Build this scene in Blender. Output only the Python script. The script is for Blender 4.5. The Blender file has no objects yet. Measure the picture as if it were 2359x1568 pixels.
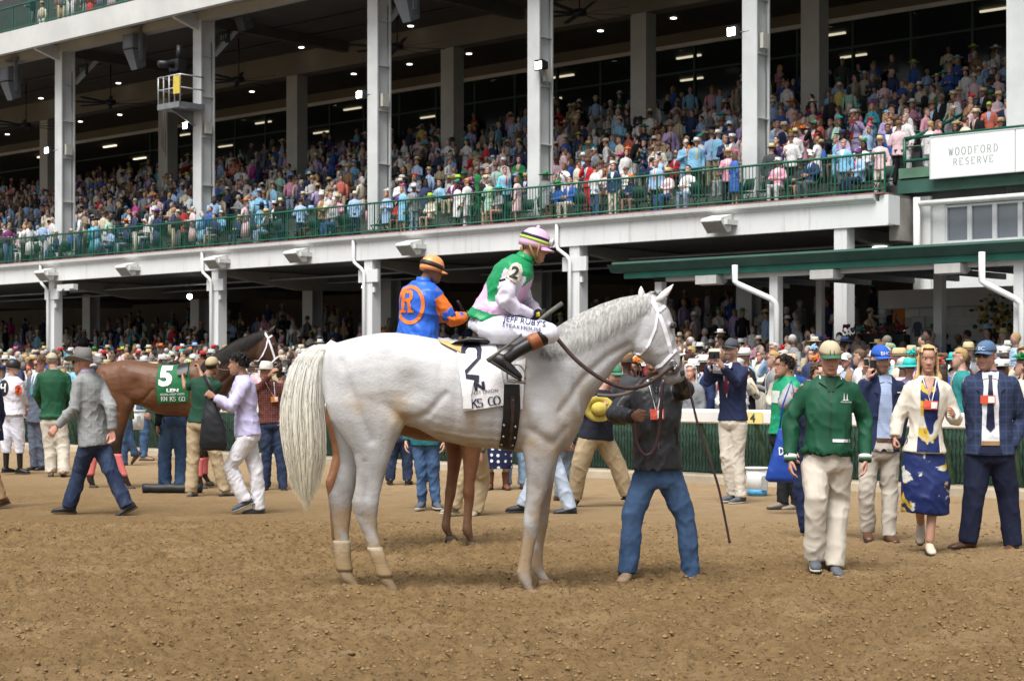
import bpy, bmesh, math, random
import numpy as np
from mathutils import Vector, Matrix
from mathutils.bvhtree import BVHTree
V = Vector
R = math.radians
random.seed(7)
rng = np.random.default_rng(7)
scene = bpy.context.scene
COL = scene.collection

# ------------------------------------------------------------------ camera
CAMH, FPX, CX, HY, W0 = 1.5, 4000.0, 1179.5, 870.0, 2359.0
cam = bpy.data.cameras.new('camera')
cam.sensor_width = 36.0
cam.lens = 36.0 * FPX / W0
cam.shift_y = (HY - 784.0) / W0
cam.clip_start, cam.clip_end = 0.1, 2000
cam.dof.use_dof = True
cam.dof.focus_distance = 12.6
cam.dof.aperture_fstop = 9
camo = bpy.data.objects.new('camera', cam)
camo.location = (0, 0, CAMH)
camo.rotation_euler = (R(90), 0, 0)
COL.objects.link(camo)
scene.camera = camo

# ------------------------------------------------------------------ daylight (bright overcast)
SUN_EL, SUN_AZ = 62.0, 205.0          # azimuth clockwise from +Y
world = bpy.data.worlds.new('World')
scene.world = world
world.use_nodes = True
wn = world.node_tree
bg = wn.nodes['Background']
sky = wn.nodes.new('ShaderNodeTexSky')
sky.sky_type = 'NISHITA'
sky.sun_disc = False
sky.sun_elevation = R(SUN_EL)
sky.sun_rotation = R(SUN_AZ)
sky.dust_density = 3.0
sky.ozone_density = 1.0
hs = wn.nodes.new('ShaderNodeHueSaturation')
hs.inputs['Saturation'].default_value = 0.30
wn.links.new(sky.outputs[0], hs.inputs['Color'])
wn.links.new(hs.outputs[0], bg.inputs['Color'])
bg.inputs['Strength'].default_value = 0.088
sl = bpy.data.lights.new('sun', 'SUN')
sl.energy = 2.75
sl.angle = R(38)
sl.color = (1.0, 0.98, 0.955)
so = bpy.data.objects.new('sun', sl)
_d = V((math.sin(R(SUN_AZ)) * math.cos(R(SUN_EL)), math.cos(R(SUN_AZ)) * math.cos(R(SUN_EL)), math.sin(R(SUN_EL))))
so.rotation_euler = _d.to_track_quat('Z', 'Y').to_euler()
so.location = (0, -5, 30)
COL.objects.link(so)
vs = scene.view_settings
vs.view_transform = 'Standard'
vs.look = 'None'
vs.exposure = 0.84
vs.gamma = 1.0
vs.use_curve_mapping = False
scene.cycles.max_bounces = 6
scene.cycles.diffuse_bounces = 2
scene.cycles.glossy_bounces = 2
scene.cycles.transmission_bounces = 3
scene.cycles.sample_clamp_indirect = 4.0
scene.cycles.use_denoising = True

# ------------------------------------------------------------------ projection helpers (photo measurements -> metres)
def P(px, py, d):
    return V(((px - CX) / FPX * d, d, CAMH + (HY - py) / FPX * d))
def gdepth(py, z=0.0):
    return FPX * (CAMH - z) / (py - HY)
_a = math.atan2(4379.5, 4000.0)
UX, UY = math.sin(_a), -math.cos(_a)          # along the stand, towards the right
NX, NY = math.cos(_a), math.sin(_a)           # into the stand
FROT = math.atan2(UY, UX)
def F(u, n, z):
    return V((UX * u + NX * n, UY * u + NY * n, z))
def fdepth(px, n):
    r = (px - CX) / FPX
    return n / (NX * r + NY)
def fu(px, n):
    r = (px - CX) / FPX
    return fdepth(px, n) * (UX * r + UY)
def fz(px, py, n):
    return CAMH + (HY - py) / FPX * fdepth(px, n)

# ------------------------------------------------------------------ materials
MATS = {}
def _new(name):
    m = bpy.data.materials.new(name)
    m.use_nodes = True
    return m, m.node_tree, m.node_tree.nodes['Principled BSDF']
def lin(c):
    return tuple((x / 12.92 if x <= .04045 else ((x + .055) / 1.055) ** 2.4) for x in c)
def hexc(h):
    return lin(tuple(int(h[i:i + 2], 16) / 255 for i in (0, 2, 4)))
def mixnode(t, a, b, fac):
    n = t.nodes.new('ShaderNodeMix'); n.data_type = 'RGBA'
    for s, v in ((n.inputs[0], fac), (n.inputs[6], a), (n.inputs[7], b)):
        if hasattr(v, 'links') or hasattr(v, 'is_linked'): t.links.new(v, s)
        elif isinstance(v, (int, float)): s.default_value = v
        else: s.default_value = (*v[:3], 1)
    return n.outputs[2]
def noise(t, scale, detail=4, rough=.55, coord='Object', stretch=None, dist=0):
    tc = t.nodes.new('ShaderNodeTexCoord')
    out = tc.outputs[coord]
    if stretch:
        mp = t.nodes.new('ShaderNodeMapping'); mp.inputs['Scale'].default_value = stretch
        t.links.new(out, mp.inputs[0]); out = mp.outputs[0]
    n = t.nodes.new('ShaderNodeTexNoise')
    n.inputs['Scale'].default_value = scale; n.inputs['Detail'].default_value = detail
    n.inputs['Roughness'].default_value = rough; n.inputs['Distortion'].default_value = dist
    t.links.new(out, n.inputs['Vector'])
    return n.outputs[0]
def ramp(t, src, a, b):
    r = t.nodes.new('ShaderNodeMapRange')
    r.inputs[1].default_value = a; r.inputs[2].default_value = b
    t.links.new(src, r.inputs[0])
    return r.outputs[0]
def bumpn(t, bsdf, src, strength, dist):
    b = t.nodes.new('ShaderNodeBump')
    b.inputs['Strength'].default_value = strength; b.inputs['Distance'].default_value = dist
    t.links.new(src, b.inputs['Height'])
    t.links.new(b.outputs[0], bsdf.inputs['Normal'])
def mat(name, col, rough=.6, var=.12, scale=6.0, bump=0.0, bscale=60.0, metal=0.0, spec=.4, coord='Object', sheen=0.0, bdist=.004, stretch=None):
    if name in MATS: return MATS[name]
    m, t, b = _new(name)
    lo = tuple(c * (1 - var) for c in col); hi = tuple(min(1, c * (1 + var)) for c in col)
    t.links.new(mixnode(t, lo, hi, ramp(t, noise(t, scale, 5, .6, coord, stretch), .3, .7)), b.inputs['Base Color'])
    b.inputs['Roughness'].default_value = rough
    b.inputs['Metallic'].default_value = metal
    b.inputs['Specular IOR Level'].default_value = spec
    if sheen: b.inputs['Sheen Weight'].default_value = sheen
    if bump: bumpn(t, b, noise(t, bscale, 4, .6, coord, stretch), bump, bdist)
    MATS[name] = m
    return m
def glow(name, col, strength):
    if name in MATS: return MATS[name]
    m, t, b = _new(name)
    b.inputs['Base Color'].default_value = (*col, 1)
    b.inputs['Emission Color'].default_value = (*col, 1)
    b.inputs['Emission Strength'].default_value = strength
    MATS[name] = m
    return m

def white_paint():
    m, t, b = _new('white_paint')
    c = mixnode(t, (.66, .665, .65), (.74, .745, .735), ramp(t, noise(t, .7, 5, .6), .3, .7))
    streak = ramp(t, noise(t, 3.0, 6, .7, stretch=(1.5, 1.5, .12)), .55, .76)
    c = mixnode(t, c, (.47, .46, .41), streak)
    t.links.new(c, b.inputs['Base Color']); b.inputs['Roughness'].default_value = .5
    bumpn(t, b, noise(t, 30, 4), .15, .004)
    MATS['white_paint'] = m
    return m
WHITE = white_paint()
COLM = mat('column_paint', (.58, .60, .595), .55, .12, .8, .15, 30)
CONC = mat('concrete', (.30, .28, .25), .85, .3, 1.3, .4, 18)
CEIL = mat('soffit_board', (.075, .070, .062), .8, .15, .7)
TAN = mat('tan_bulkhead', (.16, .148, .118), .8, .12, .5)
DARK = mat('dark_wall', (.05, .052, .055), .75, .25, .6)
GREEN = mat('green_steel', (.011, .105, .060), .42, .2, 3, .1, 40)
GREEND = mat('green_trim', (.036, .098, .076), .5, .2, 2, .1, 30)
GREENB = mat('bright_green_trim', (.013, .13, .092), .5, .2, 2, .1, 30)
GREENP = mat('pale_green_paint', (.10, .20, .13), .6, .25, 1.5, .2, 30)
BLACK = mat('black_plastic', (.015, .015, .017), .45, .3, 9)
GREYM = mat('grey_metal', (.24, .25, .26), .4, .15, 3, metal=.4)
SPEAK = mat('speaker_grey', (.115, .13, .145), .5, .12, 3)
REDB = mat('red_nosing', (.24, .13, .12), .8, .25, 2)

# ------------------------------------------------------------------ mesh helpers
ORG = {}
def tag(o, label=None, cat=None, group=None, kind=None):
    if label: o['label'] = label
    if cat: o['category'] = cat
    if group: o['group'] = group
    if kind: o['kind'] = kind
    return o
def empty(name, loc, label=None, cat=None, group=None, rz=0.0):
    o = bpy.data.objects.new(name, None)
    o.empty_display_size = .1
    o.location = loc
    o.rotation_euler = (0, 0, rz)
    COL.objects.link(o)
    ORG[o.name] = V(loc)
    return tag(o, label, cat, group)
def link(name, me, parent=None, loc=(0, 0, 0)):
    o = bpy.data.objects.new(name, me)
    o.location = loc
    if parent: o.parent = parent
    COL.objects.link(o)
    return o
def smooth(me, on=True):
    me.polygons.foreach_set('use_smooth', [on] * len(me.polygons))
class MB:
    def __init__(s): s.v, s.f, s.mi, s.cur = [], [], [], 0
    def add(s, vs, fs):
        b = len(s.v)
        s.v.extend(tuple(x) for x in vs)
        for f in fs:
            s.f.append(tuple(i + b for i in f)); s.mi.append(s.cur)
        return s
    def hexa(s, c):       # 8 corners: bottom 4 ccw, top 4 ccw
        return s.add(c, [(3, 2, 1, 0), (4, 5, 6, 7), (0, 1, 5, 4), (1, 2, 6, 5), (2, 3, 7, 6), (3, 0, 4, 7)])
    def box(s, c, h, rz=0.0):
        ca, sa = math.cos(rz), math.sin(rz)
        pts = []
        for z in (-h[2], h[2]):
            for x, y in ((-h[0], -h[1]), (h[0], -h[1]), (h[0], h[1]), (-h[0], h[1])):
                pts.append((c[0] + x * ca - y * sa, c[1] + x * sa + y * ca, c[2] + z))
        return s.hexa(pts)
    def fbox(s, u0, u1, n0, n1, z0, z1):
        return s.hexa([F(u, n, z) for z in (z0, z1) for u, n in ((u0, n0), (u1, n0), (u1, n1), (u0, n1))])
    def fprism(s, prof, u0, u1):      # profile [(n,z)] swept along u
        k = len(prof)
        s.add([F(u0, n, z) for n, z in prof] + [F(u1, n, z) for n, z in prof],
              [tuple(range(k)), tuple(range(2 * k - 1, k - 1, -1))] + [(i, i + k, (i + 1) % k + k, (i + 1) % k) for i in range(k)])
        return s
    def tube(s, pts, r, seg=8, caps=True, flat=None):
        pts = [V(p) for p in pts]
        k = len(pts)
        rs = list(r) if isinstance(r, (list, tuple)) else [r] * k
        ref = None
        b = len(s.v)
        for i, p in enumerate(pts):
            t = (pts[min(i + 1, k - 1)] - pts[max(i - 1, 0)])
            t = t.normalized() if t.length > 1e-9 else V((0, 0, 1))
            if ref is None:
                ref = V((0, 0, 1)) if abs(t.z) < .9 else V((1, 0, 0))
            a = (ref - t * ref.dot(t))
            a = a.normalized() if a.length > 1e-6 else t.orthogonal().normalized()
            ref = a
            c = t.cross(a)
            for j in range(seg):
                th = 2 * math.pi * (j + .5) / seg
                s.v.append(tuple(p + (a * math.cos(th) + c * math.sin(th) * (flat or 1)) * rs[i]))
        for i in range(k - 1):
            for j in range(seg):
                j2 = (j + 1) % seg
                s.f.append((b + i * seg + j, b + i * seg + j2, b + (i + 1) * seg + j2, b + (i + 1) * seg + j)); s.mi.append(s.cur)
        if caps:
            s.f.append(tuple(b + j for j in range(seg - 1, -1, -1))); s.mi.append(s.cur)
            s.f.append(tuple(b + (k - 1) * seg + j for j in range(seg))); s.mi.append(s.cur)
        return s
    def rings(s, rs, seg=16):         # rs: (centre, axis_a, axis_b[, exponent]) closed loft
        b = len(s.v)
        for ring in rs:
            c, a, d = V(ring[0]), V(ring[1]), V(ring[2])
            e = ring[3] if len(ring) > 3 else 2.0
            for j in range(seg):
                th = 2 * math.pi * j / seg
                ct, st = math.cos(th), math.sin(th)
                p = 2.0 / e
                s.v.append(tuple(c + a * (math.copysign(abs(ct) ** p, ct)) + d * (math.copysign(abs(st) ** p, st))))
        k = len(rs)
        for i in range(k - 1):
            for j in range(seg):
                j2 = (j + 1) % seg
                s.f.append((b + i * seg + j, b + i * seg + j2, b + (i + 1) * seg + j2, b + (i + 1) * seg + j)); s.mi.append(s.cur)
        s.f.append(tuple(b + j for j in range(seg - 1, -1, -1))); s.mi.append(s.cur)
        s.f.append(tuple(b + (k - 1) * seg + j for j in range(seg))); s.mi.append(s.cur)
        return s
    def ball(s, c, r, seg=12, rg=8, M=None):
        c = V(c)
        r = V(r) if not isinstance(r, (int, float)) else V((r, r, r))
        M = M or Matrix.Identity(3)
        b = len(s.v)
        s.v.append(tuple(c + M @ V((0, 0, -r.z))))
        for i in range(1, rg):
            ph = -math.pi / 2 + math.pi * i / rg
            for j in range(seg):
                th = 2 * math.pi * j / seg
                s.v.append(tuple(c + M @ V((r.x * math.cos(ph) * math.cos(th), r.y * math.cos(ph) * math.sin(th), r.z * math.sin(ph)))))
        s.v.append(tuple(c + M @ V((0, 0, r.z))))
        top = len(s.v) - 1
        for j in range(seg):
            j2 = (j + 1) % seg
            s.f.append((b, b + 1 + j2, b + 1 + j)); s.mi.append(s.cur)
            o = b + 1 + (rg - 2) * seg
            s.f.append((o + j, o + j2, top)); s.mi.append(s.cur)
        for i in range(rg - 2):
            for j in range(seg):
                j2 = (j + 1) % seg
                o = b + 1 + i * seg
                s.f.append((o + j, o + j2, o + seg + j2, o + seg + j)); s.mi.append(s.cur)
        return s
    def disc(s, c, n, r, seg=16, thick=.01):
        n = V(n).normalized()
        return s.tube([V(c) - n * thick / 2, V(c) + n * thick / 2], r, seg)
    def mesh(s, name, origin=(0, 0, 0)):
        me = bpy.data.meshes.new(name)
        o = V(origin)
        me.from_pydata([(a - o.x, b - o.y, c - o.z) for a, b, c in s.v], [], s.f)
        if any(s.mi): me.polygons.foreach_set('material_index', s.mi)
        return me
    def build(s, name, m, parent=None, sm=False, origin=None):
        if parent is not None: o = ORG[parent.name]
        elif origin is not None: o = V(origin)
        else:
            a = np.array(s.v); o = V((float(a[:, 0].mean()), float(a[:, 1].mean()), float(a[:, 2].min())))
        me = s.mesh(name, o)
        for x in (m if isinstance(m, (list, tuple)) else [m]): me.materials.append(x)
        if sm: smooth(me)
        ob = link(name, me, parent, (0, 0, 0) if parent else o)
        ORG[ob.name] = o
        return ob
def structure(o): return tag(o, kind='structure')

def np_mesh(me):
    n = len(me.vertices); a = np.empty(n * 3, dtype=np.float32); me.vertices.foreach_get('co', a)
    return a.reshape(n, 3)
def set_co(me, a):
    me.vertices.foreach_set('co', np.ascontiguousarray(a, dtype=np.float32).ravel()); me.update()
def remesh(mb, vox, it=6, fac=.5, name='mesh'):
    """one continuous surface from overlapping closed shapes"""
    me = mb.mesh(name)
    ob = bpy.data.objects.new('tmp', me)
    COL.objects.link(ob)
    md = ob.modifiers.new('r', 'REMESH'); md.mode = 'VOXEL'; md.voxel_size = vox
    if it:
        sm = ob.modifiers.new('s', 'SMOOTH'); sm.iterations = it; sm.factor = fac
    dg = bpy.context.evaluated_depsgraph_get()
    out = bpy.data.meshes.new_from_object(ob.evaluated_get(dg))
    bpy.data.objects.remove(ob); bpy.data.meshes.remove(me)
    out.name = name
    smooth(out)
    return out
def place(name, me, m, parent, world=True):
    """link a mesh whose coordinates are world coordinates under a parent"""
    if world:
        o = ORG[parent.name]
        a = np_mesh(me); a -= np.array(o, dtype=np.float32); set_co(me, a)
    me.materials.clear()
    for x in (m if isinstance(m, (list, tuple)) else [m]): me.materials.append(x)
    ob = link(name, me, parent)
    ORG[ob.name] = ORG[parent.name].copy()
    return ob
def fnoise(p, freq, seed=0, oct=3):
    """cheap smooth 3-D noise from sums of sines, p (n,3)"""
    r = np.random.default_rng(seed)
    out = np.zeros(len(p)); amp = 1.0
    for o in range(oct):
        for k in range(4):
            d = r.normal(size=3); d /= np.linalg.norm(d)
            out += amp * np.sin(p @ d * freq * (2 ** o) * r.uniform(.7, 1.4) + r.uniform(0, 6.28)) / 4
        amp *= .55
    return out

# ------------------------------------------------------------------ flat shapes laid on surfaces
def text_polys(txt, bold=0.0):
    cu = bpy.data.curves.new('t', 'FONT')
    cu.body = txt; cu.align_x = 'CENTER'; cu.align_y = 'CENTER'; cu.size = 1.0; cu.offset = bold; cu.resolution_u = 3
    ob = bpy.data.objects.new('t', cu); COL.objects.link(ob)
    dg = bpy.context.evaluated_depsgraph_get()
    me = bpy.data.meshes.new_from_object(ob.evaluated_get(dg))
    bpy.data.objects.remove(ob); bpy.data.curves.remove(cu)
    return me
def flat_mesh(shape, cell):
    """shape: list of 2-D polygons or ('text', string, bold) -> bmesh cut into cells"""
    bm = bmesh.new()
    if isinstance(shape, tuple) and shape[0] == 'text':
        me = text_polys(shape[1], shape[2] if len(shape) > 2 else 0)
        bm.from_mesh(me); bpy.data.meshes.remove(me)
        if bm.verts:
            xs = [v.co.x for v in bm.verts]; ys = [v.co.y for v in bm.verts]
            w, h = max(xs) - min(xs), max(ys) - min(ys)
            cx, cy = (max(xs) + min(xs)) / 2, (max(ys) + min(ys)) / 2
            for v in bm.verts: v.co.x = (v.co.x - cx) / w; v.co.y = (v.co.y - cy) / h; v.co.z = 0
    else:
        for poly in shape:
            bm.faces.new([bm.verts.new((x, y, 0)) for x, y in poly])
    return bm
def decal(name, shape, m, parent, bvh, o, r, u, off=.004, cell=.02, size=None, n=None, thick=.0015, far=.5):
    """lay a flat shape (metres in the r,u plane at o) onto the surface behind it"""
    r, u = V(r).normalized(), V(u).normalized()
    n = V(n).normalized() if n is not None else r.cross(u).normalized()
    bm = flat_mesh(shape, cell)
    if size:
        for v in bm.verts: v.co.x *= size[0]; v.co.y *= size[1]
    xs = [v.co.x for v in bm.verts]; ys = [v.co.y for v in bm.verts]
    if bvh is not None:
        for ax, vals in ((0, xs), (1, ys)):
            lo, hi = min(vals), max(vals)
            k = max(1, int((hi - lo) / cell))
            for i in range(1, k):
                co = V((0, 0, 0)); co[ax] = lo + (hi - lo) * i / k
                no = V((0, 0, 0)); no[ax] = 1
                bmesh.ops.bisect_plane(bm, geom=bm.verts[:] + bm.edges[:] + bm.faces[:], plane_co=co, plane_no=no)
    o = V(o)
    for v in bm.verts:
        p = o + r * v.co.x + u * v.co.y
        if bvh is not None:
            h = bvh.ray_cast(p + n * far, -n, far * 2.5)
            if h[0] is None:
                h = bvh.find_nearest(p)
            if h[0] is not None: p = h[0] + n * off
        v.co = p
    if thick:
        g = bmesh.ops.extrude_face_region(bm, geom=bm.faces[:])
        for e in g['geom']:
            if isinstance(e, bmesh.types.BMVert): e.co += n * thick
    bmesh.ops.recalc_face_normals(bm, faces=bm.faces)
    og = ORG[parent.name]
    for v in bm.verts: v.co -= og
    me = bpy.data.meshes.new(name); bm.to_mesh(me); bm.free()
    me.materials.append(m)
    ob = link(name, me, parent); ORG[ob.name] = og.copy()
    return ob
def bvh_of(*objs):
    vs, fs = [], []
    for o in objs:
        b = len(vs); og = ORG[o.name]
        a = np_mesh(o.data) + np.array(og)
        vs.extend(map(tuple, a.tolist()))
        fs.extend(tuple(i + b for i in p.vertices) for p in o.data.polygons)
    return BVHTree.FromPolygons([V(v) for v in vs], fs)
def ellipse(cx, cy, a, b, k=24, t0=0, t1=360):
    return [(cx + a * math.cos(R(t0 + (t1 - t0) * i / k)), cy + b * math.sin(R(t0 + (t1 - t0) * i / k))) for i in range(k if t1 - t0 >= 360 else k + 1)]
def ring_polys(cx, cy, a, b, w, k=32):
    out = []
    for i in range(k):
        q = []
        for t, f in ((i, 0), (i + 1, 0), (i + 1, w), (i, w)):
            th = 2 * math.pi * t / k
            q.append((cx + (a - f) * math.cos(th), cy + (b - f) * math.sin(th)))
        out.append(q)
    return out
def rect(x0, y0, x1, y1): return [(x0, y0), (x1, y0), (x1, y1), (x0, y1)]
# ================================================================== ground
NR = 20.43        # running rail line
def vnoise(nx, ny, cell, step, r):
    gx, gy = int(nx * step / cell) + 3, int(ny * step / cell) + 3
    g = r.random((gx, gy))
    x = np.arange(nx) * step / cell; y = np.arange(ny) * step / cell
    xi, yi = x.astype(int), y.astype(int)
    fx, fy = x - xi, y - yi
    fx = fx * fx * (3 - 2 * fx); fy = fy * fy * (3 - 2 * fy)
    a = g[np.ix_(xi, yi)]; b = g[np.ix_(xi + 1, yi)]; c = g[np.ix_(xi, yi + 1)]; d = g[np.ix_(xi + 1, yi + 1)]
    fx = fx[:, None]; fy = fy[None, :]
    return (a * (1 - fx) + b * fx) * (1 - fy) + (c * (1 - fx) + d * fx) * fy
X0, X1, Y0, Y1, ST = -5.4, 5.4, 7.4, 18.2, .024
def ground_h(nx, ny):
    r = np.random.default_rng(3)
    h = np.zeros((nx, ny))
    h += (np.abs(vnoise(nx, ny, .09, ST, r) - .5)) * .042
    h += (vnoise(nx, ny, .052, ST, r) - .5) * .058
    h += (vnoise(nx, ny, .30, ST, r) - .5) * .014
    h += (vnoise(nx, ny, 1.1, ST, r) - .5) * .028
    h += np.clip(vnoise(nx, ny, .16, ST, r) - .74, 0, 1) * .07
    h -= np.clip(vnoise(nx, ny, .42, ST, r) - .76, 0, 1) * .09
    return h
nx, ny = int((X1 - X0) / ST), int((Y1 - Y0) / ST)
gh = ground_h(nx, ny)
gx, gy = X0 + np.arange(nx) * ST, Y0 + np.arange(ny) * ST
GX, GY = np.meshgrid(gx, gy, indexing='ij')
nd = GX * NX + GY * NY
calm = 1 - .62 * np.clip((nd - 11.0) / 5.0, 0, 1)
edge = np.clip(np.minimum.reduce([GX - X0, X1 - GX, GY - Y0, Y1 - GY]) / .3, 0, 1)
def dent(x, y, deep, rim, rad):
    i, j = int((x - X0) / ST), int((y - Y0) / ST); w = int(.24 / ST)
    a, b, c, d = max(i - w, 0), min(i + w, nx), max(j - w, 0), min(j + w, ny)
    if b <= a or d <= c: return
    r = np.hypot(GX[a:b, c:d] - x, GY[a:b, c:d] - y)
    gh[a:b, c:d] += -deep * np.exp(-(r / rad) ** 2) + rim * np.exp(-((r - rad * 1.7) / (rad * .6)) ** 2)
_r = np.random.default_rng(8)
for _ in range(300):
    yy = 7.6 + _r.random() ** 1.2 * 10; dent(_r.uniform(-.31, .31) * yy, yy, _r.uniform(.012, .034), _r.uniform(.005, .014), _r.uniform(.045, .075))
for hx, hy_ in ((915, 1370), (816, 1368), (1226, 1368), (1262, 1355), (1455, 1333), (1592, 1336), (1868, 1310), (1925, 1318), (1070, 1266), (1025, 1266)):
    dd = gdepth(hy_); q_ = P(hx, hy_, dd); dent(q_.x, q_.y, .03, .035, .075)
gh = gh * calm * edge - .004
vs_ = np.stack([GX, GY, gh], -1).reshape(-1, 3)
idx = np.arange(nx * ny).reshape(nx, ny)
fs_ = np.stack([idx[:-1, :-1], idx[1:, :-1], idx[1:, 1:], idx[:-1, 1:]], -1).reshape(-1, 4)
me = bpy.data.meshes.new('track')
xe, ye = gx[-1], gy[-1]
B = [(-150, -20), (150, -20), (150, 160), (-150, 160), (X0, Y0), (xe, Y0), (xe, ye), (X0, ye)]
ex = np.array([(x, y, -.006) for x, y in B])
nb = len(vs_)
me.vertices.add(nb + 8); me.vertices.foreach_set('co', np.concatenate([vs_, ex]).astype(np.float32).ravel())
fa = np.concatenate([fs_, np.array([(nb, nb + 1, nb + 5, nb + 4), (nb + 1, nb + 2, nb + 6, nb + 5), (nb + 2, nb + 3, nb + 7, nb + 6), (nb + 3, nb, nb + 4, nb + 7)])])
me.loops.add(fa.size); me.loops.foreach_set('vertex_index', fa.ravel().astype(np.int32))
me.polygons.add(len(fa)); me.polygons.foreach_set('loop_start', (np.arange(len(fa)) * 4).astype(np.int32))
me.update(calc_edges=True); me.validate()
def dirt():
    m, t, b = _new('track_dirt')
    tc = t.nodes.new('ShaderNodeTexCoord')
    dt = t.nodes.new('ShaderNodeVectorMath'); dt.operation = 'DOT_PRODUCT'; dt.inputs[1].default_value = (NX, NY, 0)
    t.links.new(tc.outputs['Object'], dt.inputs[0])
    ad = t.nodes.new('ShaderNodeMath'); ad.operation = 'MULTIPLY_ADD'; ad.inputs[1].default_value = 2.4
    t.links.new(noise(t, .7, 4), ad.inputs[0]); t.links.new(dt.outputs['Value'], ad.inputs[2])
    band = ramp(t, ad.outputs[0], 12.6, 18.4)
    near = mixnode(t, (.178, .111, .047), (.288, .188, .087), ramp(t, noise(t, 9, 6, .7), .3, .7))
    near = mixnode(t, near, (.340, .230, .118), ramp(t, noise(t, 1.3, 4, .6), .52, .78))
    near = mixnode(t, near, (.085, .050, .020), ramp(t, noise(t, 34, 4, .65), .54, .66))  # dark specks: moist dirt tone, with the clods' shadows put into the colour
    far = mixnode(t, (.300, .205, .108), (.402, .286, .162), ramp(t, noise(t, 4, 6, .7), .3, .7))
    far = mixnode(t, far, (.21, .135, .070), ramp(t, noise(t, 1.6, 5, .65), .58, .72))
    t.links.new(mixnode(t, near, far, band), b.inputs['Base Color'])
    b.inputs['Roughness'].default_value = .95; b.inputs['Specular IOR Level'].default_value = .15
    bumpn(t, b, noise(t, 48, 6, .75), 1.0, .03)
    return m
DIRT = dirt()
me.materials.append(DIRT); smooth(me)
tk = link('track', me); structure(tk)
# loose clods lying on the harrowed surface
def clods():
    r = np.random.default_rng(5)
    n = 11000
    y = 7.5 + (r.random(n) ** 1.25) * 10.5
    x = (r.random(n) * 2 - 1) * (.31 * y + .3)
    k = ((x > X0 + .1) & (x < xe - .1) & (y > Y0 + .1) & (y < ye - .1) & (x * NX + y * NY < 17.5))
    x, y = x[k], y[k]; n = len(x)
    ix = ((x - X0) / ST).astype(int); iy = ((y - Y0) / ST).astype(int)
    z = gh[ix, iy]
    s = .005 + r.random(n) ** 3 * .011
    base = np.array([(1, 0, 0), (0, 1, 0), (-1, 0, 0), (0, -1, 0), (0, 0, 1), (0, 0, -.6), (.6, .6, .55), (-.6, .6, .5), (-.6, -.6, .6), (.6, -.6, .5)])
    fc = np.array([(0, 6, 4), (6, 1, 4), (1, 7, 4), (7, 2, 4), (2, 8, 4), (8, 3, 4), (3, 9, 4), (9, 0, 4), (0, 1, 6), (1, 2, 7), (2, 3, 8), (3, 0, 9), (1, 0, 5), (2, 1, 5), (3, 2, 5), (0, 3, 5)])
    vv = base[None] * (s[:, None, None] * (.6 + .8 * r.random((n, 10, 1)))) * np.array([1.15, 1.15, .85])
    vv += np.stack([x, y, z + s * .3], -1)[:, None, :]
    ff = (fc[None] + (np.arange(n) * 10)[:, None, None]).reshape(-1, 3)
    me = bpy.data.meshes.new('dirt_clods')
    me.vertices.add(n * 10); me.vertices.foreach_set('co', vv.astype(np.float32).ravel())
    me.loops.add(ff.size); me.loops.foreach_set('vertex_index', ff.ravel().astype(np.int32))
    me.polygons.add(len(ff)); me.polygons.foreach_set('loop_start', (np.arange(len(ff)) * 3).astype(np.int32))
    me.update(calc_edges=True)
    me.materials.append(mat('clod_dirt', (.235, .155, .072), .95, .3, 30, spec=.15))
    o = link('dirt_clods', me)
    tag(o, 'loose brown clods scattered over the harrowed dirt track', 'dirt', kind='stuff')
clods()
# apron behind the rail
MB().fprism([(NR + .35, -.3), (NR + .35, .05), (22, .05), (44, 1.15), (80, 1.15), (80, -.3)], -130, 40).build('apron', mat('apron_asphalt', (.13, .125, .115), .9, .25, .8, .3, 25))
structure(bpy.data.objects['apron'])
# kerb under the fence
o = MB().fprism([(NR - .28, -.1), (NR - .26, .09), (NR - .2, .12), (NR + .3, .12), (NR + .3, -.1)], -70, 14).build('kerb', mat('kerb_concrete', (.38, .32, .235), .9, .25, 1.2, .4, 20)); structure(o)

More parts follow.
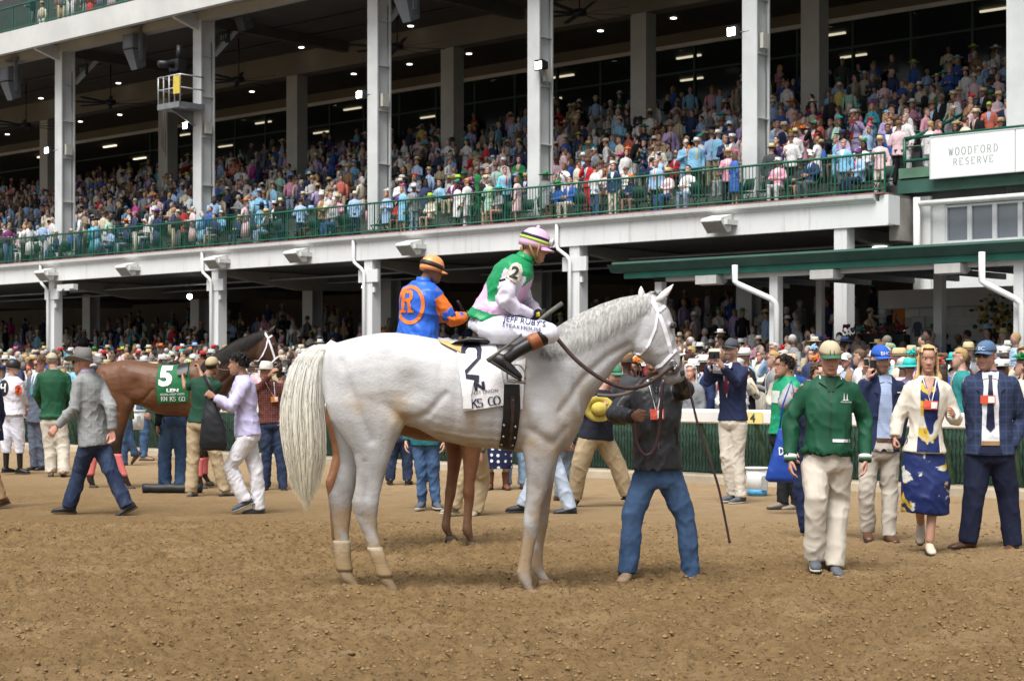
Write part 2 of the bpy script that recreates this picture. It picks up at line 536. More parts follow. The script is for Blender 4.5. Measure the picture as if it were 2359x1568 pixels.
# ================================================================== running rail with slatted fence
def rail_fence():
    o = F(-12, NR, 0)
    t = empty('rail_fence', o, 'white running rail on slanted green posts over a green slatted fence', 'fence')
    p = [(NR - .46, .88), (NR - .47, 1.02), (NR - .44, 1.055), (NR - .20, 1.055), (NR - .17, 1.02), (NR - .18, .88), (NR - .22, .86), (NR - .42, .86)]
    ra = MB().fprism(p, -66, 12).build('rail', mat('white_rail', (.74, .73, .70), .45, .10, 2, .1, 30), t)
    post = mat('weathered_green_post', (.06, .12, .075), .65, .45, 6, .3, 40)
    k = 0
    u0 = fu(1640, NR)
    for i in range(-38, 22):
        u = u0 + i * .95
        MB().tube([F(u, NR + .06, .05), F(u, NR - .1, .55), F(u, NR - .3, .88)], .034, 8).build('post', post, t, True)
    for z in (.16, .84):
        MB().tube([F(-66, NR + .16, z), F(12, NR + .16, z)], .02, 6).build('wire_rail', GREEN, t, True)
    # interlaced slats of the chain link screen, too fine to pick apart
    m = MB(); r = random.Random(4)
    u = -60.0
    while u < 11:
        pts = [F(u + (.004 if j % 2 else -.004), NR + .12 + (.008 if j % 2 else 0), .14 + .74 * j / 8) for j in range(9)]
        b = len(m.v)
        w = .024
        for p_ in pts:
            m.v.append(tuple(p_ + V((UX, UY, 0)) * -w)); m.v.append(tuple(p_ + V((NX, NY, 0)) * -.014)); m.v.append(tuple(p_ + V((UX, UY, 0)) * w))
        for j in range(8):
            for a in (0, 1):
                m.f.append((b + j * 3 + a, b + j * 3 + a + 1, b + j * 3 + a + 4, b + j * 3 + a + 3)); m.mi.append(0)
        u += .058
    g = mat('green_slats', (.030, .072, .050), .6, .5, 14, .2, 60)
    s = m.build('slat_screen', g, t); tag(s, kind='stuff')
    MB().fbox(-66, 12, NR + .135, NR + .15, .12, .87).build('backing_mesh', mat('dark_green_mesh', (.02, .05, .033), .8, .3, 20), t)
    # yellow marker four on the rail
    u = fu(1736, NR - .46); u2 = u
    mk = MB().fbox(u - .16, u + .16, NR - .478, NR - .472, .872, 1.03).build('marker_plate', mat('marker_yellow', (.72, .60, .22), .5, .1), t)
    decal('numeral', ('text', '4', .02), mat('numeral_dark', (.03, .06, .05), .6), mk, None, F(u, NR - .482, .95), (UX, UY, 0), (0, 0, 1), size=(.085, .12))
rail_fence()

# ================================================================== grandstand
GO = F(-45, 40.9, 0)
stand = empty('grandstand', GO, 'white steel grandstand with packed balcony, dark interior and grey columns', 'grandstand')
UE = fu(2045, 40.9)      # end of the balcony
UL = -125.0
NF = 40.9
def sp(m, name, mt, sm=False): return m.build(name, mt, stand, sm)
# balcony fascia, gutter, nosing
sp(MB().fbox(UL, UE, NF, NF + .25, 5.57, 6.22), 'fascia', WHITE)
sp(MB().fprism([(NF - .16, 6.30), (NF - .18, 6.40), (NF + .2, 6.40), (NF + .2, 6.19), (NF - .03, 6.19), (NF - .05, 6.24), (NF - .12, 6.26)], UL, UE - .35), 'gutter', WHITE)
sp(MB().fbox(UL, UE - .1, NF - .10, NF + .5, 6.402, 6.45), 'nosing', REDB)
for i in range(9):   # fascia joint covers
    u = UE - 4.6 - i * 6.1
    sp(MB().fbox(u - .02, u + .02, NF - .006, NF + .01, 5.575, 6.18), 'joint_cover', WHITE)
# balcony tiers
NT = 15
def tier_z(n): return 6.42 + max(0, int((n - 41.35) / .95)) * .352
tm = mat('tier_concrete', (.085, .085, .082), .85, .25, 1.0)
for k in range(NT):
    n0 = 41.35 + .95 * k
    ue = UE if k < 1 else 8
    sp(MB().fbox(UL, ue, n0 if k else NF + .25, n0 + .95, 6.42 + .352 * k - .45, 6.42 + .352 * k), 'tier', tm)
# underside of the balcony, cross beams
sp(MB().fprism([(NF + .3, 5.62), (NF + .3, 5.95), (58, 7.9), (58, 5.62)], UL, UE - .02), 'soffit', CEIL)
LC = [-290, 128, 505, 858, 1333, 1945]
LCU = [fu(x, 41.15) for x in LC]
for u in LCU + [LCU[-1] + 6.8]:
    sp(MB().fprism([(NF + .27, 5.40), (45, 4.95), (56, 5.3), (56, 5.6), (NF + .27, 5.6)], u - .14, u + .14), 'cross_beam', mat('beam_paint', (.24, .225, .19), .7, .2, .8))
for n in (43.5, 46.5):
    sp(MB().tube([F(UL, n, 5.3), F(UE, n, 5.3)], .05, 8), 'service_pipe', GREYM, True)
# lower front columns with bracket plates and downpipes
def lower_col(u, n, w=.2, z1=5.57, pipe=True, plates=True):
    c = sp(MB().fbox(u - w, u + w, n - w, n + w, 0, z1), 'column', WHITE)
    c2 = MB().fbox(u - w - .05, u + w + .05, n - w - .05, n + w + .05, 0, .3).build('footing', CONC, c)
    if plates:
        MB().fbox(u - .47, u + .5, n - w - .03, n - w + .06, 4.80, 5.24).build('bracket_plate', WHITE, c)
        MB().fbox(u + w + .001, u + w + .09, n - w + .02, n - w + .1, 4.45, 4.62).build('junction_box', WHITE, c)
    if pipe:
        q = MB().tube([F(u - .60, NF - .09, 6.28), F(u - .60, NF - .09, 5.62), F(u - .56, NF - .09, 5.50), F(u - .18, n - w - .14, 5.26), F(u - .10, n - w - .12, 5.12), F(u - .10, n - w - .12, .1)], .058, 10)
        q.build('downpipe', WHITE, c, True)
for u in LCU: lower_col(u, 41.15, pipe=u < UE - 6, plates=u < UE - 6)
# lower interior columns
for px in (-60, 210, 460, 720, 900, 1245, 1725):
    u = fu(px, 49.5)
    m = MB(); m.fbox(u - .32, u + .32, 49.2, 49.26, 0, 5.6); m.fbox(u - .32, u + .32, 49.74, 49.8, 0, 5.6); m.fbox(u - .04, u + .04, 49.26, 49.74, 0, 5.6)
    sp(m, 'column', COLM)
# ground level interior: rising floor, back wall, stair flank
for k in range(9):
    n0 = 44 + 1.1 * k
    sp(MB().fbox(UL, UE + 3, n0, n0 + 1.1, 0, 1.15 + .22 * (k + 1)), 'floor_step', tm)
sp(MB().fbox(UL, UE + 6, 58, 58.4, 0, 8), 'back_wall', mat('cream_block', (.20, .19, .165), .85, .15, .7))
sp(MB().fprism([(50, .1), (58, .1), (58, 5.5), (55.5, 5.5)], fu(330, 52), fu(330, 52) + .25), 'stair_flank', mat('cream_paint', (.24, .235, .21), .8, .12))
# upper columns (I-sections)
UC = [148, 468, 872, 1243, 1740, 2352]
UCU = [fu(x, 42.6) for x in UC]
cols = []
for i, u in enumerate(UCU):
    m = MB()
    w = .26
    m.fbox(u - w, u + w, 42.30, 42.36, 6.3, 15.75)
    m.fbox(u - w, u + w, 42.92, 42.98, 6.3, 15.75)
    m.fbox(u - .13, u + .13, 42.36, 42.92, 6.3, 15.75)
    c = sp(m, 'column', COLM); cols.append(c)
    for z in (9.1, 11.0, 12.6, 14.2):
        MB().fbox(u + .131, u + w - .004, 42.362, 42.918, z, z + .03).build('stiffener', COLM, c)
    MB().tube([F(u + w - .05, 42.85, 7.2), F(u + w - .05, 42.85, 14.8)], .02, 6).build('conduit', GREYM, c, True)
    MB().fbox(u + w + .002, u + w + .12, 42.45, 42.75, 11.15, 11.6).build('junction_box', mat('box_cream', (.5, .49, .43), .5, .1), c)
    # knee brace and cantilever up to the edge beam
    MB().fprism([(42.95, 14.3), (43.2, 14.3), (44.7, 15.85), (44.45, 15.85)], u - .1, u + .1).build('knee_brace', COLM, c)
    MB().fprism([(NF + .25, 15.56), (42.30, 15.22), (42.30, 15.86), (NF + .25, 15.86)], u - .09, u + .09).build('bracket_arm', COLM, c)
# upper deck edge, soffits and beams
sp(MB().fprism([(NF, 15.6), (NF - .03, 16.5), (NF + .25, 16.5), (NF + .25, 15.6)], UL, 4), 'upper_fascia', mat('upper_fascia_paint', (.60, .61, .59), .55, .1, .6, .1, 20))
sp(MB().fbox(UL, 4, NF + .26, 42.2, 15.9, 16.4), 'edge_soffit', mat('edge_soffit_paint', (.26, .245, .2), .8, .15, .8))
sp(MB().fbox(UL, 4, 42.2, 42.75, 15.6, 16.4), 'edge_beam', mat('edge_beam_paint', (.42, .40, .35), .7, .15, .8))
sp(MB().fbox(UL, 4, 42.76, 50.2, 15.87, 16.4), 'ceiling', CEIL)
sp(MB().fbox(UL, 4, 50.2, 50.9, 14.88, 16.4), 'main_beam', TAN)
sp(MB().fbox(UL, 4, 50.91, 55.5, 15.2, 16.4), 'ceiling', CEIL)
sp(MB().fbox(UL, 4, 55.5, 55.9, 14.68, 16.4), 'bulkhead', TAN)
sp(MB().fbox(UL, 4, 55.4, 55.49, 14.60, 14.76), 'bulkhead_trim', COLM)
for i in range(len(UCU) - 1):
    u = UCU[i]
    sp(MB().fbox(u - .16, u + .16, 43.0, 50.2, 15.45, 15.868), 'ceiling_beam', CEIL)
for n in (46.0, 48.0):
    sp(MB().tube([F(UL, n, 15.78), F(4, n, 15.78)], .04, 6), 'service_pipe', BLACK, True)
for px in (110, 385, 682, 1040, 1480, 1875):
    u = fu(px, 50.5)
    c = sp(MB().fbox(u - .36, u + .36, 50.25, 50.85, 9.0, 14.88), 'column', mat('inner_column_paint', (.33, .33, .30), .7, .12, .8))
# room behind the terrace: floor, back wall, ceiling, glazing
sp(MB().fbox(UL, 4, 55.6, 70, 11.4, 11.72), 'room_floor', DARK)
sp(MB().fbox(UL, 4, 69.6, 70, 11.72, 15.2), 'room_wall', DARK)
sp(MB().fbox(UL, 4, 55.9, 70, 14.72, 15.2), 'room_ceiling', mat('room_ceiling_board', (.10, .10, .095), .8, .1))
def glass():
    m, t, b = _new('tinted_glass')
    b.inputs['Base Color'].default_value = (.02, .03, .032, 1); b.inputs['Roughness'].default_value = .08
    b.inputs['Alpha'].default_value = .35
    return m
GLASS = glass()
u = UL
k = 0
mull = mat('mullion_green', (.02, .05, .04), .5, .1)
while u < 4:
    if u > -78:
        w = sp(MB().fbox(u + .05, u + 2.35, 55.62, 55.64, 11.72, 14.6), 'pane', GLASS)
        sp(MB().fbox(u - .045, u + .045, 55.56, 55.7, 11.72, 14.62), 'mullion', mull)
    u += 2.4
sp(MB().fbox(UL, 4, 55.55, 55.7, 13.6, 13.68), 'transom', mull)
# the upper deck behind its rail
sp(MB().fbox(UL, fu(900, NF), NF + .26, 52, 16.4, 16.52), 'upper_deck', tm)
sp(MB().fbox(UL, fu(900, NF), 46, 46.3, 16.52, 20), 'upper_back_wall', DARK)

# ---- end of the balcony and the green-trimmed side building
sp(MB().fbox(UE - .25, UE + .02, NF + .001, NF + .6, 5.60, 6.38), 'fascia_return', WHITE)
sp(MB().fbox(UE - .3, UE, NF + .6, 44.2, 5.2, 6.35), 'end_beam', CONC)
sp(MB().fbox(UE - .3, UE + 3.2, 44.2, 44.6, 4.2, 6.5), 'end_wall', CONC)
ug = fu(2072, 42.1)
sp(MB().fprism([(42.0, 6.50), (42.0, 6.86), (42.12, 6.9), (42.12, 7.05), (42.6, 7.05), (42.6, 6.5)], ug, 10), 'edge_girder', GREEND)
sp(MB().fbox(ug + .05, ug + 2.6, 41.97, 42.11, 6.905, 7.18), 'kick_plate', GREENP)
sp(MB().fbox(ug + .2, 10, 42.61, 43.9, 6.42, 6.98), 'terrace_slab', CONC)
# side building wall with sliding windows
NB = 42.3
ub0 = fu(2150, NB)
bw = mat('building_paint', (.66, .67, .65), .6, .1, .8, .1, 20)
zb, zt = fz(2250, 556, NB), fz(2250, 468, NB)
sp(MB().fbox(ub0 - .35, ub0 - .02, NB - .12, NB + .5, 3.2, 6.4), 'corner_pilaster', bw)
sp(MB().fbox(ub0 - .02, 10, NB, NB + .4, 2.6, zb - .02), 'building_wall', bw)
sp(MB().fbox(ub0 - .02, 10, NB + .02, NB + .4, zt + .02, 6.4), 'building_header', bw)
sp(MB().fbox(ub0 - .02, ub0 + .34, NB + .01, NB + .4, zb - .02, zt + .02), 'building_jamb', bw)
wg = mat('window_glass', (.15, .175, .20), .05, .2, .5, spec=1.0)  # pale grey base colour carries part of the sky's reflection
frm = mat('window_frame', (.60, .62, .62), .45, .06)
pw = .66
for i in range(9):
    u = ub0 + .36 + i * (pw + .06)
    w = sp(MB().fbox(u + .03, u + pw - .03, NB + .10, NB + .12, zb + .05, zt - .05), 'window', wg)
    m = MB(); m.fbox(u - .03, u + .035, NB + .03, NB + .14, zb, zt); m.fbox(u + pw - .035, u + pw + .03, NB + .03, NB + .14, zb, zt)
    m.fbox(u + .036, u + pw - .036, NB + .04, NB + .14, zb, zb + .06); m.fbox(u + .036, u + pw - .036, NB + .04, NB + .14, zt - .06, zt)
    m.build('window_frame', frm, w)
    MB().fbox(u + .1, u + .24, NB + .16, NB + .17, zb + .1, zt - .1).build('blind', mat('blind_pale', (.4, .42, .42), .7), w)
sp(MB().fbox(ub0 + .3, 10, NB - .04, NB + .08, zb - .09, zb - .021), 'window_sill', frm)
sp(MB().fbox(ub0, 10, 46.8, 47, 2, 6.4), 'room_wall', DARK)
# service pipes across the side building
ph = mat('white_pipe', (.68, .68, .64), .45, .1)
un = 41.95
sp(MB().tube([F(fu(2112, un), un, fz(2112, 455, un)), F(fu(2112, un), un, 3.4)], .095, 12), 'downpipe', ph, True)
sp(MB().tube([F(fu(2112, un), un, fz(2112, 470, un)), F(fu(2250, un), un, fz(2250, 459, un)), F(8, un, fz(2250, 459, un) + .1)], .075, 12), 'overflow_pipe', ph, True)

# ---- balcony railing
def railing(name, label, n, z, ua, ub, spacing, cap=300):
    t = empty(name, F(ub, n, z), label, 'railing')
    sh = MB().fbox(-.021, .021, -.021, .021, 0, 1.06).mesh('post'); sh.materials.append(GREEN)
    MB().tube([F(ua, n, z + 1.06), F(ub, n, z + 1.06)], .036, 8).build('top_rail', GREEN, t, True)
    MB().tube([F(ua, n, z + .10), F(ub, n, z + .10)], .026, 8).build('bottom_rail', GREEN, t, True)
    def put(nm, me, u):
        o = link(nm, me, t); o.location = F(u, n, z) - ORG[t.name]
    u = ub
    ks = 0
    rest = MB()
    bal = MB().fbox(-.0085, .0085, -.0085, .0085, .10, 1.05).mesh('baluster'); bal.materials.append(GREEN)
    while u > ua:
        put('post', sh, u)
        for j in range(1, int(spacing / .115)):
            q = u - j * spacing / int(spacing / .115)
            if ks < cap: put('baluster', bal, q)
            else: rest.fbox(q - .0085, q + .0085, n - .0085, n + .0085, z + .10, z + 1.05)
            ks += 1
        u -= spacing
    if rest.v: tag(rest.build('baluster_run', GREEN, t), kind='stuff')
    return t
railing('balcony_railing', 'green steel railing with thin balusters along the edge of the crowded balcony', NF + .05, 6.45, -80, UE - .12, 1.53)
railing('upper_deck_railing', 'green steel railing on the upper deck in the top corner', NF + .1, 16.52, -84, fu(420, NF), 1.35, 60)
# pipe rail beside the sign
t = empty('terrace_railing', F(ug, 42.2, 7.05), 'green pipe railing with mid rail beside the white sign', 'railing')
for z in (7.4, 8.02):
    MB().tube([F(ug + .1, 42.2, z), F(10, 42.2, z)], .045, 8).build('rail', GREEN, t, True)
for i in range(8):
    MB().tube([F(ug + .1 + i * .85, 42.2, 7.05), F(ug + .1 + i * .85, 42.2, 8.02)], .045, 8).build('post', GREEN, t, True)
MB().tube([F(ug + .1, 42.2, 7.95), F(ug + .1, 44.5, 8.7), F(ug + .1, 47, 9.6)], .045, 8).build('side_rail', GREEN, t, True)
# sign board
us = fu(2146, 41.85)
t = empty('sign_board', F(us, 41.85, 6.8), 'white sign board lettered WOODFORD RESERVE hung on the terrace railing', 'sign')
sb = mat('sign_white', (.78, .79, .78), .4, .03, .4)
zs0, zs1 = fz(2146, 411, 41.85), fz(2146, 318, 41.85)
us1 = fu(2340, 41.85)
MB().fbox(us, us1, 41.80, 41.9, zs0, zs1).build('panel', sb, t)
MB().fbox(us1 + .02, us1 + 2.6, 41.80, 41.9, zs0, zs1).build('panel', sb, t)
fr = MB()
for a, b_, c, d in ((us - .03, us1 + 2.6, zs1 + .001, zs1 + .03), (us - .03, us1 + 2.6, zs0 - .03, zs0 - .001), (us - .03, us - .001, zs0, zs1)):
    fr.fbox(a, b_, 41.79, 41.91, c, d)
fr.build('frame', mat('sign_frame', (.55, .56, .56), .4, .05), t)
SERIF = {'W': [[(0, 1), (.28, 0), (.5, .9), (.72, 0), (1, 1)]], 'O': ['o'], 'D': [[(.12, 0), (.12, 1)], 'd'], 'F': [[(.15, 0), (.15, 1)], [(.15, 1), (.85, 1), (.85, .85)], [(.15, .52), (.65, .52)]],
         'R': [[(.12, 0), (.12, 1)], 'p', [(.5, .5), (.92, 0)]], 'E': [[(.15, 0), (.15, 1)], [(.15, 1), (.85, 1), (.85, .85)], [(.15, .52), (.7, .52)], [(.15, 0), (.88, 0), (.88, .16)]],
         'S': ['s'], 'V': [[(0, 1), (.5, 0), (1, 1)]], 'K': [[(.12, 0), (.12, 1)], [(.12, .42), (.85, 1)], [(.4, .62), (.92, 0)]], 'N': [[(.12, 0), (.12, 1)], [(.12, 1), (.88, 0)], [(.88, 0), (.88, 1)]],
         'I': [[(.5, 0), (.5, 1)]], 'C': ['c'], 'G': ['c', [(.93, .02), (.93, .44)], [(.93, .44), (.55, .44)]], '&': ['o'], 'L': [[(.15, 1), (.15, 0), (.88, 0), (.88, .16)]]}
def serif_polys(word, w, h, th=.09, gap=.28):
    """roman capitals with thick stems, thin hairlines and small serifs"""
    out = []
    n = len(word); cw = w / (n + gap * (n - 1))
    thk = cw * th * 1.9
    for i, ch in enumerate(word):
        x0 = -w / 2 + i * cw * (1 + gap)
        if ch == ' ': continue
        for st in SERIF[ch]:
            if isinstance(st, str):
                if st == 'o': arc = [(.5 + .47 * math.cos(a), .5 + .52 * math.sin(a)) for a in np.linspace(0, 2 * math.pi, 21)]
                elif st == 'd': arc = [(.12, 1)] + [(.4 + .5 * math.cos(a), .5 + .5 * math.sin(a)) for a in np.linspace(math.pi / 2, -math.pi / 2, 11)] + [(.12, 0)]
                elif st == 'p': arc = [(.12, 1)] + [(.5 + .33 * math.cos(a), .74 + .26 * math.sin(a)) for a in np.linspace(math.pi / 2, -math.pi / 2, 9)] + [(.12, .48)]
                elif st == 'c': arc = [(.52 + .45 * math.cos(a), .5 + .52 * math.sin(a)) for a in np.linspace(1.0, 2 * math.pi - 1.0, 17)]
                else: arc = [(.5 + .34 * math.cos(a), .75 + .25 * math.sin(a)) for a in np.linspace(.5, math.pi * 1.4, 9)] + [(.5 + .36 * math.cos(a), .26 + .27 * math.sin(a)) for a in np.linspace(math.pi * .42, -math.pi * .85, 9)]
                pts = arc
            else: pts = st
            for (xa, ya), (xb, yb) in zip(pts[:-1], pts[1:]):
                A = (x0 + xa * cw, (ya - .5) * h); B_ = (x0 + xb * cw, (yb - .5) * h)
                dx, dy = B_[0] - A[0], B_[1] - A[1]
                L = math.hypot(dx, dy) or 1
                v = abs(dy) / L
                wd = thk * (.42 + .58 * v) / 2
                nx_, ny_ = -dy / L * wd, dx / L * wd
                out.append([(A[0] + nx_, A[1] + ny_), (A[0] - nx_, A[1] - ny_), (B_[0] - nx_, B_[1] - ny_), (B_[0] + nx_, B_[1] + ny_)])
            if not isinstance(st, str):
                for (xa, ya) in (st[0], st[-1]):
                    if ya in (0, 1): out.append(rect(x0 + xa * cw - thk, (ya - .5) * h - thk * .2, x0 + xa * cw + thk, (ya - .5) * h + thk * .2))
    return out
lt = mat('sign_lettering', (.10, .14, .15), .6, .05)
uc = fu(2242, 41.8); zm = (fz(2242, 345, 41.8), fz(2242, 369, 41.8))
decal('lettering', serif_polys('WOODFORD', 1.40, .19, .055, .55), lt, t, None, F(uc, 41.795, zm[0]), (UX, UY, 0), (0, 0, 1), thick=.002)
decal('lettering', serif_polys('RESERVE', 1.14, .175, .055, .55), lt, t, None, F(uc, 41.795, zm[1]), (UX, UY, 0), (0, 0, 1), thick=.002)

# ---- green canopy
NC = 33.0
uca = fu(1430, NC)
can = empty('canopy', F(uca + 4, NC, 0), 'green-edged canopy roof on white posts in front of the stand', 'canopy')
def cz(py, px=1700): return fz(px, py, NC)
zt_, zm_, zb_ = cz(594), cz(613), cz(628)
MB().fprism([(NC - .12, zt_), (NC + .06, zm_), (NC + .3, zm_), (NC + .3, zt_)], uca - .35, 12).build('eave', GREEND, can)
MB().fbox(uca, 12, NC + .12, NC + .25, zb_, zm_ - .001).build('fascia', GREENB, can)
MB().fprism([(NC - .1, zt_ + .002), (NC - .1, zt_ + .05), (NC + 6.5, zt_ + .55), (NC + 6.5, zt_ + .2), (NC + .3, zt_ + .002)], uca - .2, 12).build('roof', mat('canopy_roof_green', (.07, .16, .125), .5, .15, 1), can)
MB().fbox(uca + 1.1, 12, NC + .35, NC + .55, zb_ - .1, zb_ + .04).build('beam', WHITE, can)
MB().fprism([(NC + .55, zb_ + .02), (NC + 6.5, zb_ + .25), (NC + 6.5, zb_ + .5), (NC + .55, zb_ + .3)], uca + .1, 12).build('ceiling', mat('canopy_ceiling', (.10, .105, .10), .7, .2), can)
for i in range(12):
    u = uca + .6 + i * 1.25
    MB().fbox(u - .05, u + .05, NC + .6, NC + 6.4, zb_ - .02, zb_ + .12).build('joist', mat('joist_dark', (.06, .075, .07), .6, .2), can)
for px, n, w in ((1522, NC + .45, .1), (1788, NC + .45, .11), (1890, NC + 4, .08), (2165, NC + 4, .11), (2352, NC + .45, .11)):
    u = fu(px, n)
    MB().fbox(u - w, u + w, n - w, n + w, .05, zb_ - .1 if n < NC + 1 else zb_ + .2).build('post', WHITE if px != 2165 else COLM, can)
for px, px2 in ((1693, 1780), (2262, 2345)):
    n = NC - .14
    a, b_ = fu(px, n), fu(px2, n + .2)
    MB().tube([F(a, n, zm_ + .02), F(a, n, fz(px, 648, n)), F(a + .1, n, fz(px, 655, n)), F(b_ - .12, n + .3, fz(px2, 690, n) + .04), F(b_ - .02, n + .35, fz(px2, 696, n)), F(b_, n + .36, fz(px2, 706, n)), F(b_, n + .36, .1)], .068, 12).build('downpipe', WHITE, can, True)
for px in (1640, 1906, 2195):
    u = fu(px, NC + .3)
    MB().fprism([(NC + .05, zb_ - .22), (NC + .05, zb_ - .02), (NC + .55, zb_ - .02), (NC + .5, zb_ - .16), (NC + .35, zb_ - .24)], u - .3, u + .3).build('loudspeaker', mat('speaker_white', (.5, .49, .46), .5, .1), can)
# white block wall and counter under the canopy
bwall = empty('block_wall', F(fu(2200, 40), 40, 0), 'white painted block wall under the canopy with a thick corner beam', 'wall')
ua_, ub_ = fu(2085, 40.0), 9
for r_ in range(13):
    for c_ in range(0, 14):
        u = ua_ + c_ * .42 + (.21 if r_ % 2 else 0)
        MB().fbox(u + .004, u + .416, 39.995, 40.2, .05 + r_ * .25 + .004, .05 + r_ * .25 + .246).build('block', bw, bwall)
MB().fbox(ua_, ub_, 40.003, 40.3, .05, 3.3).build('mortar', mat('mortar_grey', (.38, .38, .36), .9), bwall)
MB().fbox(ua_ - .55, ub_, 39.6, 40.1, 3.3, 3.75).build('corner_beam', bw, bwall)
# ================================================================== horses
HS = 328.0
def T(px, py, lat=0.0): return V(((px - 1110) / HS, lat, (1366 - py) / HS))
def K1(x, y): return (613.3 + x * .30083, 471.8 + y * .30083)
def K2(x, y): return (1085.1 + x * .30083, 471.8 + y * .30083)
def K3(x, y): return (613.3 + x * .33086, 896.4 + y * .33086)
def K4(x, y): return (1085.1 + x * .319, 896.4 + y * .319)
def K5(x, y): return (x * .33093, 707.7 + y * .33093)
def K6(x, y): return (1557 + x * .40325, 707.7 + y * .40325)
TORSO = [(744, 835, 905, .06), (752, 802, 935, .14), (770, 790, 962, .20), (800, 781, 982, .245), (840, 771, 985, .27), (880, 765, 978, .285), (915, 765, 972, .29), (960, 771, 985, .30),
         (1010, 780, 1012, .315), (1076, 788, 1027, .32), (1146, 784, 1033, .30), (1195, 772, 1040, .27), (1240, 762, 1047, .255), (1280, 768, 1046, .245), (1312, 800, 1030, .215), (1334, 850, 990, .16), (1346, 890, 955, .08)]
NECK = [(1235, 772, 1318, 1000, .20), (1262, 765, 1340, 965, .185), (1300, 742, 1362, 918, .155), (1341, 719, 1392, 880, .125), (1386, 699, 1420, 842, .105), (1430, 685, 1440, 818, .098), (1470, 678, 1456, 808, .092), (1502, 675, 1470, 780, .075)]
HEAD = [(1500, 672, 1462, 740, .060), (1522, 683, 1458, 775, .090), (1542, 712, 1456, 798, .104), (1553, 745, 1462, 815, .100), (1556, 775, 1476, 827, .086), (1561, 800, 1496, 838, .068), (1568, 822, 1512, 851, .056), (1576, 843, 1520, 866, .056), (1580, 862, 1531, 877, .052), (1574, 877, 1547, 884, .036)]
#        y, rear x, front x, half width, lateral
LEGS = {
    'hind_near': [(880, 754, 945, .125), (925, 752, 948, .13), (965, 765, 936, .125), (1000, 788, 922, .108), (1040, 817, 906, .086), (1075, 824, 895, .068), (1115, 822, 884, .055), (1140, 816, 878, .052), (1160, 814, 876, .05), (1185, 822, 872, .042), (1220, 838, 873, .033), (1257, 851, 882, .031), (1297, 866, 896, .034), (1322, 874, 906, .041), (1336, 880, 911, .041), (1348, 892, 917, .034), (1356, 895, 921, .038)],
    'hind_far': [(880, 754, 930, .12), (925, 752, 930, .12), (965, 755, 905, .11), (1000, 766, 880, .10), (1035, 775, 850, .085), (1068, 779, 836, .068), (1115, 766, 820, .056), (1140, 754, 813, .052), (1156, 751, 809, .05), (1187, 758, 806, .042), (1227, 764, 801, .033), (1260, 767, 801, .031), (1300, 770, 804, .034), (1322, 774, 809, .041), (1338, 783, 815, .041), (1350, 795, 823, .034), (1357, 799, 828, .038)],
    'fore_near': [(900, 1195, 1318, .115), (950, 1192, 1320, .115), (1000, 1196, 1306, .105), (1036, 1202, 1289, .09), (1060, 1208, 1280, .078), (1090, 1212, 1271, .066), (1130, 1211, 1259, .054), (1165, 1208, 1247, .046), (1190, 1205, 1245, .046), (1208, 1205, 1243, .046), (1228, 1205, 1238, .039), (1257, 1200, 1231, .033), (1290, 1194, 1225, .034), (1312, 1189, 1224, .041), (1328, 1193, 1225, .040), (1343, 1203, 1226, .034), (1354, 1208, 1232, .038)],
    'fore_far': [(900, 1200, 1316, .11), (950, 1200, 1318, .11), (1000, 1206, 1306, .10), (1036, 1215, 1292, .088), (1060, 1222, 1287, .076), (1090, 1228, 1281, .064), (1130, 1232, 1274, .053), (1165, 1230, 1269, .046), (1190, 1228, 1266, .046), (1210, 1228, 1264, .046), (1230, 1227, 1259, .039), (1257, 1225, 1254, .033), (1285, 1222, 1252, .034), (1304, 1220, 1252, .041), (1318, 1225, 1255, .040), (1330, 1236, 1262, .034), (1340, 1243, 1270, .038)],
}
HOOF = {'hind_near': (1355, 1371, 892, 926, 890, 938), 'hind_far': (1355, 1369, 797, 832, 796, 841), 'fore_near': (1352, 1369, 1206, 1236, 1205, 1247), 'fore_far': (1338, 1356, 1242, 1273, 1240, 1283)}
LAT = {'hind_near': (-.13, -.12), 'hind_far': (.13, .14), 'fore_near': (-.13, -.115), 'fore_far': (.13, .13)}
MUSCLE = [([(1240, 800), (1290, 880), (1332, 955)], .009, 14), ([(1206, 850), (1204, 930), (1218, 985), (1262, 1012)], -.013, 11), ([(1240, 960), (1255, 985)], .018, 30), ([(922, 955), (925, 975)], .022, 30),
          ([(948, 880), (952, 900)], -.022, 28), ([(936, 956), (960, 962), (990, 950), (1030, 905)], -.010, 8), ([(890, 797), (893, 803)], .012, 16), ([(795, 835), (815, 900), (838, 960), (860, 1010)], -.011, 11),
          ([(860, 830), (880, 900), (905, 950)], -.007, 14), ([(1290, 945), (1345, 870), (1400, 820), (1446, 795)], -.011, 9), ([(1470, 800), (1490, 812), (1520, 812)], .004, 8), ([(1548, 778), (1536, 806)], .006, 6),
          ([(985, 985), (1080, 1002), (1180, 1012)], .004, 4), ([(1020, 840), (1010, 960)], -.004, 8), ([(1060, 830), (1050, 980)], -.004, 8), ([(1100, 830), (1092, 990)], -.004, 8), ([(1140, 960), (1135, 1010)], -.004, 8),
          ([(1270, 1020), (1300, 985)], -.006, 8), ([(845, 1060), (850, 1110), (848, 1140)], -.006, 7), ([(1235, 1060), (1240, 1120)], -.004, 7), ([(1300, 800), (1350, 790), (1420, 745)], .005, 20), ([(830, 1150), (836, 1172)], .006, 9),
          ([(775, 800), (800, 860)], .008, 20), ([(1225, 1196), (1226, 1204)], .005, 10)]
def seg_dist(x, z, pts):
    d = np.full(len(x), 1e9)
    for (ax, ay), (bx, by) in zip(pts[:-1], pts[1:]):
        dx, dy = bx - ax, by - ay
        t = np.clip(((x - ax) * dx + (z - ay) * dy) / (dx * dx + dy * dy + 1e-9), 0, 1)
        d = np.minimum(d, np.hypot(x - ax - t * dx, z - ay - t * dy))
    return d
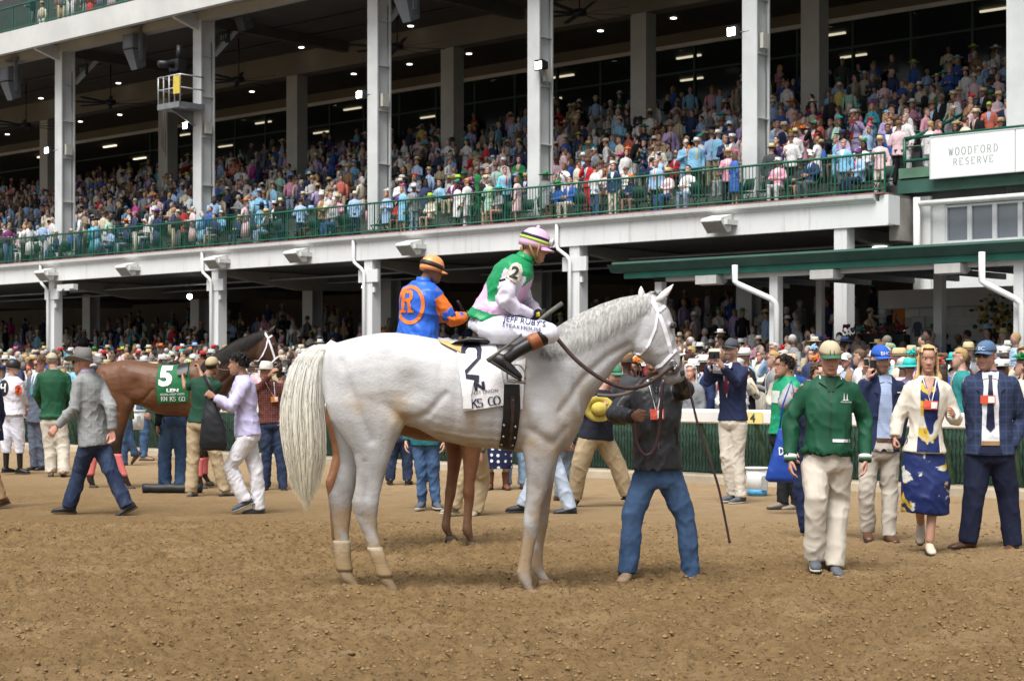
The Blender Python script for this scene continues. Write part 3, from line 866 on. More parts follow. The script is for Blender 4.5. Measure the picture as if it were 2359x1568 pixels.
def horse(name, label, loc, yaw, scale, coat, hairm, hoofm, legmod=None, headmod=None, manem=None, tail=True, group=None, wraps=None):
    root = empty(name, loc, label, 'horse', rz=yaw)
    root.scale = (scale,) * 3
    ORG[root.name] = V((0, 0, 0))
    legmod = legmod or {}
    hm = headmod or (lambda x, y: (x, y))
    m = MB()
    m.rings([(T(x, (t + b) / 2), T(x, t) - T(x, (t + b) / 2), V((0, w, 0)), 2.25) for x, t, b, w in TORSO], 28)
    m.rings([(T((a + c) / 2, (b + d) / 2), T(a, b) - T((a + c) / 2, (b + d) / 2), V((0, w, 0)), 2.1) for a, b, c, d, w in [(*hm(a, b), *hm(c, d), w) for a, b, c, d, w in NECK]], 24)
    m.rings([(T((a + c) / 2, (b + d) / 2), T(a, b) - T((a + c) / 2, (b + d) / 2), V((0, w, 0)), 2.3) for a, b, c, d, w in [(*hm(a, b), *hm(c, d), w) for a, b, c, d, w in HEAD]], 24)
    hooves = []
    for k, rows in LEGS.items():
        sh = legmod.get(k, 0)
        l0, l1 = LAT[k]
        y0, y1 = rows[0][0], rows[-1][0]
        rr = []
        for (y, a, b, w) in rows:
            f = (y - y0) / (y1 - y0)
            g = max(0, (y - 960) / (y1 - 960))
            lat = l0 + (l1 - l0) * f
            if y > 960: lat *= 1.0 - .1 * f
            dx = sh * g ** 1.2
            c = (a + b) / 2 + dx
            rr.append((T(c, y, lat), V(((b - a) / 2 / HS, 0, 0)), V((0, w, 0)), 2.1))
        m.rings(rr, 16)
        hy0, hy1, a0, b0, a1, b1 = HOOF[k]
        hooves.append((hy0, hy1, a0 + sh, b0 + sh, a1 + sh, b1 + sh, (l1) * .9))
    # point of hock, fetlock and joint knobs
    for k, bx in (('hind_near', ((822, 1152, .03),)), ('hind_far', ((760, 1146, .03),))):
        for x, y, r_ in bx: m.ball(T(x + legmod.get(k, 0) * .55, y, LAT[k][1] * .92), r_, 10, 8)
    # jaw, lips, brow
    for s in (-1, 1):
        for x, y, w, r_ in ((1545, 748, .088, .020), (1490, 795, .075, .05), (1566, 860, .038, .022)):
            m.ball(T(*hm(x, y), s * w), (r_, r_ * .7, r_), 10, 8)
    m.ball(T(*hm(1545, 879)), (.045, .038, .022), 10, 8)
    m.ball(T(*hm(1540, 868)), (.035, .04, .03), 10, 8)
    body = remesh(m, .0125, 5, .5, 'body')
    a = np_mesh(body)
    nrm = np.empty(len(a) * 3, dtype=np.float32); body.vertices.foreach_get('normal', nrm); nrm = nrm.reshape(-1, 3)
    px, py = a[:, 0] * HS + 1110, 1366 - a[:, 2] * HS
    side = np.clip(np.abs(nrm[:, 1]) * 1.6, 0, 1)
    disp = np.zeros(len(a))
    if headmod is None or name != 'x':
        for pts, amp, sg in MUSCLE:
            if pts[0][0] > 1440 and headmod: continue
            d = seg_dist(px, py, pts)
            disp += 1.35 * amp * np.exp(-(d / sg) ** 2)
    disp += .0022 * fnoise(a, 14, 3)
    a += nrm * (disp * side)[:, None]
    set_co(body, a)
    # coat colour carried on the skin itself
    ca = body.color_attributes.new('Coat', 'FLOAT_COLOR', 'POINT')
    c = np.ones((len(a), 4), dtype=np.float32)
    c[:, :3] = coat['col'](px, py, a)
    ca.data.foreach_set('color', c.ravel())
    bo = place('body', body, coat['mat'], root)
    # ears
    for s, (bx, by), (tx, ty), w in ((-1, (1517, 690), (1549, 655), .032), (1, (1481, 685), (1479, 657), .032)):
        b0, t0 = T(*hm(bx, by), s * .052), T(*hm(tx, ty), s * (.075 if s < 0 else .085))
        e = MB()
        ax = (t0 - b0)
        sd = V((.75, s * .55, -.3)).normalized() * w
        fr = ax.cross(sd).normalized() * .016
        e.rings([(b0 - ax * .15, sd * .55, fr * 1.1), (b0 + ax * .12, sd * .95, fr * 1.2), (b0 + ax * .4, sd * 1.0, fr), (b0 + ax * .7, sd * .62, fr * .7), (b0 + ax * .92, sd * .22, fr * .4), (t0, sd * .05, fr * .15)], 12)
        e.build('ear', coat['ear'], root, True)
        e = MB()
        n_ = V((.35, s * -.1 - .75, .0)).normalized() * .011
        e.rings([(b0 + ax * .1 + n_, sd * .5, fr * .5), (b0 + ax * .45 + n_, sd * .62, fr * .5), (b0 + ax * .8 + n_, sd * .22, fr * .3)], 10)
        e.build('ear_lining', coat['earin'], root, True)
    for s in (-1, 1):
        eye = MB().ball(T(*hm(1548, 751), s * .092), (.021, .017, .017), 14, 10).build('eye', mat('horse_eye', (.012, .008, .006), .08, .1, spec=.8), root, True)
        MB().tube([T(*hm(1541, 746), s * .108), T(*hm(1548, 743), s * .110), T(*hm(1555, 747), s * .105)], .006, 6).build('eyelid', coat['lid'], eye, True)
        MB().ball(T(*hm(1570, 858), s * .053), (.016, .008, .022), 10, 8).build('nostril', mat('nostril_dark', (.02, .015, .015), .7), root, True)
    for (hy0, hy1, a0, b0, a1, b1, lat) in hooves:
        MB().rings([(T((a0 + b0) / 2, hy0, lat), V(((b0 - a0) / 2 / HS, 0, 0)), V((0, .046, 0))), (T((a1 + b1) / 2, (hy0 + hy1) / 2, lat), V(((b1 - a1) / 2.1 / HS, 0, 0)), V((0, .056, 0))), (T((a1 + b1) / 2, hy1 + 4, lat), V(((b1 - a1) / 2 / HS, 0, 0)), V((0, .062, 0)))], 16).build('hoof', hoofm, root, True)
    # tail
    if tail:
        r_ = np.random.default_rng(11)
        m = MB()
        L = [(792, 728, 778, .03), (800, 706, 764, .045), (830, 677, 749, .07), (880, 657, 746, .085), (930, 647, 746, .09), (990, 646, 751, .09), (1045, 655, 750, .08), (1100, 667, 738, .06), (1140, 676, 735, .05), (1178, 690, 726, .03)]
        ys = np.array([q[0] for q in L]); xl = np.array([q[1] for q in L]); xr = np.array([q[2] for q in L]); dl = np.array([q[3] for q in L])
        n_ = 3800
        for i in range(n_):
            q = r_.random(); dep = r_.normal() * .6
            q2 = np.clip(q + r_.normal() * .06, 0, 1)
            yend = 1000 + r_.random() ** .8 * 182 - 110 * abs(q - .5)
            if r_.random() < .12: yend = 900 + r_.random() * 160
            pts = []
            ph, am = r_.uniform(0, 6.28), r_.uniform(.3, 2.6)
            for j in range(11):
                f = j / 10
                y = 794 + (yend - 794) * f ** 1.15
                qq = q + (q2 - q) * f
                x = np.interp(y, ys, xl) * (1 - qq) + np.interp(y, ys, xr) * qq
                x += math.sin(ph + f * 7) * am * f + (y > 1040) * r_.normal() * 1.2
                d_ = np.interp(y, ys, dl) * dep * (1 if abs(dep) < 1 else 1 / abs(dep)) * math.sqrt(max(.05, 1 - (2 * qq - 1) ** 2))
                pts.append(T(x, y, float(d_)))
            w = r_.uniform(.0009, .0019)
            m.tube(pts, [w * 1.2] * 9 + [w * .8, w * .3], 3, False)
        # soft core so that the fall of hair has body
        m.rings([(T((a_ + b_) / 2, y), V(((b_ - a_) / 2.7 / HS, 0, 0)), V((0, d_ * .6, 0))) for y, a_, b_, d_ in L[:-4]], 16)
        # dock
        m.rings([(T(784, 806), V((.03, 0, .03)), V((0, .05, 0))), (T(752, 800), V((.03, 0, .055)), V((0, .05, 0))), (T(725, 815), V((.06, 0, .05)), V((0, .05, 0))), (T(708, 850), V((.07, 0, .0)), V((0, .05, 0)))], 12)
        m.build('tail', hairm, root, True)
    # mane falling to the near side
    r_ = np.random.default_rng(12)
    bv = bvh_of(bo)
    cr = [(1264, 765), (1300, 742), (1341, 719), (1386, 699), (1430, 685), (1470, 678), (1500, 674)]
    cl = np.array(cr, dtype=float)
    m = MB()
    tt = np.linspace(0, 1, len(cr))
    for i in range(1900):
        f = r_.random()
        x, y = np.interp(f, tt, cl[:, 0]), np.interp(f, tt, cl[:, 1])
        ln = (46 + 48 * math.sin(math.pi * min(1, f * 1.05 + .05)) ** .8) * r_.uniform(.55, 1.15)
        lean = r_.normal(-.28, .13)
        p0 = T(*hm(x, y + 3), r_.uniform(-.02, .02))
        pts = [p0 + V((0, 0, .004)), p0 + V((-.003, -.018, .008))]
        for j in range(1, 6):
            g = j / 5
            qx, qy = hm(x + lean * ln * g + math.sin(g * 4 + i) * 1.5, y + ln * g)
            p = T(qx, qy, 0)
            h = bv.ray_cast(V((p.x, -.6, p.z)), V((0, 1, 0)), .9)
            lat = (h[0].y if h[0] is not None else -.08) - .006 - .006 * r_.random()
            pts.append(V((p.x, lat, p.z)))
        w = r_.uniform(.0012, .0026)
        m.tube(pts, [w] * 5 + [w * .7, w * .25], 3, False)
    for i in range(70):   # forelock
        x, y = hm(1506 + r_.normal() * 6, 674)
        p0 = T(x, y, r_.normal() * .02)
        m.tube([p0, p0 + V((.02, r_.normal() * .02, .012)), p0 + V((.05 + r_.random() * .02, r_.normal() * .03, -.02 - r_.random() * .03))], [.003, .003, .001], 3, False)
    m.build('mane', manem or hairm, root, True)
    return root, bo, bv, hm

def coat_mat(name, rough, mott, tint, amt, veins=True):
    m, t, b = _new(name)
    at = t.nodes.new('ShaderNodeAttribute'); at.attribute_name = 'Coat'
    c = at.outputs['Color']
    n1 = ramp(t, noise(t, 7, 6, .65), .35, .72)
    mx = t.nodes.new('ShaderNodeMix'); mx.data_type = 'RGBA'; mx.blend_type = 'MULTIPLY'
    f = t.nodes.new('ShaderNodeMath'); f.operation = 'MULTIPLY'; f.inputs[1].default_value = amt
    t.links.new(n1, f.inputs[0]); t.links.new(f.outputs[0], mx.inputs[0])
    t.links.new(c, mx.inputs[6]); mx.inputs[7].default_value = (*tint, 1)
    c = mx.outputs[2]
    fine = ramp(t, noise(t, 160, 2, .5, stretch=(1, 1, .35)), .25, .75)
    c = mixnode(t, c, mixnode(t, c, mott, .12), fine)
    t.links.new(c, b.inputs['Base Color'])
    b.inputs['Roughness'].default_value = rough; b.inputs['Specular IOR Level'].default_value = .3
    nz = t.nodes.new('ShaderNodeTexNoise'); nz.noise_type = 'RIDGED_MULTIFRACTAL'
    nz.inputs['Scale'].default_value = 7; nz.inputs['Detail'].default_value = 2; nz.inputs['Distortion'].default_value = .7
    tx = t.nodes.new('ShaderNodeTexCoord'); t.links.new(tx.outputs['Object'], nz.inputs['Vector'])
    sm_ = t.nodes.new('ShaderNodeMath'); sm_.operation = 'MULTIPLY_ADD'; sm_.inputs[1].default_value = .5
    t.links.new(ramp(t, nz.outputs[0], 1.15, 1.6), sm_.inputs[0]); t.links.new(noise(t, 40, 5, .65, dist=.8), sm_.inputs[2])
    bumpn(t, b, sm_.outputs[0], .55, .009)
    return m
def hair_mat(name, lo, hi, low=None, zr=(0, 1)):
    m, t, b = _new(name)
    c = mixnode(t, lo, hi, ramp(t, noise(t, 60, 3, .6, stretch=(1, 1, .08)), .3, .7))
    if low:
        tc = t.nodes.new('ShaderNodeTexCoord'); sx = t.nodes.new('ShaderNodeSeparateXYZ')
        t.links.new(tc.outputs['Object'], sx.inputs[0])
        c = mixnode(t, mixnode(t, c, low, .75), c, ramp(t, sx.outputs[2], *zr))
    t.links.new(c, b.inputs['Base Color']); b.inputs['Roughness'].default_value = .5; b.inputs['Specular IOR Level'].default_value = .3
    return m
def sm01(x, a, b):
    t = np.clip((x - a) / (b - a), 0, 1)
    return t * t * (3 - 2 * t)
def blot(px, py, cx, cy, rx, ry): return np.exp(-(((px - cx) / rx) ** 2 + ((py - cy) / ry) ** 2))
def grey_coat(px, py, a):
    n1 = fnoise(a, 9, 21); n2 = fnoise(a, 22, 22); n3 = fnoise(a, 4, 23)
    c = np.tile(np.array([.565, .565, .56]), (len(a), 1))
    def mixc(c, col, w): w = np.clip(w, 0, 1)[:, None]; return c * (1 - w) + np.array(col) * w
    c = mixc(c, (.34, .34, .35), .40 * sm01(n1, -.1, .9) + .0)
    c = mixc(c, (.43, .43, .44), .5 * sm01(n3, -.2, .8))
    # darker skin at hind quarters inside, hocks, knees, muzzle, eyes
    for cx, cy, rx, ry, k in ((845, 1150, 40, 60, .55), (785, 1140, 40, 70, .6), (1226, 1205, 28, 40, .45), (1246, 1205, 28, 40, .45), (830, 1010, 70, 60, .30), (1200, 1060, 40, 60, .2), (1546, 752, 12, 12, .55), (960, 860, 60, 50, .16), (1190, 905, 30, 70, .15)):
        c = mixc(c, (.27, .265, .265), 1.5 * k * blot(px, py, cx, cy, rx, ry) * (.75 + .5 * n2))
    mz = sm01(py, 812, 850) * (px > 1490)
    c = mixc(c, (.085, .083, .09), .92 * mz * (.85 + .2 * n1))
    # mud and sweat stains
    tan = (.42, .29, .13)
    for cx, cy, rx, ry, k in ((845, 925, 34, 26, .38), (925, 960, 26, 46, .42), (1000, 1000, 60, 22, .42), (1100, 1020, 80, 18, .30), (1090, 960, 16, 40, .22), (1310, 985, 36, 60, .40), (1345, 930, 20, 60, .35), (1220, 1020, 40, 30, .3), (1205, 900, 14, 100, .30), (1285, 1040, 30, 22, .4), (1250, 1150, 26, 70, .3)):
        c = mixc(c, tan, k * 1.9 * blot(px, py, cx, cy, rx, ry) * np.clip(.8 + .9 * n2, 0, 1.6))
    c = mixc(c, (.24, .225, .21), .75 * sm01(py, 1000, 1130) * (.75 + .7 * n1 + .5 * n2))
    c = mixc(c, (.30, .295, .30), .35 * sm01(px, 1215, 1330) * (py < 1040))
    low = sm01(py, 1060, 1290)
    c = mixc(c, (.30, .20, .10), np.clip(low * (.8 + 1.2 * n2 + .8 * n1), 0, .95))
    c = mixc(c, (.25, .165, .08), sm01(py, 1318, 1352) * .9)
    return c
def bay_coat(dark):
    def f(px, py, a):
        n1 = fnoise(a, 6, 31); n2 = fnoise(a, 20, 32)
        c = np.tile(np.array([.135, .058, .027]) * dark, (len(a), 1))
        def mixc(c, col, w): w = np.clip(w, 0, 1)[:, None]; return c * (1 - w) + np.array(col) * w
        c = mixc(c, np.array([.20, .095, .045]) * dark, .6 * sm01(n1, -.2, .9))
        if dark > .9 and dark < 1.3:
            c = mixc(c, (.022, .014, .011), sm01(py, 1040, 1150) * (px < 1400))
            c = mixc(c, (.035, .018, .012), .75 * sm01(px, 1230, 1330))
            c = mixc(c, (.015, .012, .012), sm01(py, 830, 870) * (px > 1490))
        else:
            c = mixc(c, (.16, .10, .06), sm01(py, 1190, 1330) * .8)
        return c
    return f
EARP = mat('ear_pink', (.62, .52, .50), .7, .1, 20)
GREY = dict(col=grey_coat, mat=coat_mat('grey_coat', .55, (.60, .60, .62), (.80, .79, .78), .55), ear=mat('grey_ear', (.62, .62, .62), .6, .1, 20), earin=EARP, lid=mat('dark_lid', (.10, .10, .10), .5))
HAIRG = hair_mat('grey_horse_hair', (.70, .685, .63), (.82, .81, .75), (.82, .71, .44), (.45, 1.55))
HOOFM = mat('muddy_hoof', (.22, .145, .075), .9, .25, 20, .4, 60)
WH_D = 12.195
wh_loc = P(1110, 1366, WH_D)
wh_loc.z = -.015
wh, whb, whv, whm = horse('white_horse', 'grey-white racehorse numbered 2 with white bridle and long cream tail', wh_loc, 0.0, 1.0, GREY, HAIRG, HOOFM, manem=hair_mat('grey_mane_hair', (.30, .295, .285), (.62, .61, .58)))

# ---- tack helpers (horse-local coordinates)
LEATHER = mat('dark_leather', (.045, .026, .022), .45, .25, 20, .15, 80)
BLKL = mat('black_leather', (.012, .011, .012), .4, .2, 20, .1, 80)
WEB = mat('white_webbing', (.76, .75, .80), .6, .05, 30, .1, 200)
CLOTHW = mat('white_cloth', (.78, .77, .78), .75, .06, 9, .35, 22, bdist=.012)
STEEL = mat('bit_steel', (.35, .34, .32), .3, .1, metal=.9)
def surf(bv, px, py, side=-1, off=.006):
    p = T(px, py)
    h = bv.ray_cast(V((p.x, side * .8, p.z)), V((0, -side, 0)), .9)
    lat = h[0].y if h[0] is not None else side * .07
    return V((p.x, lat + side * off, p.z))
def strap(name, pts, parent, bv, m, w=.011, hm=None, side=-1, sub=3, off=.004, flat=.3):
    hm = hm or (lambda x, y: (x, y))
    q = []
    for (a, b), (c, d) in zip(pts[:-1], pts[1:]):
        for k in range(sub): q.append((a + (c - a) * k / sub, b + (d - b) * k / sub))
    q.append(pts[-1])
    w3 = [surf(bv, *hm(x, y), side, off) for x, y in q]
    # ribbon lying on the skin
    b = MB(); n = V((0, side, 0))
    L = len(w3)
    for i, p in enumerate(w3):
        t = (w3[min(i + 1, L - 1)] - w3[max(i - 1, 0)]).normalized()
        s_ = t.cross(n).normalized() * w
        for vv in (p - s_, p - s_ + n * .005, p + s_ + n * .005, p + s_): b.v.append(tuple(vv))
    for i in range(L - 1):
        for j in range(4):
            b.f.append((i * 4 + j, i * 4 + (j + 1) % 4, i * 4 + 4 + (j + 1) % 4, i * 4 + 4 + j)); b.mi.append(0)
    return b.build(name, m, parent)
def bridle(root, bv, hm, web, full=True):
    br = MB().ball(T(*hm(*K2(1440, 815)), -.1), (.012, .006, .012)).build('bridle', web, root, True)
    for s in (-1, 1):
        strap('cheek_strap', [K2(1365, 705), K2(1425, 815), K2(1470, 935), K2(1505, 1050), K2(1528, 1135)], br, bv, web, .014, hm, s)
        strap('throat_latch', [K2(1422, 825), K2(1400, 950), K2(1350, 1070), K2(1290, 1140), K2(1236, 1128)], br, bv, web, .009, hm, s)
        strap('brow_band', [K2(1425, 815), K2(1465, 785), K2(1484, 768)], br, bv, web, .012, hm, s)
        strap('nose_band', [K2(1404, 1245), K2(1450, 1225), K2(1520, 1150), K2(1560, 1112), K2(1598, 1092)], br, bv, web, .011, hm, s)
        strap('mouth_strap', [K2(1608, 1150), K2(1600, 1220), K2(1560, 1285), K2(1480, 1290)], br, bv, LEATHER, .009, hm, s)
        c = surf(bv, *hm(*K2(1540, 1222)), s, .012)
        MB().tube([c + V((.026 * math.cos(t), 0, .03 * math.sin(t))) for t in np.linspace(0, 6.29, 17)], .0055, 6).build('bit_ring', STEEL, br, True)
    return br
wbr = bridle(wh, whv, whm, WEB)
# reins
def rein(name, pts, parent, m, r=.011, lat=None):
    q = [T(x, y, l) for x, y, l in pts]
    out = []
    for i in range(len(q) - 1):
        p0, p1, p2, p3 = q[max(i - 1, 0)], q[i], q[i + 1], q[min(i + 2, len(q) - 1)]
        for k in range(6):
            t = k / 6
            out.append(.5 * ((2 * p1) + (p2 - p0) * t + (2 * p0 - 5 * p1 + 4 * p2 - p3) * t * t + (3 * p1 - p0 - 3 * p2 + p3) * t ** 3))
    out.append(q[-1])
    return MB().tube(out, r, 6, True, .45).build(name, m, parent, True)
rein('rein', [(*K2(1535, 1230), -.10), (*K2(1440, 1300), -.16), (*K2(1320, 1372), -.24), (*K2(1180, 1398), -.29), (*K2(1040, 1358), -.31), (*K2(920, 1290), -.32), (*K2(800, 1195), -.32), (*K2(720, 1110), -.31), (*K2(655, 1030), -.30), (*K2(600, 940), -.20)], wh, LEATHER, .016)
rein('rein', [(*K2(1500, 1250), .08), (*K2(1330, 1330), .05), (*K2(1230, 1420), -.05), (*K2(1100, 1455), -.12), (*K2(960, 1450), -.14)], wh, mat('rein_brown', (.10, .075, .065), .5, .2), .014)
# saddle, pads, cloth, girth
MB().rings([(T(*K1(1450, 1050), 0), V((.05, 0, .02)), V((0, .20, 0))), (T(*K1(1560, 1030), 0), V((.05, 0, .035)), V((0, .21, 0))), (T(1130, 785), V((0, 0, .035)), V((0, .19, 0))), (T(1180, 765), V((0, 0, .04)), V((0, .15, 0))), (T(1218, 752), V((.01, 0, .02)), V((0, .06, 0)))], 16).build('saddle', BLKL, wh, True)
def hpoly(name, pts, m, parent, bv=None, off=.008, thick=.006, cell=.02):
    """a flat piece cut to pts (photo measurements) lying on the horse's near side"""
    q = [((x - 1110) / HS, (1366 - y) / HS) for x, y in pts]
    cx = sum(a for a, _ in q) / len(q); cz_ = sum(b for _, b in q) / len(q)
    return decal(name, [[(a - cx, b - cz_) for a, b in q]], m, parent, bv or whv, V((cx, 0, cz_)), (1, 0, 0), (0, 0, 1), off=off, cell=cell, thick=thick, n=(0, -1, 0), far=.8)
hpoly('saddle_pad', [K1(1306, 1002), K1(1340, 990), K1(1420, 1000), K1(1500, 1050), K1(1500, 1130), K1(1400, 1082), K1(1340, 1052)], mat('tan_pad', (.50, .37, .16), .8, .15, 12, .3, 40), wh, off=.004, thick=.03)
cl = hpoly('saddle_cloth', [K1(1375, 985), K1(1480, 990), K1(1640, 1030), K1(1760, 1065), K1(1790, 1190), K1(1810, 1320), K1(1838, 1440), K1(1848, 1520), K1(1700, 1545), K1(1520, 1572), K1(1512, 1440), K1(1490, 1280), K1(1468, 1120)], CLOTHW, wh, off=.014, thick=.008)
clv = bvh_of(cl)
hpoly('cloth_fold', [K1(1470, 1130), K1(1492, 1280), K1(1512, 1440), K1(1520, 1572), K1(1585, 1568), K1(1578, 1450), K1(1600, 1340), K1(1540, 1330), K1(1520, 1200)], CLOTHW, cl, clv, off=.006, thick=.008)
NAVY = mat('print_navy', (.016, .018, .038), .7, .1)
def on_cloth(name, shape, c, size, parent, bv, rot=0.0, m=NAVY, off=.006):
    a = R(rot)
    return decal(name, shape, m, parent, bv, T(*c), (math.cos(a), 0, math.sin(a)), (-math.sin(a), 0, math.cos(a)), off=off, size=size, cell=.012, n=(0, -1, 0), far=.8, thick=.0015)
def two(w=.27):
    return [[(-.48, .18), (-.48, .30), (-.30, .5), (.30, .5), (.48, .32), (.48, .10), (.30, .10), (.26, .16), (.26, .26), (.16, .33), (-.16, .33), (-.26, .26), (-.26, .18)], [(.30, .10), (.48, .10), (-.14, -.32), (-.34, -.32)], [(-.34, -.32), (.48, -.32), (.48, -.5), (-.42, -.5), (-.42, -.38)]]
on_cloth('numeral', two(), K1(1570, 1195), (.148, .285), cl, clv, -5)
on_cloth('emblem', ('text', 'N', .06), K1(1640, 1380), (.072, .058), cl, clv, 6)
on_cloth('lettering', ('text', 'F:DIT UNION', 0), K1(1676, 1424), (.185, .024), cl, clv, 7)
for j, ch in enumerate('KS GO'):
    if ch == ' ': continue
    on_cloth('letter', serif_polys(ch, .046, .056, .12), (K1(1602 + j * 42, 1510 - j * 6)[0], K1(0, 1512 - j * 6)[1]), (1, 1), cl, clv, 7)
hpoly('pad_flap', [K2(345, 1200), K2(418, 1170), K2(405, 1350), K2(392, 1555), K2(345, 1560), K2(338, 1380)], CLOTHW, wh, off=.006)
gl = hpoly('girth', [K4(240, -40), K4(350, -40), K4(356, 130), K4(345, 240), K4(330, 350), K4(305, 450), K4(200, 436), K4(215, 340), K4(232, 180)], BLKL, wh, off=.012, thick=.012)
hpoly('girth_strap', [K4(282, 40), K4(318, 40), K4(312, 180), K4(302, 300), K4(288, 440), K4(262, 440), K4(280, 300), K4(290, 180)], LEATHER, gl, off=.028)
for x, y in ((300, 70), (240, 250), (320, 260), (235, 330), (316, 340), (222, 390), (300, 395)):
    MB().ball(surf(whv, *K4(x, y), -1, .03), (.009, .004, .009)).build('buckle', STEEL, gl, True)
# bandages on the hind cannons
def wrap_mat(name, col, dirt_c, z0, z1):
    m, t, b = _new(name)
    tc = t.nodes.new('ShaderNodeTexCoord'); sx = t.nodes.new('ShaderNodeSeparateXYZ'); t.links.new(tc.outputs['Object'], sx.inputs[0])
    ad = t.nodes.new('ShaderNodeMath'); ad.operation = 'MULTIPLY_ADD'; ad.inputs[1].default_value = .28
    t.links.new(noise(t, 14, 5, .7), ad.inputs[0]); t.links.new(sx.outputs[2], ad.inputs[2])
    c = mixnode(t, dirt_c, col, ramp(t, ad.outputs[0], z0, z1))
    t.links.new(c, b.inputs['Base Color']); b.inputs['Roughness'].default_value = .85
    bumpn(t, b, noise(t, 30, 3, stretch=(.3, .3, 4)), .6, .006)
    return m
WRAPW = wrap_mat('bandage_muddy', (.58, .53, .42), (.29, .20, .10), .40, .62)
def bandage(root, leg, y0, y1, m, sh=0, tape=None):
    rows = [r_ for r_ in LEGS[leg]]
    ys = [r_[0] for r_ in rows]
    rr = []
    for y in np.linspace(y0, y1, 10):
        a = np.interp(y, ys, [r_[1] for r_ in rows]); b = np.interp(y, ys, [r_[2] for r_ in rows]); w = np.interp(y, ys, [r_[3] for r_ in rows])
        g = max(0, (y - 960) / (ys[-1] - 960)); f = (y - ys[0]) / (ys[-1] - ys[0])
        lat = (LAT[leg][0] + (LAT[leg][1] - LAT[leg][0]) * f) * (1 - .1 * f)
        k = 1.0 + .02 * math.sin(y)
        rr.append((T((a + b) / 2 + sh * g ** 1.2, y, lat), V((((b - a) / 2 / HS + .007) * k, 0, 0)), V((0, (w + .006) * k, 0)), 2.2))
    return MB().rings(rr, 18).build('bandage', m, root, True)
for lg, y0, y1 in (('hind_near', 1255, 1322), ('hind_far', 1247, 1318)):
    bn = bandage(wh, lg, y0, y1, WRAPW)
    rows = LEGS[lg]
# ================================================================== people
UP = V((0, 0, 1))
def fwd(yaw): return V((math.sin(R(yaw)), -math.cos(R(yaw)), 0))
def skin_mat():
    m, t, b = _new('skin')
    at = t.nodes.new('ShaderNodeAttribute'); at.attribute_name = 'Skin'
    c = mixnode(t, at.outputs['Color'], mixnode(t, at.outputs['Color'], (.45, .16, .11), .22), ramp(t, noise(t, 22, 4, .6), .45, .75))
    t.links.new(c, b.inputs['Base Color'])
    b.inputs['Roughness'].default_value = .5; b.inputs['Specular IOR Level'].default_value = .35
    b.inputs['Subsurface Weight'].default_value = 0.0
    bumpn(t, b, noise(t, 120, 3), .12, .002)
    return m
SKIN = skin_mat()
TONES = {'fair': (.52, .32, .24), 'tan': (.42, .235, .16), 'red': (.50, .27, .20), 'olive': (.33, .19, .12), 'brown': (.20, .105, .065), 'dark': (.085, .045, .03)}
def fabric(name, col, rough=.85, fold=.45, fscale=13, weave=260, stripes=None, var=.10):
    key = 'fab_' + name
    if key in MATS: return MATS[key]
    m, t, b = _new(key)
    lo = tuple(c * (1 - var) for c in col); hi = tuple(min(1, c * (1 + var)) for c in col)
    c = mixnode(t, lo, hi, ramp(t, noise(t, 5, 5, .6), .3, .7))
    if name.startswith('denim'):
        c = mixnode(t, c, tuple(min(.6, x * 2.0 + .03) for x in col), ramp(t, noise(t, 3.2, 5, .65), .46, .78))
    if stripes:
        kind, col2, sc = stripes
        tc = t.nodes.new('ShaderNodeTexCoord')
        if kind == 'dots':
            v = t.nodes.new('ShaderNodeTexVoronoi'); v.inputs['Scale'].default_value = sc; v.inputs['Randomness'].default_value = .35
            t.links.new(tc.outputs['Object'], v.inputs['Vector'])
            f = ramp(t, v.outputs['Distance'], .26, .22)
        elif kind == 'floral':
            f = ramp(t, noise(t, sc, 3, .5, dist=.6), .56, .59)
            c2 = mixnode(t, col2, (.55, .38, .03), ramp(t, noise(t, sc * .8, 2), .5, .55))
            col2 = c2
        else:
            out = None
            for d in (('X', 'Z') if kind in ('plaid', 'check') else ('X',)):
                w = t.nodes.new('ShaderNodeTexWave'); w.wave_type = 'BANDS'; w.bands_direction = d
                w.inputs['Scale'].default_value = sc
                t.links.new(tc.outputs['Object'], w.inputs['Vector'])
                r_ = ramp(t, w.outputs['Fac'], .86 if kind == 'check' else .6, .95 if kind == 'check' else .7)
                if out is None: out = r_
                else:
                    mx = t.nodes.new('ShaderNodeMath'); mx.operation = 'MAXIMUM'
                    t.links.new(out, mx.inputs[0]); t.links.new(r_, mx.inputs[1]); out = mx.outputs[0]
            f = out
            if kind == 'check':
                q = t.nodes.new('ShaderNodeMath'); q.operation = 'MULTIPLY'; q.inputs[1].default_value = .45
                t.links.new(f, q.inputs[0]); f = q.outputs[0]
        c = mixnode(t, c, col2, f)
    t.links.new(c, b.inputs['Base Color'])
    b.inputs['Roughness'].default_value = rough; b.inputs['Specular IOR Level'].default_value = .25
    nz = t.nodes.new('ShaderNodeTexNoise'); nz.noise_type = 'RIDGED_MULTIFRACTAL'
    nz.inputs['Scale'].default_value = fscale * .55; nz.inputs['Detail'].default_value = 3; nz.inputs['Distortion'].default_value = .9
    tcx = t.nodes.new('ShaderNodeTexCoord'); t.links.new(tcx.outputs['Object'], nz.inputs['Vector'])
    bumpn(t, b, nz.outputs[0], min(1, fold * .8), .014)
    MATS[key] = m
    return m
EYEW = mat('eye_white', (.62, .60, .57), .25, .03)
EYED = mat('eye_iris', (.035, .025, .02), .15, .1)
SHADES = mat('sunglass_lens', (.010, .010, .012), .12, .1, spec=.8)

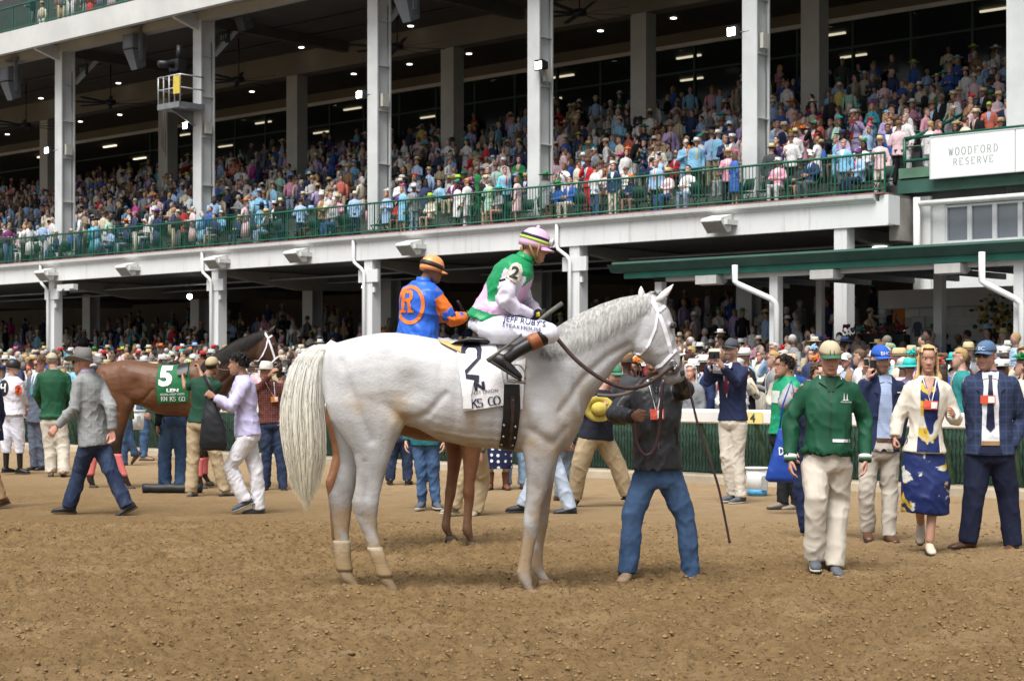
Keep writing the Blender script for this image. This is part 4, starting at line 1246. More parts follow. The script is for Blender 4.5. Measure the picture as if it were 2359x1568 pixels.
HP = np.array([  # t, front, back, half width
    (-.02, .066, .030, .012), (.02, .080, .012, .030), (.08, .088, -.005, .043), (.15, .088, -.024, .052), (.22, .090, -.040, .058), (.30, .089, -.058, .063), (.40, .087, -.078, .068), (.50, .083, -.090, .071),
    (.58, .082, -.097, .073), (.66, .089, -.100, .074), (.76, .086, -.099, .074), (.85, .073, -.090, .068), (.93, .048, -.068, .053), (.98, .018, -.035, .030), (1.0, .000, -.012, .008)])
HZ = .232
def head_geo(skin, brow, seg=36, rows=34, female=False, beard=None, lip=None):
    """vertices (y forward, z up, centred), faces, colours"""
    tt = np.concatenate([np.linspace(-.02, .62, int(rows * .68)), np.linspace(.64, 1.0, rows - int(rows * .68))])
    fr, bk, hw = (np.interp(tt, HP[:, 0], HP[:, k]) for k in (1, 2, 3))
    if female: hw = hw * (.95 - .05 * (tt < .3)); fr = fr - .003
    th = np.linspace(0, 2 * np.pi, seg, endpoint=False)
    ct, st = np.cos(th), np.sin(th)                       # th=90deg: front
    e = .88
    X = hw[:, None] * np.sign(ct) * np.abs(ct) ** e
    mid = (fr + bk)[:, None] / 2
    Yh = (fr - bk)[:, None] / 2
    Y = mid + Yh * np.sign(st) * np.abs(st) ** e
    Z = ((tt - .5) * HZ)[:, None] * np.ones(seg)
    T_ = tt[:, None] * np.ones(seg)
    front = np.clip(st, 0, 1)[None] * np.ones_like(T_)
    ax = np.abs(X)
    g = lambda v, c, s: np.exp(-((v - c) / s) ** 2)
    ridge = np.interp(tt, [.30, .345, .38, .46, .56, .62], [0, .016, .027, .018, .008, 0])[:, None]
    wn_ = np.interp(tt, [.3, .36, .45, .6], [.014, .014, .009, .008])[:, None]
    D = ridge * g(X, 0, wn_) + .006 * g(ax, .014, .006) * g(T_, .355, .02)
    D -= .013 * g(ax, .031, .014) * g(T_, .555, .035)
    D += .004 * g(ax, .030, .020) * g(T_, .64, .03)
    D += .006 * g(ax, .046, .016) * g(T_, .44, .06)
    D += .005 * g(X, 0, .024) * (g(T_, .245, .022) + g(T_, .195, .02)) - .004 * g(X, 0, .03) * g(T_, .22, .008)
    D -= .004 * g(X, 0, .03) * g(T_, .155, .02)
    D += .005 * g(X, 0, .02) * g(T_, .08, .04)
    Y = Y + D * front
    v = np.stack([X, Y, Z], -1).reshape(-1, 3)
    f = []
    n = len(tt)
    for i in range(n - 1):
        for j in range(seg):
            f.append((i * seg + j, i * seg + (j + 1) % seg, (i + 1) * seg + (j + 1) % seg, (i + 1) * seg + j))
    f.append(tuple(range(seg - 1, -1, -1))); f.append(tuple((n - 1) * seg + j for j in range(seg)))
    c = np.tile(np.array(skin), (n, seg, 1)).astype(float)
    def mx(col, w): 
        nonlocal c
        w = np.clip(w * (front > .3), 0, 1)[..., None]; c = c * (1 - w) + np.array(col) * w
    lipc = lip or (skin[0] * .75, skin[1] * .48, skin[2] * .50)
    mx(lipc, 1.1 * (np.abs(X) < .024) * (np.abs(T_ - .222) < .036 - .5 * np.abs(X)))
    mx(tuple(x * .35 for x in skin), .8 * (np.abs(X) < .023) * (np.abs(T_ - .222) < .009))
    mx((skin[0] * 1.02, skin[1] * .72, skin[2] * .68), .45 * g(ax, .045, .018) * g(T_, .42, .08) + .5 * g(X, 0, .014) * g(T_, .37, .03))
    mx(brow, (.55 if female else .85) * (ax > .012) * (ax < .050) * (np.abs(T_ - .655 + .25 * np.clip(ax - .035, 0, 1)) < (.013 if female else .019)))
    mx(tuple(x * .55 for x in skin), (.35 if female else .5) * g(ax, .031, .014) * g(T_, .56, .028))
    if beard: mx(beard, .75 * (T_ < .33) * ((T_ < .17) | (ax > .03) | (np.abs(T_ - .285) < .02)) * (1 - (np.abs(X) < .02) * (np.abs(T_ - .222) < .03)))
    return v, f, c.reshape(-1, 3)

def limb_rings(m, pts, rad, ref, seg=12, flat=1.0):
    """tapered limb through pts with radii; extra rings between joints"""
    P_, R_ = [], []
    for i in range(len(pts) - 1):
        k = 4
        for j in range(k):
            t = j / k
            P_.append(pts[i].lerp(pts[i + 1], t)); R_.append(rad[i] + (rad[i + 1] - rad[i]) * t)
    P_.append(pts[-1]); R_.append(rad[-1])
    rr = []
    n = len(P_)
    for i in range(n):
        t = (P_[min(i + 1, n - 1)] - P_[max(i - 1, 0)]).normalized()
        a = ref - t * ref.dot(t)
        a = a.normalized() if a.length > .05 else t.orthogonal().normalized()
        b = t.cross(a)
        rr.append((P_[i], a * R_[i], b * R_[i] * flat))
    m.rings(rr, seg)
    for p, r in zip(pts[1:-1], rad[1:-1]): m.ball(p, r * .98, 10, 8)

def hand_geo(m, w, d, pn, ts, curl=.35, s=1.0, spread=.0):
    d = d.normalized(); pn = (pn - d * pn.dot(d)).normalized(); ts = d.cross(pn) * (1 if d.cross(pn).dot(ts) > 0 else -1)
    k = w + d * .085 * s
    m.rings([(w - d * .03 * s, ts * .026 * s, pn * .020 * s), (w, ts * .027 * s, pn * .019 * s), (w + d * .035 * s, ts * .038 * s, pn * .018 * s, 2.5), (k, ts * .041 * s, pn * .014 * s, 2.6), (k + d * .008 * s, ts * .036 * s, pn * .010 * s)], 14)
    L = (.072, .082, .076, .060)
    for i in range(4):
        o = (1.5 - i) / 1.5 * .030 * s
        p = k + ts * o
        dd = (d + ts * (1.5 - i) * (.05 + spread)).normalized()
        pts = [p - d * .01 * s]
        ang = 0
        for j in range(3):
            ang += curl * (.75 + .35 * j) * (1 + .08 * i)
            v = dd * math.cos(ang) + pn * math.sin(ang)
            pts.append(pts[-1] + v * L[i] * s * (.45, .32, .26)[j])
        m.tube(pts, [.0095 * s, .0092 * s, .0085 * s, .0068 * s], 8)
        m.ball(pts[-1], .0068 * s, 8, 6)
    p = w + d * .025 * s + ts * .026 * s
    v1 = (d * .62 + ts * .62 + pn * (.25 + .5 * curl)).normalized(); v2 = (d * .95 + ts * (.25 - .5 * curl) + pn * (.25 + .5 * curl)).normalized()
    q = [p - v1 * .01, p + v1 * .034 * s, p + v1 * .034 * s + v2 * .03 * s, p + v1 * .034 * s + v2 * .052 * s]
    m.tube(q, [.014 * s, .0115 * s, .010 * s, .007 * s], 8); m.ball(q[-1], .007 * s, 8, 6)

def folds(me, amp, seed, joints=(), freq=16):
    a = np_mesh(me)
    n = np.empty(len(a) * 3, dtype=np.float32); me.vertices.foreach_get('normal', n); n = n.reshape(-1, 3)
    rg = np.random.default_rng(seed + 9)
    sh_ = rg.uniform(-.5, .5, 2)
    b = np.stack([a[:, 0] + sh_[0] * a[:, 2], a[:, 1] + sh_[1] * a[:, 2], a[:, 2] * .75], -1)
    crest = lambda f, k: (1 - np.abs(np.clip(fnoise(b, f, k, 2), -1, 1))) ** 3
    w = np.zeros(len(a))
    for j, r in joints: w += np.exp(-(np.linalg.norm(a - np.array(j), axis=1) / (r * 1.3)) ** 2)
    w = np.clip(w, 0, 1.2)
    d = amp * 1.6 * (.4 * fnoise(b, freq * .6, seed, 2) + (.55 + 1.1 * w) * (crest(freq * 1.0, seed + 1) - .35) + (.35 + .9 * w) * (crest(freq * 2.1, seed + 2) - .35))
    a += n * d[:, None]
    set_co(me, a)

class Person: pass
def hexa_mix(a, b, t): return tuple(x + (y - x) * t for x, y in zip(a, b))
def human(name, label, foot, H=1.78, yaw=0, head=None, pel=None, nb=None, hd=None, arms=None, legs=None, top=None, bottom=None, shoes=None, skin='fair', hair=None, hat=None,
          female=False, fat=1.0, d=None, group=None, lod=0, glasses=None, beard=None, hands=(.35, .35), handpn=(None, None), build_legs=True, sink=0.0, seed=None, brow=None, cat='person', world=True, hdscale=1.0, lean=0.0):
    """foot=(px,py) of the ground under the person, everything else measured in the photo as (px,py[,depth offset])"""
    s = H / 1.78
    pp = Person(); pp.s = s
    seed = seed if seed is not None else int(foot[0] * 7 + foot[1]) % 9973
    d = d or gdepth(foot[1])
    base = P(foot[0], foot[1], d); base.z = 0 - sink
    def W_(q): return P(q[0], q[1], d + (q[2] if len(q) > 2 else 0))
    fw = fwd(yaw); left = UP.cross(fw)
    pel_ = W_(pel) if pel else base + UP * .93 * s
    nb_ = W_(nb) if nb else pel_ + UP * .54 * s + fw * lean
    hd_ = W_(hd) if hd else nb_ + UP * .175 * s + fw * .03
    spine = (nb_ - pel_).normalized()
    left = (left - spine * left.dot(spine)).normalized()
    fw = left.cross(spine).normalized()
    L_ = (nb_ - pel_).length
    shw = (.150 if female else .176) * s * (1 + (fat - 1) * .5)
    sh = {'L': nb_ - spine * .088 * s + left * shw, 'R': nb_ - spine * .088 * s - left * shw}
    hip = {'L': pel_ + left * .088 * s - spine * .02, 'R': pel_ - left * .088 * s - spine * .02}
    arms = arms or {}; legs = legs or {}
    A, Lg = {}, {}
    for k, sg in (('L', 1), ('R', -1)):
        if k in arms: A[k] = [W_(arms[k][0]), W_(arms[k][1])]
        else: A[k] = [sh[k] + left * sg * .045 * s - UP * .27 * s - fw * .03, sh[k] + left * sg * .05 * s - UP * .51 * s + fw * .05]
        if k in legs:
            q = legs[k]; Lg[k] = [W_(q[0]), W_(q[1]), q[2] if len(q) > 2 else yaw, q[3] if len(q) > 3 else 0]
        else: Lg[k] = [hip[k] + left * sg * .012 - UP * .42 * s + fw * .02, V((hip[k].x + left.x * sg * .02, hip[k].y + left.y * sg * .02, .085 - sink)), yaw + sg * 12, 0]
    pp.__dict__.update(fw=fw, left=left, up=spine, nb=nb_, pel=pel_, hd=hd_, A=A, L=Lg, sh=sh, base=base, d=d)
    tone = TONES[skin] if isinstance(skin, str) else skin
    hy, hp_ = (head if head else (yaw, 0))[:2]
    hroll = head[2] if head and len(head) > 2 else 0
    hf = fwd(hy); hl = UP.cross(hf)
    M = Matrix((( hl.x, hf.x, 0), (hl.y, hf.y, 0), (hl.z, hf.z, 1)))          # columns: x=left, y=forward, z=up
    M = M @ Matrix.Rotation(R(-hp_), 3, 'X') @ Matrix.Rotation(R(hroll), 3, 'Y')
    hs_ = s * hdscale * (1.0 if not female else .96)
    pp.M, pp.hs = M, hs_
    def HL(x, y, z): return hd_ + M @ V((x, y, z)) * hs_
    pp.HL = HL
    root = empty(name, base, label, cat, group)
    pp.root = root
    vox = (.016, .020, .028)[lod]
    # ---------------- body
    m = MB()
    def ring(c, w, dp, e=2.2): return (c, left * w * s * fat, fw * dp * s * fat, e)
    def sp_(t): return pel_ + spine * L_ * t
    m.rings([ring(sp_(-.15), .10, .09), ring(sp_(-.06), .155, .12), ring(sp_(.10), .15, .11), ring(sp_(.35), .125, .095), ring(sp_(.65), .15, .11), ring(sp_(.85), .155, .095), ring(sp_(.96), .10, .07), ring(sp_(1.03), .062, .062)], 18)
    limb_rings(m, [nb_ - spine * .03, nb_ + (hd_ - nb_) * .35 - hf * .008, hd_ - M @ V((0, .03, .03)) * hs_], [.066 * s, .058 * s, .052 * s], left, 14)
    for k in 'LR':
        limb_rings(m, [sh[k], A[k][0], A[k][1]], [.052 * s, .040 * s, .027 * s], left, 12)
        m.ball(sh[k], .056 * s, 10, 8)
        if build_legs: limb_rings(m, [hip[k], Lg[k][0], Lg[k][1]], [.080 * s, .052 * s, .037 * s], left, 12)
    bm_ = remesh(m, vox, 5, .5, 'body')
    V0 = np_mesh(bm_); F0 = [tuple(p.vertices) for p in bm_.polygons]
    bpy.data.meshes.remove(bm_)
    C0 = np.tile(np.array(tone), (len(V0), 1))
    hv, hfc, hc = head_geo(tone, brow or (.05, .03, .02), *((36, 34) if lod == 0 else (20, 20) if lod == 1 else (14, 14)), female=female, beard=beard, lip=(.42, .12, .12) if female else None)
    Mn = np.array(M)
    hv = hv @ Mn.T * hs_ + np.array(hd_)
    vs, fs, cs = [V0, hv], [F0, [tuple(i + len(V0) for i in f) for f in hfc]], [C0, hc]
    nv = len(V0) + len(hv)
    em = MB()
    for sg in (-1, 1):
        em.ball(HL(sg * .073, -.012, -.002), V((.010, .020, .030)) * hs_, 10, 8, M)
    hm_ = MB()
    for i, k in enumerate('LR'):
        dirn = (A[k][1] - A[k][0]).normalized()
        pn = handpn[i] or (-left if k == 'L' else left)
        pn = V(pn)
        if abs(pn.normalized().dot(dirn)) > .93: pn = fw
        tsd = fw if abs(fw.dot(dirn)) < .9 else UP
        hand_geo(hm_, A[k][1], dirn, pn, tsd, hands[i], s * (1 if not female else .9))
    if lod == 0:
        h2 = remesh(hm_, .0052, 2, .4, 'h')
        ha = np_mesh(h2); hfs = [tuple(p.vertices) for p in h2.polygons]; bpy.data.meshes.remove(h2)
    else:
        ha = np.array(hm_.v); hfs = hm_.f
    for vv, ff in ((np.array(em.v), em.f), (ha, hfs)):
        vs.append(vv); fs.append([tuple(i + nv for i in f) for f in ff]); cs.append(np.tile(np.array(tone) * np.array([1.0, .93, .92]), (len(vv), 1))); nv += len(vv)
    me = bpy.data.meshes.new('body')
    me.from_pydata(np.concatenate(vs).tolist(), [], [f for q in fs for f in q])
    ca = me.color_attributes.new('Skin', 'FLOAT_COLOR', 'POINT')
    cc = np.ones((nv, 4), dtype=np.float32); cc[:, :3] = np.concatenate(cs); ca.data.foreach_set('color', cc.ravel())
    smooth(me)
    pp.body = place('body', me, SKIN, root)
    if lod < 2 and glasses != 'sun':
        for sg in (-1, 1):
            e = MB(); e.ball(HL(sg * .031, .0655, .0125), V((.0135, .0115, .0085)) * hs_, 10, 8, M); eo = e.build('eye', EYEW, root, True)
            MB().ball(HL(sg * .031, .0735, .0128), V((.0068, .005, .0072)) * hs_, 8, 6, M).build('iris', EYED, eo, True)
    # ---------------- top
    pp.parts = {}
    if top:
        m = MB()
        ty = top.get('type', 'jacket'); f = top.get('fat', 1.0) * fat
        hem = top.get('hem', -.20)
        def tr(t, w, dp, e=2.3): return (sp_(t) + (UP * 0), left * w * s * f, fw * dp * s * f, e)
        fem = female
        wst = .118 if fem else .150
        q = [tr(hem, .178 if not fem else .165, .138), tr(hem * .5, .176 if not fem else .165, .135), tr(.12, (.160 if not fem else .135), .122), tr(.34, wst, .112), tr(.58, .165 if not fem else .140, .128 if not fem else .132), tr(.76, .178 if not fem else .15, .128), tr(.88, .175 if not fem else .145, .108), tr(.97, .112, .082), tr(1.03, .076, .072)]
        if top.get('belly'):
            for i in (1, 2, 3, 4): q[i] = (q[i][0] + fw * top['belly'] * (.5, .9, .9, .4)[i - 1], q[i][1], q[i][2] * 1.12, q[i][3])
        if ty == 'blouson':
            q[0] = tr(hem, .158, .125); q.insert(1, tr(hem + .05, .160, .126)); q.insert(2, tr(hem + .09, .185, .142))
        m.rings(q, 22)
        sl = top.get('sleeve', 'long'); sr = top.get('sr', (.064, .056, .043))
        for k in 'LR':
            if sl == 'none': continue
            e, w = A[k]
            dn = (w - e)
            end = w - dn.normalized() * .012 if sl == 'long' else (e + (sh[k] - e) * .25)
            st_ = sh[k] - left * (.012 if k == 'L' else -.012) * s
            if sl == 'long': limb_rings(m, [st_, e, end], [x * s * top.get('fat', 1.0) for x in sr], left, 14)
            else: limb_rings(m, [st_, (st_ + end) / 2, end], [.072 * s, .066 * s, .066 * s], left, 14)
            m.ball(st_, sr[0] * s * 1.02, 12, 8)
        me = remesh(m, (.0115, .017, .026)[lod], 4, .5, ty)
        folds(me, top.get('fold', .0045) * (1 if lod < 2 else 1.6), seed, [(A['L'][0], .13), (A['R'][0], .13), (sp_(.2), .16)])
        sleeve = None
        if 'mat2' in top:
            n_ = len(me.polygons); c_ = np.empty(n_ * 3, dtype=np.float32); me.polygons.foreach_get('center', c_); c_ = c_.reshape(-1, 3)
            sleeve = np.zeros(n_, dtype=np.int32)
            for k in 'LR':
                for a_, b_, t0 in ((sh[k], A[k][0], .12), (A[k][0], A[k][1], -.2)):
                    a_, b_ = np.array(a_), np.array(b_); dv = b_ - a_
                    t_ = (c_ - a_) @ dv / (dv @ dv)
                    dist = np.linalg.norm(c_ - a_ - np.clip(t_, 0, 1)[:, None] * dv, axis=1)
                    sleeve |= ((dist < .092 * s) & (t_ > t0)).astype(np.int32)
            pp.sleeve = sleeve
        pp.top = place(ty if ty != 'blouson' else 'jacket', me, [top['mat']] + ([top['mat2']] if 'mat2' in top else []), root)
        if sleeve is not None: me.polygons.foreach_set('material_index', sleeve)
    # ---------------- bottom
    if bottom:
        m = MB(); f = bottom.get('fat', 1.0) * fat
        def tr(t, w, dp, e=2.2): return (sp_(t), left * w * s * f, fw * dp * s * f, e)
        if bottom.get('type', 'trousers') == 'trousers':
            m.rings([tr(.16, .148, .112), tr(.02, .168, .128), tr(-.10, .170, .13), tr(-.17, .145, .11)], 20)
            wr = bottom.get('wr', (.098, .074, .064))
            for k in 'LR':
                kn, an = Lg[k][0], Lg[k][1]
                end = an - UP * bottom.get('drop', .03)
                if 'upto' in bottom: end = kn.lerp(an, bottom['upto'])
                limb_rings(m, [hip[k] - UP * .02, kn, end], [x * s * f for x in wr], left, 16)
            me = remesh(m, (.0115, .017, .026)[lod], 3, .5, 'trousers')
            folds(me, bottom.get('fold', .005) * (1 if lod < 2 else 1.6), seed + 3, [(Lg['L'][0], .14), (Lg['R'][0], .14), (Lg['L'][1], .12), (Lg['R'][1], .12), (pel_ - UP * .05, .12)])
            pp.bottom = place('trousers', me, bottom['mat'], root)
        else:
            hz = bottom.get('len', .62)
            kc = (Lg['L'][0] + Lg['R'][0]) / 2
            ac = (Lg['L'][1] + Lg['R'][1]) / 2
            q = [tr(.30, .128, .108), tr(.1, .158, .122), tr(-.08, .182, .135)]
            wd = bottom.get('flare', 1.0)
            c1 = pel_.lerp(kc, .6); q.append((c1, left * .185 * s * wd, fw * .145 * s * wd))
            q.append((kc, left * .18 * s * wd, fw * .15 * s * wd))
            if hz > .45: q.append((kc.lerp(ac, (hz - .42) / .42), left * .185 * s * wd, fw * .155 * s * wd))
            m.rings(q, 24)
            me = remesh(m, (.0115, .017, .026)[lod], 3, .5, 'skirt')
            folds(me, bottom.get('fold', .006), seed + 3, [(kc, .2)], 12)
            pp.bottom = place('skirt', me, bottom['mat'], root)
    # ---------------- shoes
    if shoes and build_legs:
        for k in 'LR':
            an, ty_, pit = Lg[k][1], Lg[k][2], Lg[k][3]
            fd = fwd(ty_); fl = UP.cross(fd)
            Rm = Matrix.Rotation(R(pit), 3, fl)
            def q(f_, z): return an + Rm @ (fd * f_ * s + UP * z * s)
            boot = shoes.get('boot')
            kk = .88 if female else 1.0
            m = MB()
            rr = [(q(-.075, -.05), fl * .020, Rm @ UP * .03), (q(-.06, -.042), fl * .032, Rm @ UP * .042), (q(0, -.035), fl * .038, Rm @ UP * .05), (q(.06, -.050), fl * .043 * kk, Rm @ UP * .036), (q(.12, -.058), fl * .046 * kk, Rm @ UP * .028), (q(.165, -.064), fl * .038 * kk, Rm @ UP * .022), (q(.188, -.068), fl * .018, Rm @ UP * .012)]
            m.rings(rr, 14)
            if boot: limb_rings(m, [an + (Lg[k][0] - an) * boot, an + (Lg[k][0] - an) * .25, an - UP * .02], [.055 * s, .05 * s, .042 * s], left, 12)
            so_ = m.build('shoe' if not boot else 'boot', shoes['mat'], root, True)
            sm_ = MB()
            sm_.rings([(q(-.08, -.084), fl * .034, Rm @ UP * .011, 3), (q(.06, -.084), fl * .044 * kk, Rm @ UP * .010, 3), (q(.15, -.084), fl * .046 * kk, Rm @ UP * .010, 3), (q(.195, -.082), fl * .022 * kk, Rm @ UP * .008, 3)], 12)
            sm_.build('sole', shoes.get('sole', mat('sole_dark', (.03, .025, .02), .8)), so_, True)
    # ---------------- hair, hats, glasses
    if hair: hair_on(pp, root, lod, female, hat is not None, **hair)
    if hat: hat_on(pp, root, lod, **hat)
    if glasses:
        g = MB(); HLp = pp.HL
        for sg in (-1, 1):
            cpt = HLp(sg * .032, .091, .012)
            if glasses == 'sun': g.rings([(HLp(sg * .032, .086, .012), M @ V((.027, 0, 0)) * hs_, M @ V((0, 0, .019)) * hs_, 2.6), (HLp(sg * .032, .095, .012), M @ V((.025, 0, 0)) * hs_, M @ V((0, 0, .017)) * hs_, 2.6)], 14)
            else: g.tube([cpt + M @ V((.026 * math.cos(t), 0, .018 * math.sin(t))) * hs_ for t in np.linspace(0, 6.29, 13)], .0022, 5)
            g.tube([HLp(sg * .057, .086, .016), HLp(sg * .076, .03, .014), HLp(sg * .078, -.01, .008)], .003, 5)
        g.tube([HLp(-.008, .098, .016), HLp(.008, .098, .016)], .003, 5)
        g.build('sunglasses' if glasses == 'sun' else 'spectacles', SHADES, root, True)
    return pp

def head_shell(pp, grow, mask, lod=0, seed=0, rough=.003, female=False):
    seg, rows = (36, 34) if lod == 0 else (22, 22)
    v, f, _ = head_geo((1, 1, 1), (1, 1, 1), seg, rows, female)
    t = v[:, 2] / HZ + .5
    ang = np.degrees(np.arctan2(v[:, 1] + .01, np.abs(v[:, 0])))       # 90 front, -90 back
    keep = mask(t, ang)
    nd = v * np.array([1, 1, 1]); nl = np.linalg.norm(nd, axis=1, keepdims=True) + 1e-9
    n = nd / nl
    g = grow(t, ang) if callable(grow) else np.full(len(v), grow)
    v = v + n * (g + rough * fnoise(v, 60, seed, 2))[:, None]
    fs = [q for q in f if all(keep[i] for i in q)]
    Mn = np.array(pp.M)
    v = v @ Mn.T * pp.hs + np.array(pp.hd)
    m = MB(); 
    used = sorted({i for q in fs for i in q}); mp = {i: j for j, i in enumerate(used)}
    m.add([v[i] for i in used], [tuple(mp[i] for i in q) for q in fs])
    return m
def thicken(o, th):
    md = o.modifiers.new('thickness', 'SOLIDIFY'); md.thickness = th; md.offset = 1
def hair_on(pp, root, lod, female, hatted=False, col=(.03, .02, .015), style='short', seed=5):
    hmname = 'hair_%d_%d_%d' % tuple(int(c * 1000) for c in col)
    hm_ = MATS.get(hmname) or hair_mat(hmname, tuple(c * .6 for c in col), tuple(min(1, c * 1.5) for c in col))
    MATS[hmname] = hm_
    if style == 'buzz': mask = lambda t, a: (t > .60) & ((a < 55) | (t > .84)); gr = .003
    elif style == 'balding': mask = lambda t, a: (t > .42) & (a < 5) & (t < .85); gr = .007
    elif style == 'short': mask = lambda t, a: ((t > .42) & (a < -8)) | ((t > .60) & (a < 20)) | ((t > .76) & (a < 62)) | (t > .86); gr = lambda t, a: .008 + .016 * np.clip((t - .7) / .3, 0, 1)
    else: mask = lambda t, a: ((t > .1) & (a < -5)) | ((t > .35) & (a < 20)) | ((t > .74) & (a < 60)) | (t > .86); gr = lambda t, a: .014 + .010 * np.clip((t - .6) / .4, 0, 1)
    if hatted:
        mk0 = mask; mask = lambda t, a: mk0(t, a) & (t < .66)
    m = head_shell(pp, gr, mask, lod, seed, .006, female)
    if style in ('long', 'pony'):
        r = np.random.default_rng(seed)
        n = 260 if lod == 0 else 60
        for i in range(n):
            th = r.uniform(-math.pi * 1.06, .06 * math.pi)       # around the back of the head
            if style == 'pony': th = r.normal(-math.pi / 2, .25)
            x, y = .082 * math.cos(th), .10 * math.sin(th) * (1 if math.sin(th) < 0 else .3)
            p0 = V((x * .6, y * .7 - .01, .10)); p1 = V((x, y - .005, .02)); ln = r.uniform(.18, .30)
            p2 = V((x * 1.06, y - .01, -.10)); p3 = V((x * (1.15 + .3 * r.random()), y * .9 - .015 + .05 * abs(math.cos(th)), -ln))
            w = r.uniform(.005, .010) if lod == 0 else r.uniform(.012, .018)
            m.tube([pp.HL(*p0), pp.HL(*p1), pp.HL(*p2), pp.HL(*((p2 + p3) / 2 + V((r.normal() * .008, r.normal() * .008, 0)))), pp.HL(*p3)], [w * .6, w, w, w * .8, w * .15], 5, False)
    if lod == 0 and style in ('short', 'long') and not hatted:
        r = np.random.default_rng(seed + 2); vv = np.array(m.v)
        for i in r.integers(0, len(vv), 420):
            p = V(vv[i]); d_ = (p - pp.hd).normalized()
            t_ = (pp.M @ V((r.normal() * .6, -.7 + r.normal() * .4, -.5))).normalized()
            L_ = r.uniform(.015, .04)
            m.tube([p - d_ * .004, p + d_ * .009 + t_ * L_ * .5, p + d_ * .006 + t_ * L_], [.0035, .003, .0008], 4, False)
    o = m.build('hair', hm_, root, True)
    thicken(o, .004)
    return o
def hat_on(pp, root, lod, kind='cap', col=(.1, .1, .1), brim=None, m=None, band=None, tilt=0):
    HLp = pp.HL
    nm = 'hat_%s_%d_%d_%d' % (kind, *(int(c * 1000) for c in col))
    hm_ = m or mat(nm, col, .8, .1, 12, .25, 120)
    seg = 24 if lod == 0 else 14
    if kind == 'cap':
        q = MB()
        rr = []
        for k in range(7):
            a = k / 6 * math.pi / 2
            rr.append((HLp(0, -.008, .040 + .096 * math.sin(a)), pp.M @ V((.084 * max(.04, math.cos(a)) ** .8 * pp.hs, 0, 0)), pp.M @ V((0, .107 * max(.04, math.cos(a)) ** .8 * pp.hs, 0))))
        q.rings(rr, seg)
        o = q.build('cap', hm_, root, True)
        b = MB(); n = 14
        for lay in (0, 1):
            for i in range(n + 1):
                t = -1 + 2 * i / n
                for rr_ in (0, .5, 1):
                    L = .075 * math.sqrt(max(0, 1 - t * t)) ** .7
                    x = t * .078
                    y = .085 * math.sqrt(max(.0, 1 - (t * .86) ** 2)) + rr_ * L
                    z = .050 - .010 * rr_ - .016 * t * t * (1 + rr_ * .5) - lay * .004
                    b.v.append(tuple(HLp(x, y, z)))
        k = 3 * (n + 1)
        for lay in (0, 1):
            for i in range(n):
                for j in range(2):
                    a = lay * k + i * 3 + j
                    f = (a, a + 1, a + 4, a + 3)
                    b.f.append(f if lay else f[::-1]); b.mi.append(0)
        for i in range(n): b.f.append((i * 3 + 2, i * 3 + 5, k + i * 3 + 5, k + i * 3 + 2)); b.mi.append(0)
        bm_ = mat('brim_%d_%d_%d' % tuple(int(c * 1000) for c in brim), brim, .8, .1, 12) if brim else hm_
        b.build('brim', bm_, o, True)
        MB().ball(HLp(0, -.008, .134), .008 * pp.hs, 8, 6).build('button', bm_, o, True)
        pp.cap = o
    elif kind in ('fedora', 'cowboy', 'wide', 'panama', 'boater'):
        q = MB()
        h = {'fedora': .10, 'cowboy': .135, 'wide': .085, 'panama': .105, 'boater': .085}[kind]
        bw = {'fedora': .062, 'cowboy': .105, 'wide': .15, 'panama': .06, 'boater': .055}[kind]
        rx, ry = .090, .112
        e = 2.6 if kind == 'boater' else 2.1
        tp = .97 if kind == 'boater' else .78
        q.rings([(HLp(0, -.008, .030), pp.M @ V((rx, 0, 0)) * pp.hs, pp.M @ V((0, ry, 0)) * pp.hs, e), (HLp(0, -.008, .05 + h * .4), pp.M @ V((rx * .97, 0, 0)) * pp.hs, pp.M @ V((0, ry * .98, 0)) * pp.hs, e), (HLp(0, -.008, .04 + h), pp.M @ V((rx * tp, 0, 0)) * pp.hs, pp.M @ V((0, ry * (tp + .04), 0)) * pp.hs, e), (HLp(0, -.008, .045 + h), pp.M @ V((rx * tp * .8, 0, 0)) * pp.hs, pp.M @ V((0, ry * tp * .85, 0)) * pp.hs, e), (HLp(0, -.008, .045 + h - (.022 if kind in ('cowboy', 'fedora') else .0)), pp.M @ V((rx * tp * .3, 0, 0)) * pp.hs, pp.M @ V((0, ry * tp * .5, 0)) * pp.hs, e)], seg)
        o = q.build('hat', hm_, root, True)
        b = MB(); n = seg + 8
        for lay in (0, 1):
            for i in range(n):
                a = 2 * math.pi * i / n
                for j, f in enumerate((0, .5, 1)):
                    x, y = math.cos(a) * (rx + bw * f), math.sin(a) * (ry + bw * f)
                    curl = (.055 if kind == 'cowboy' else .012 if kind == 'wide' else .008)
                    z = .036 + curl * (f ** 2) * (abs(math.cos(a)) ** 1.5 - .25 * abs(math.sin(a))) - lay * .005 - (.02 * f if kind == 'wide' else 0)
                    if kind == 'cowboy': x *= 1 - .10 * f * abs(math.cos(a))
                    b.v.append(tuple(HLp(x, y - .008, z)))
        k = n * 3
        for lay in (0, 1):
            for i in range(n):
                i2 = (i + 1) % n
                for j in range(2):
                    f = (lay * k + i * 3 + j, lay * k + i * 3 + j + 1, lay * k + i2 * 3 + j + 1, lay * k + i2 * 3 + j)
                    b.f.append(f[::-1] if lay else f); b.mi.append(0)
        for i in range(n):
            i2 = (i + 1) % n
            b.f.append((i * 3 + 2, k + i * 3 + 2, k + i2 * 3 + 2, i2 * 3 + 2)); b.mi.append(0)
        b.build('brim', hm_, o, True)
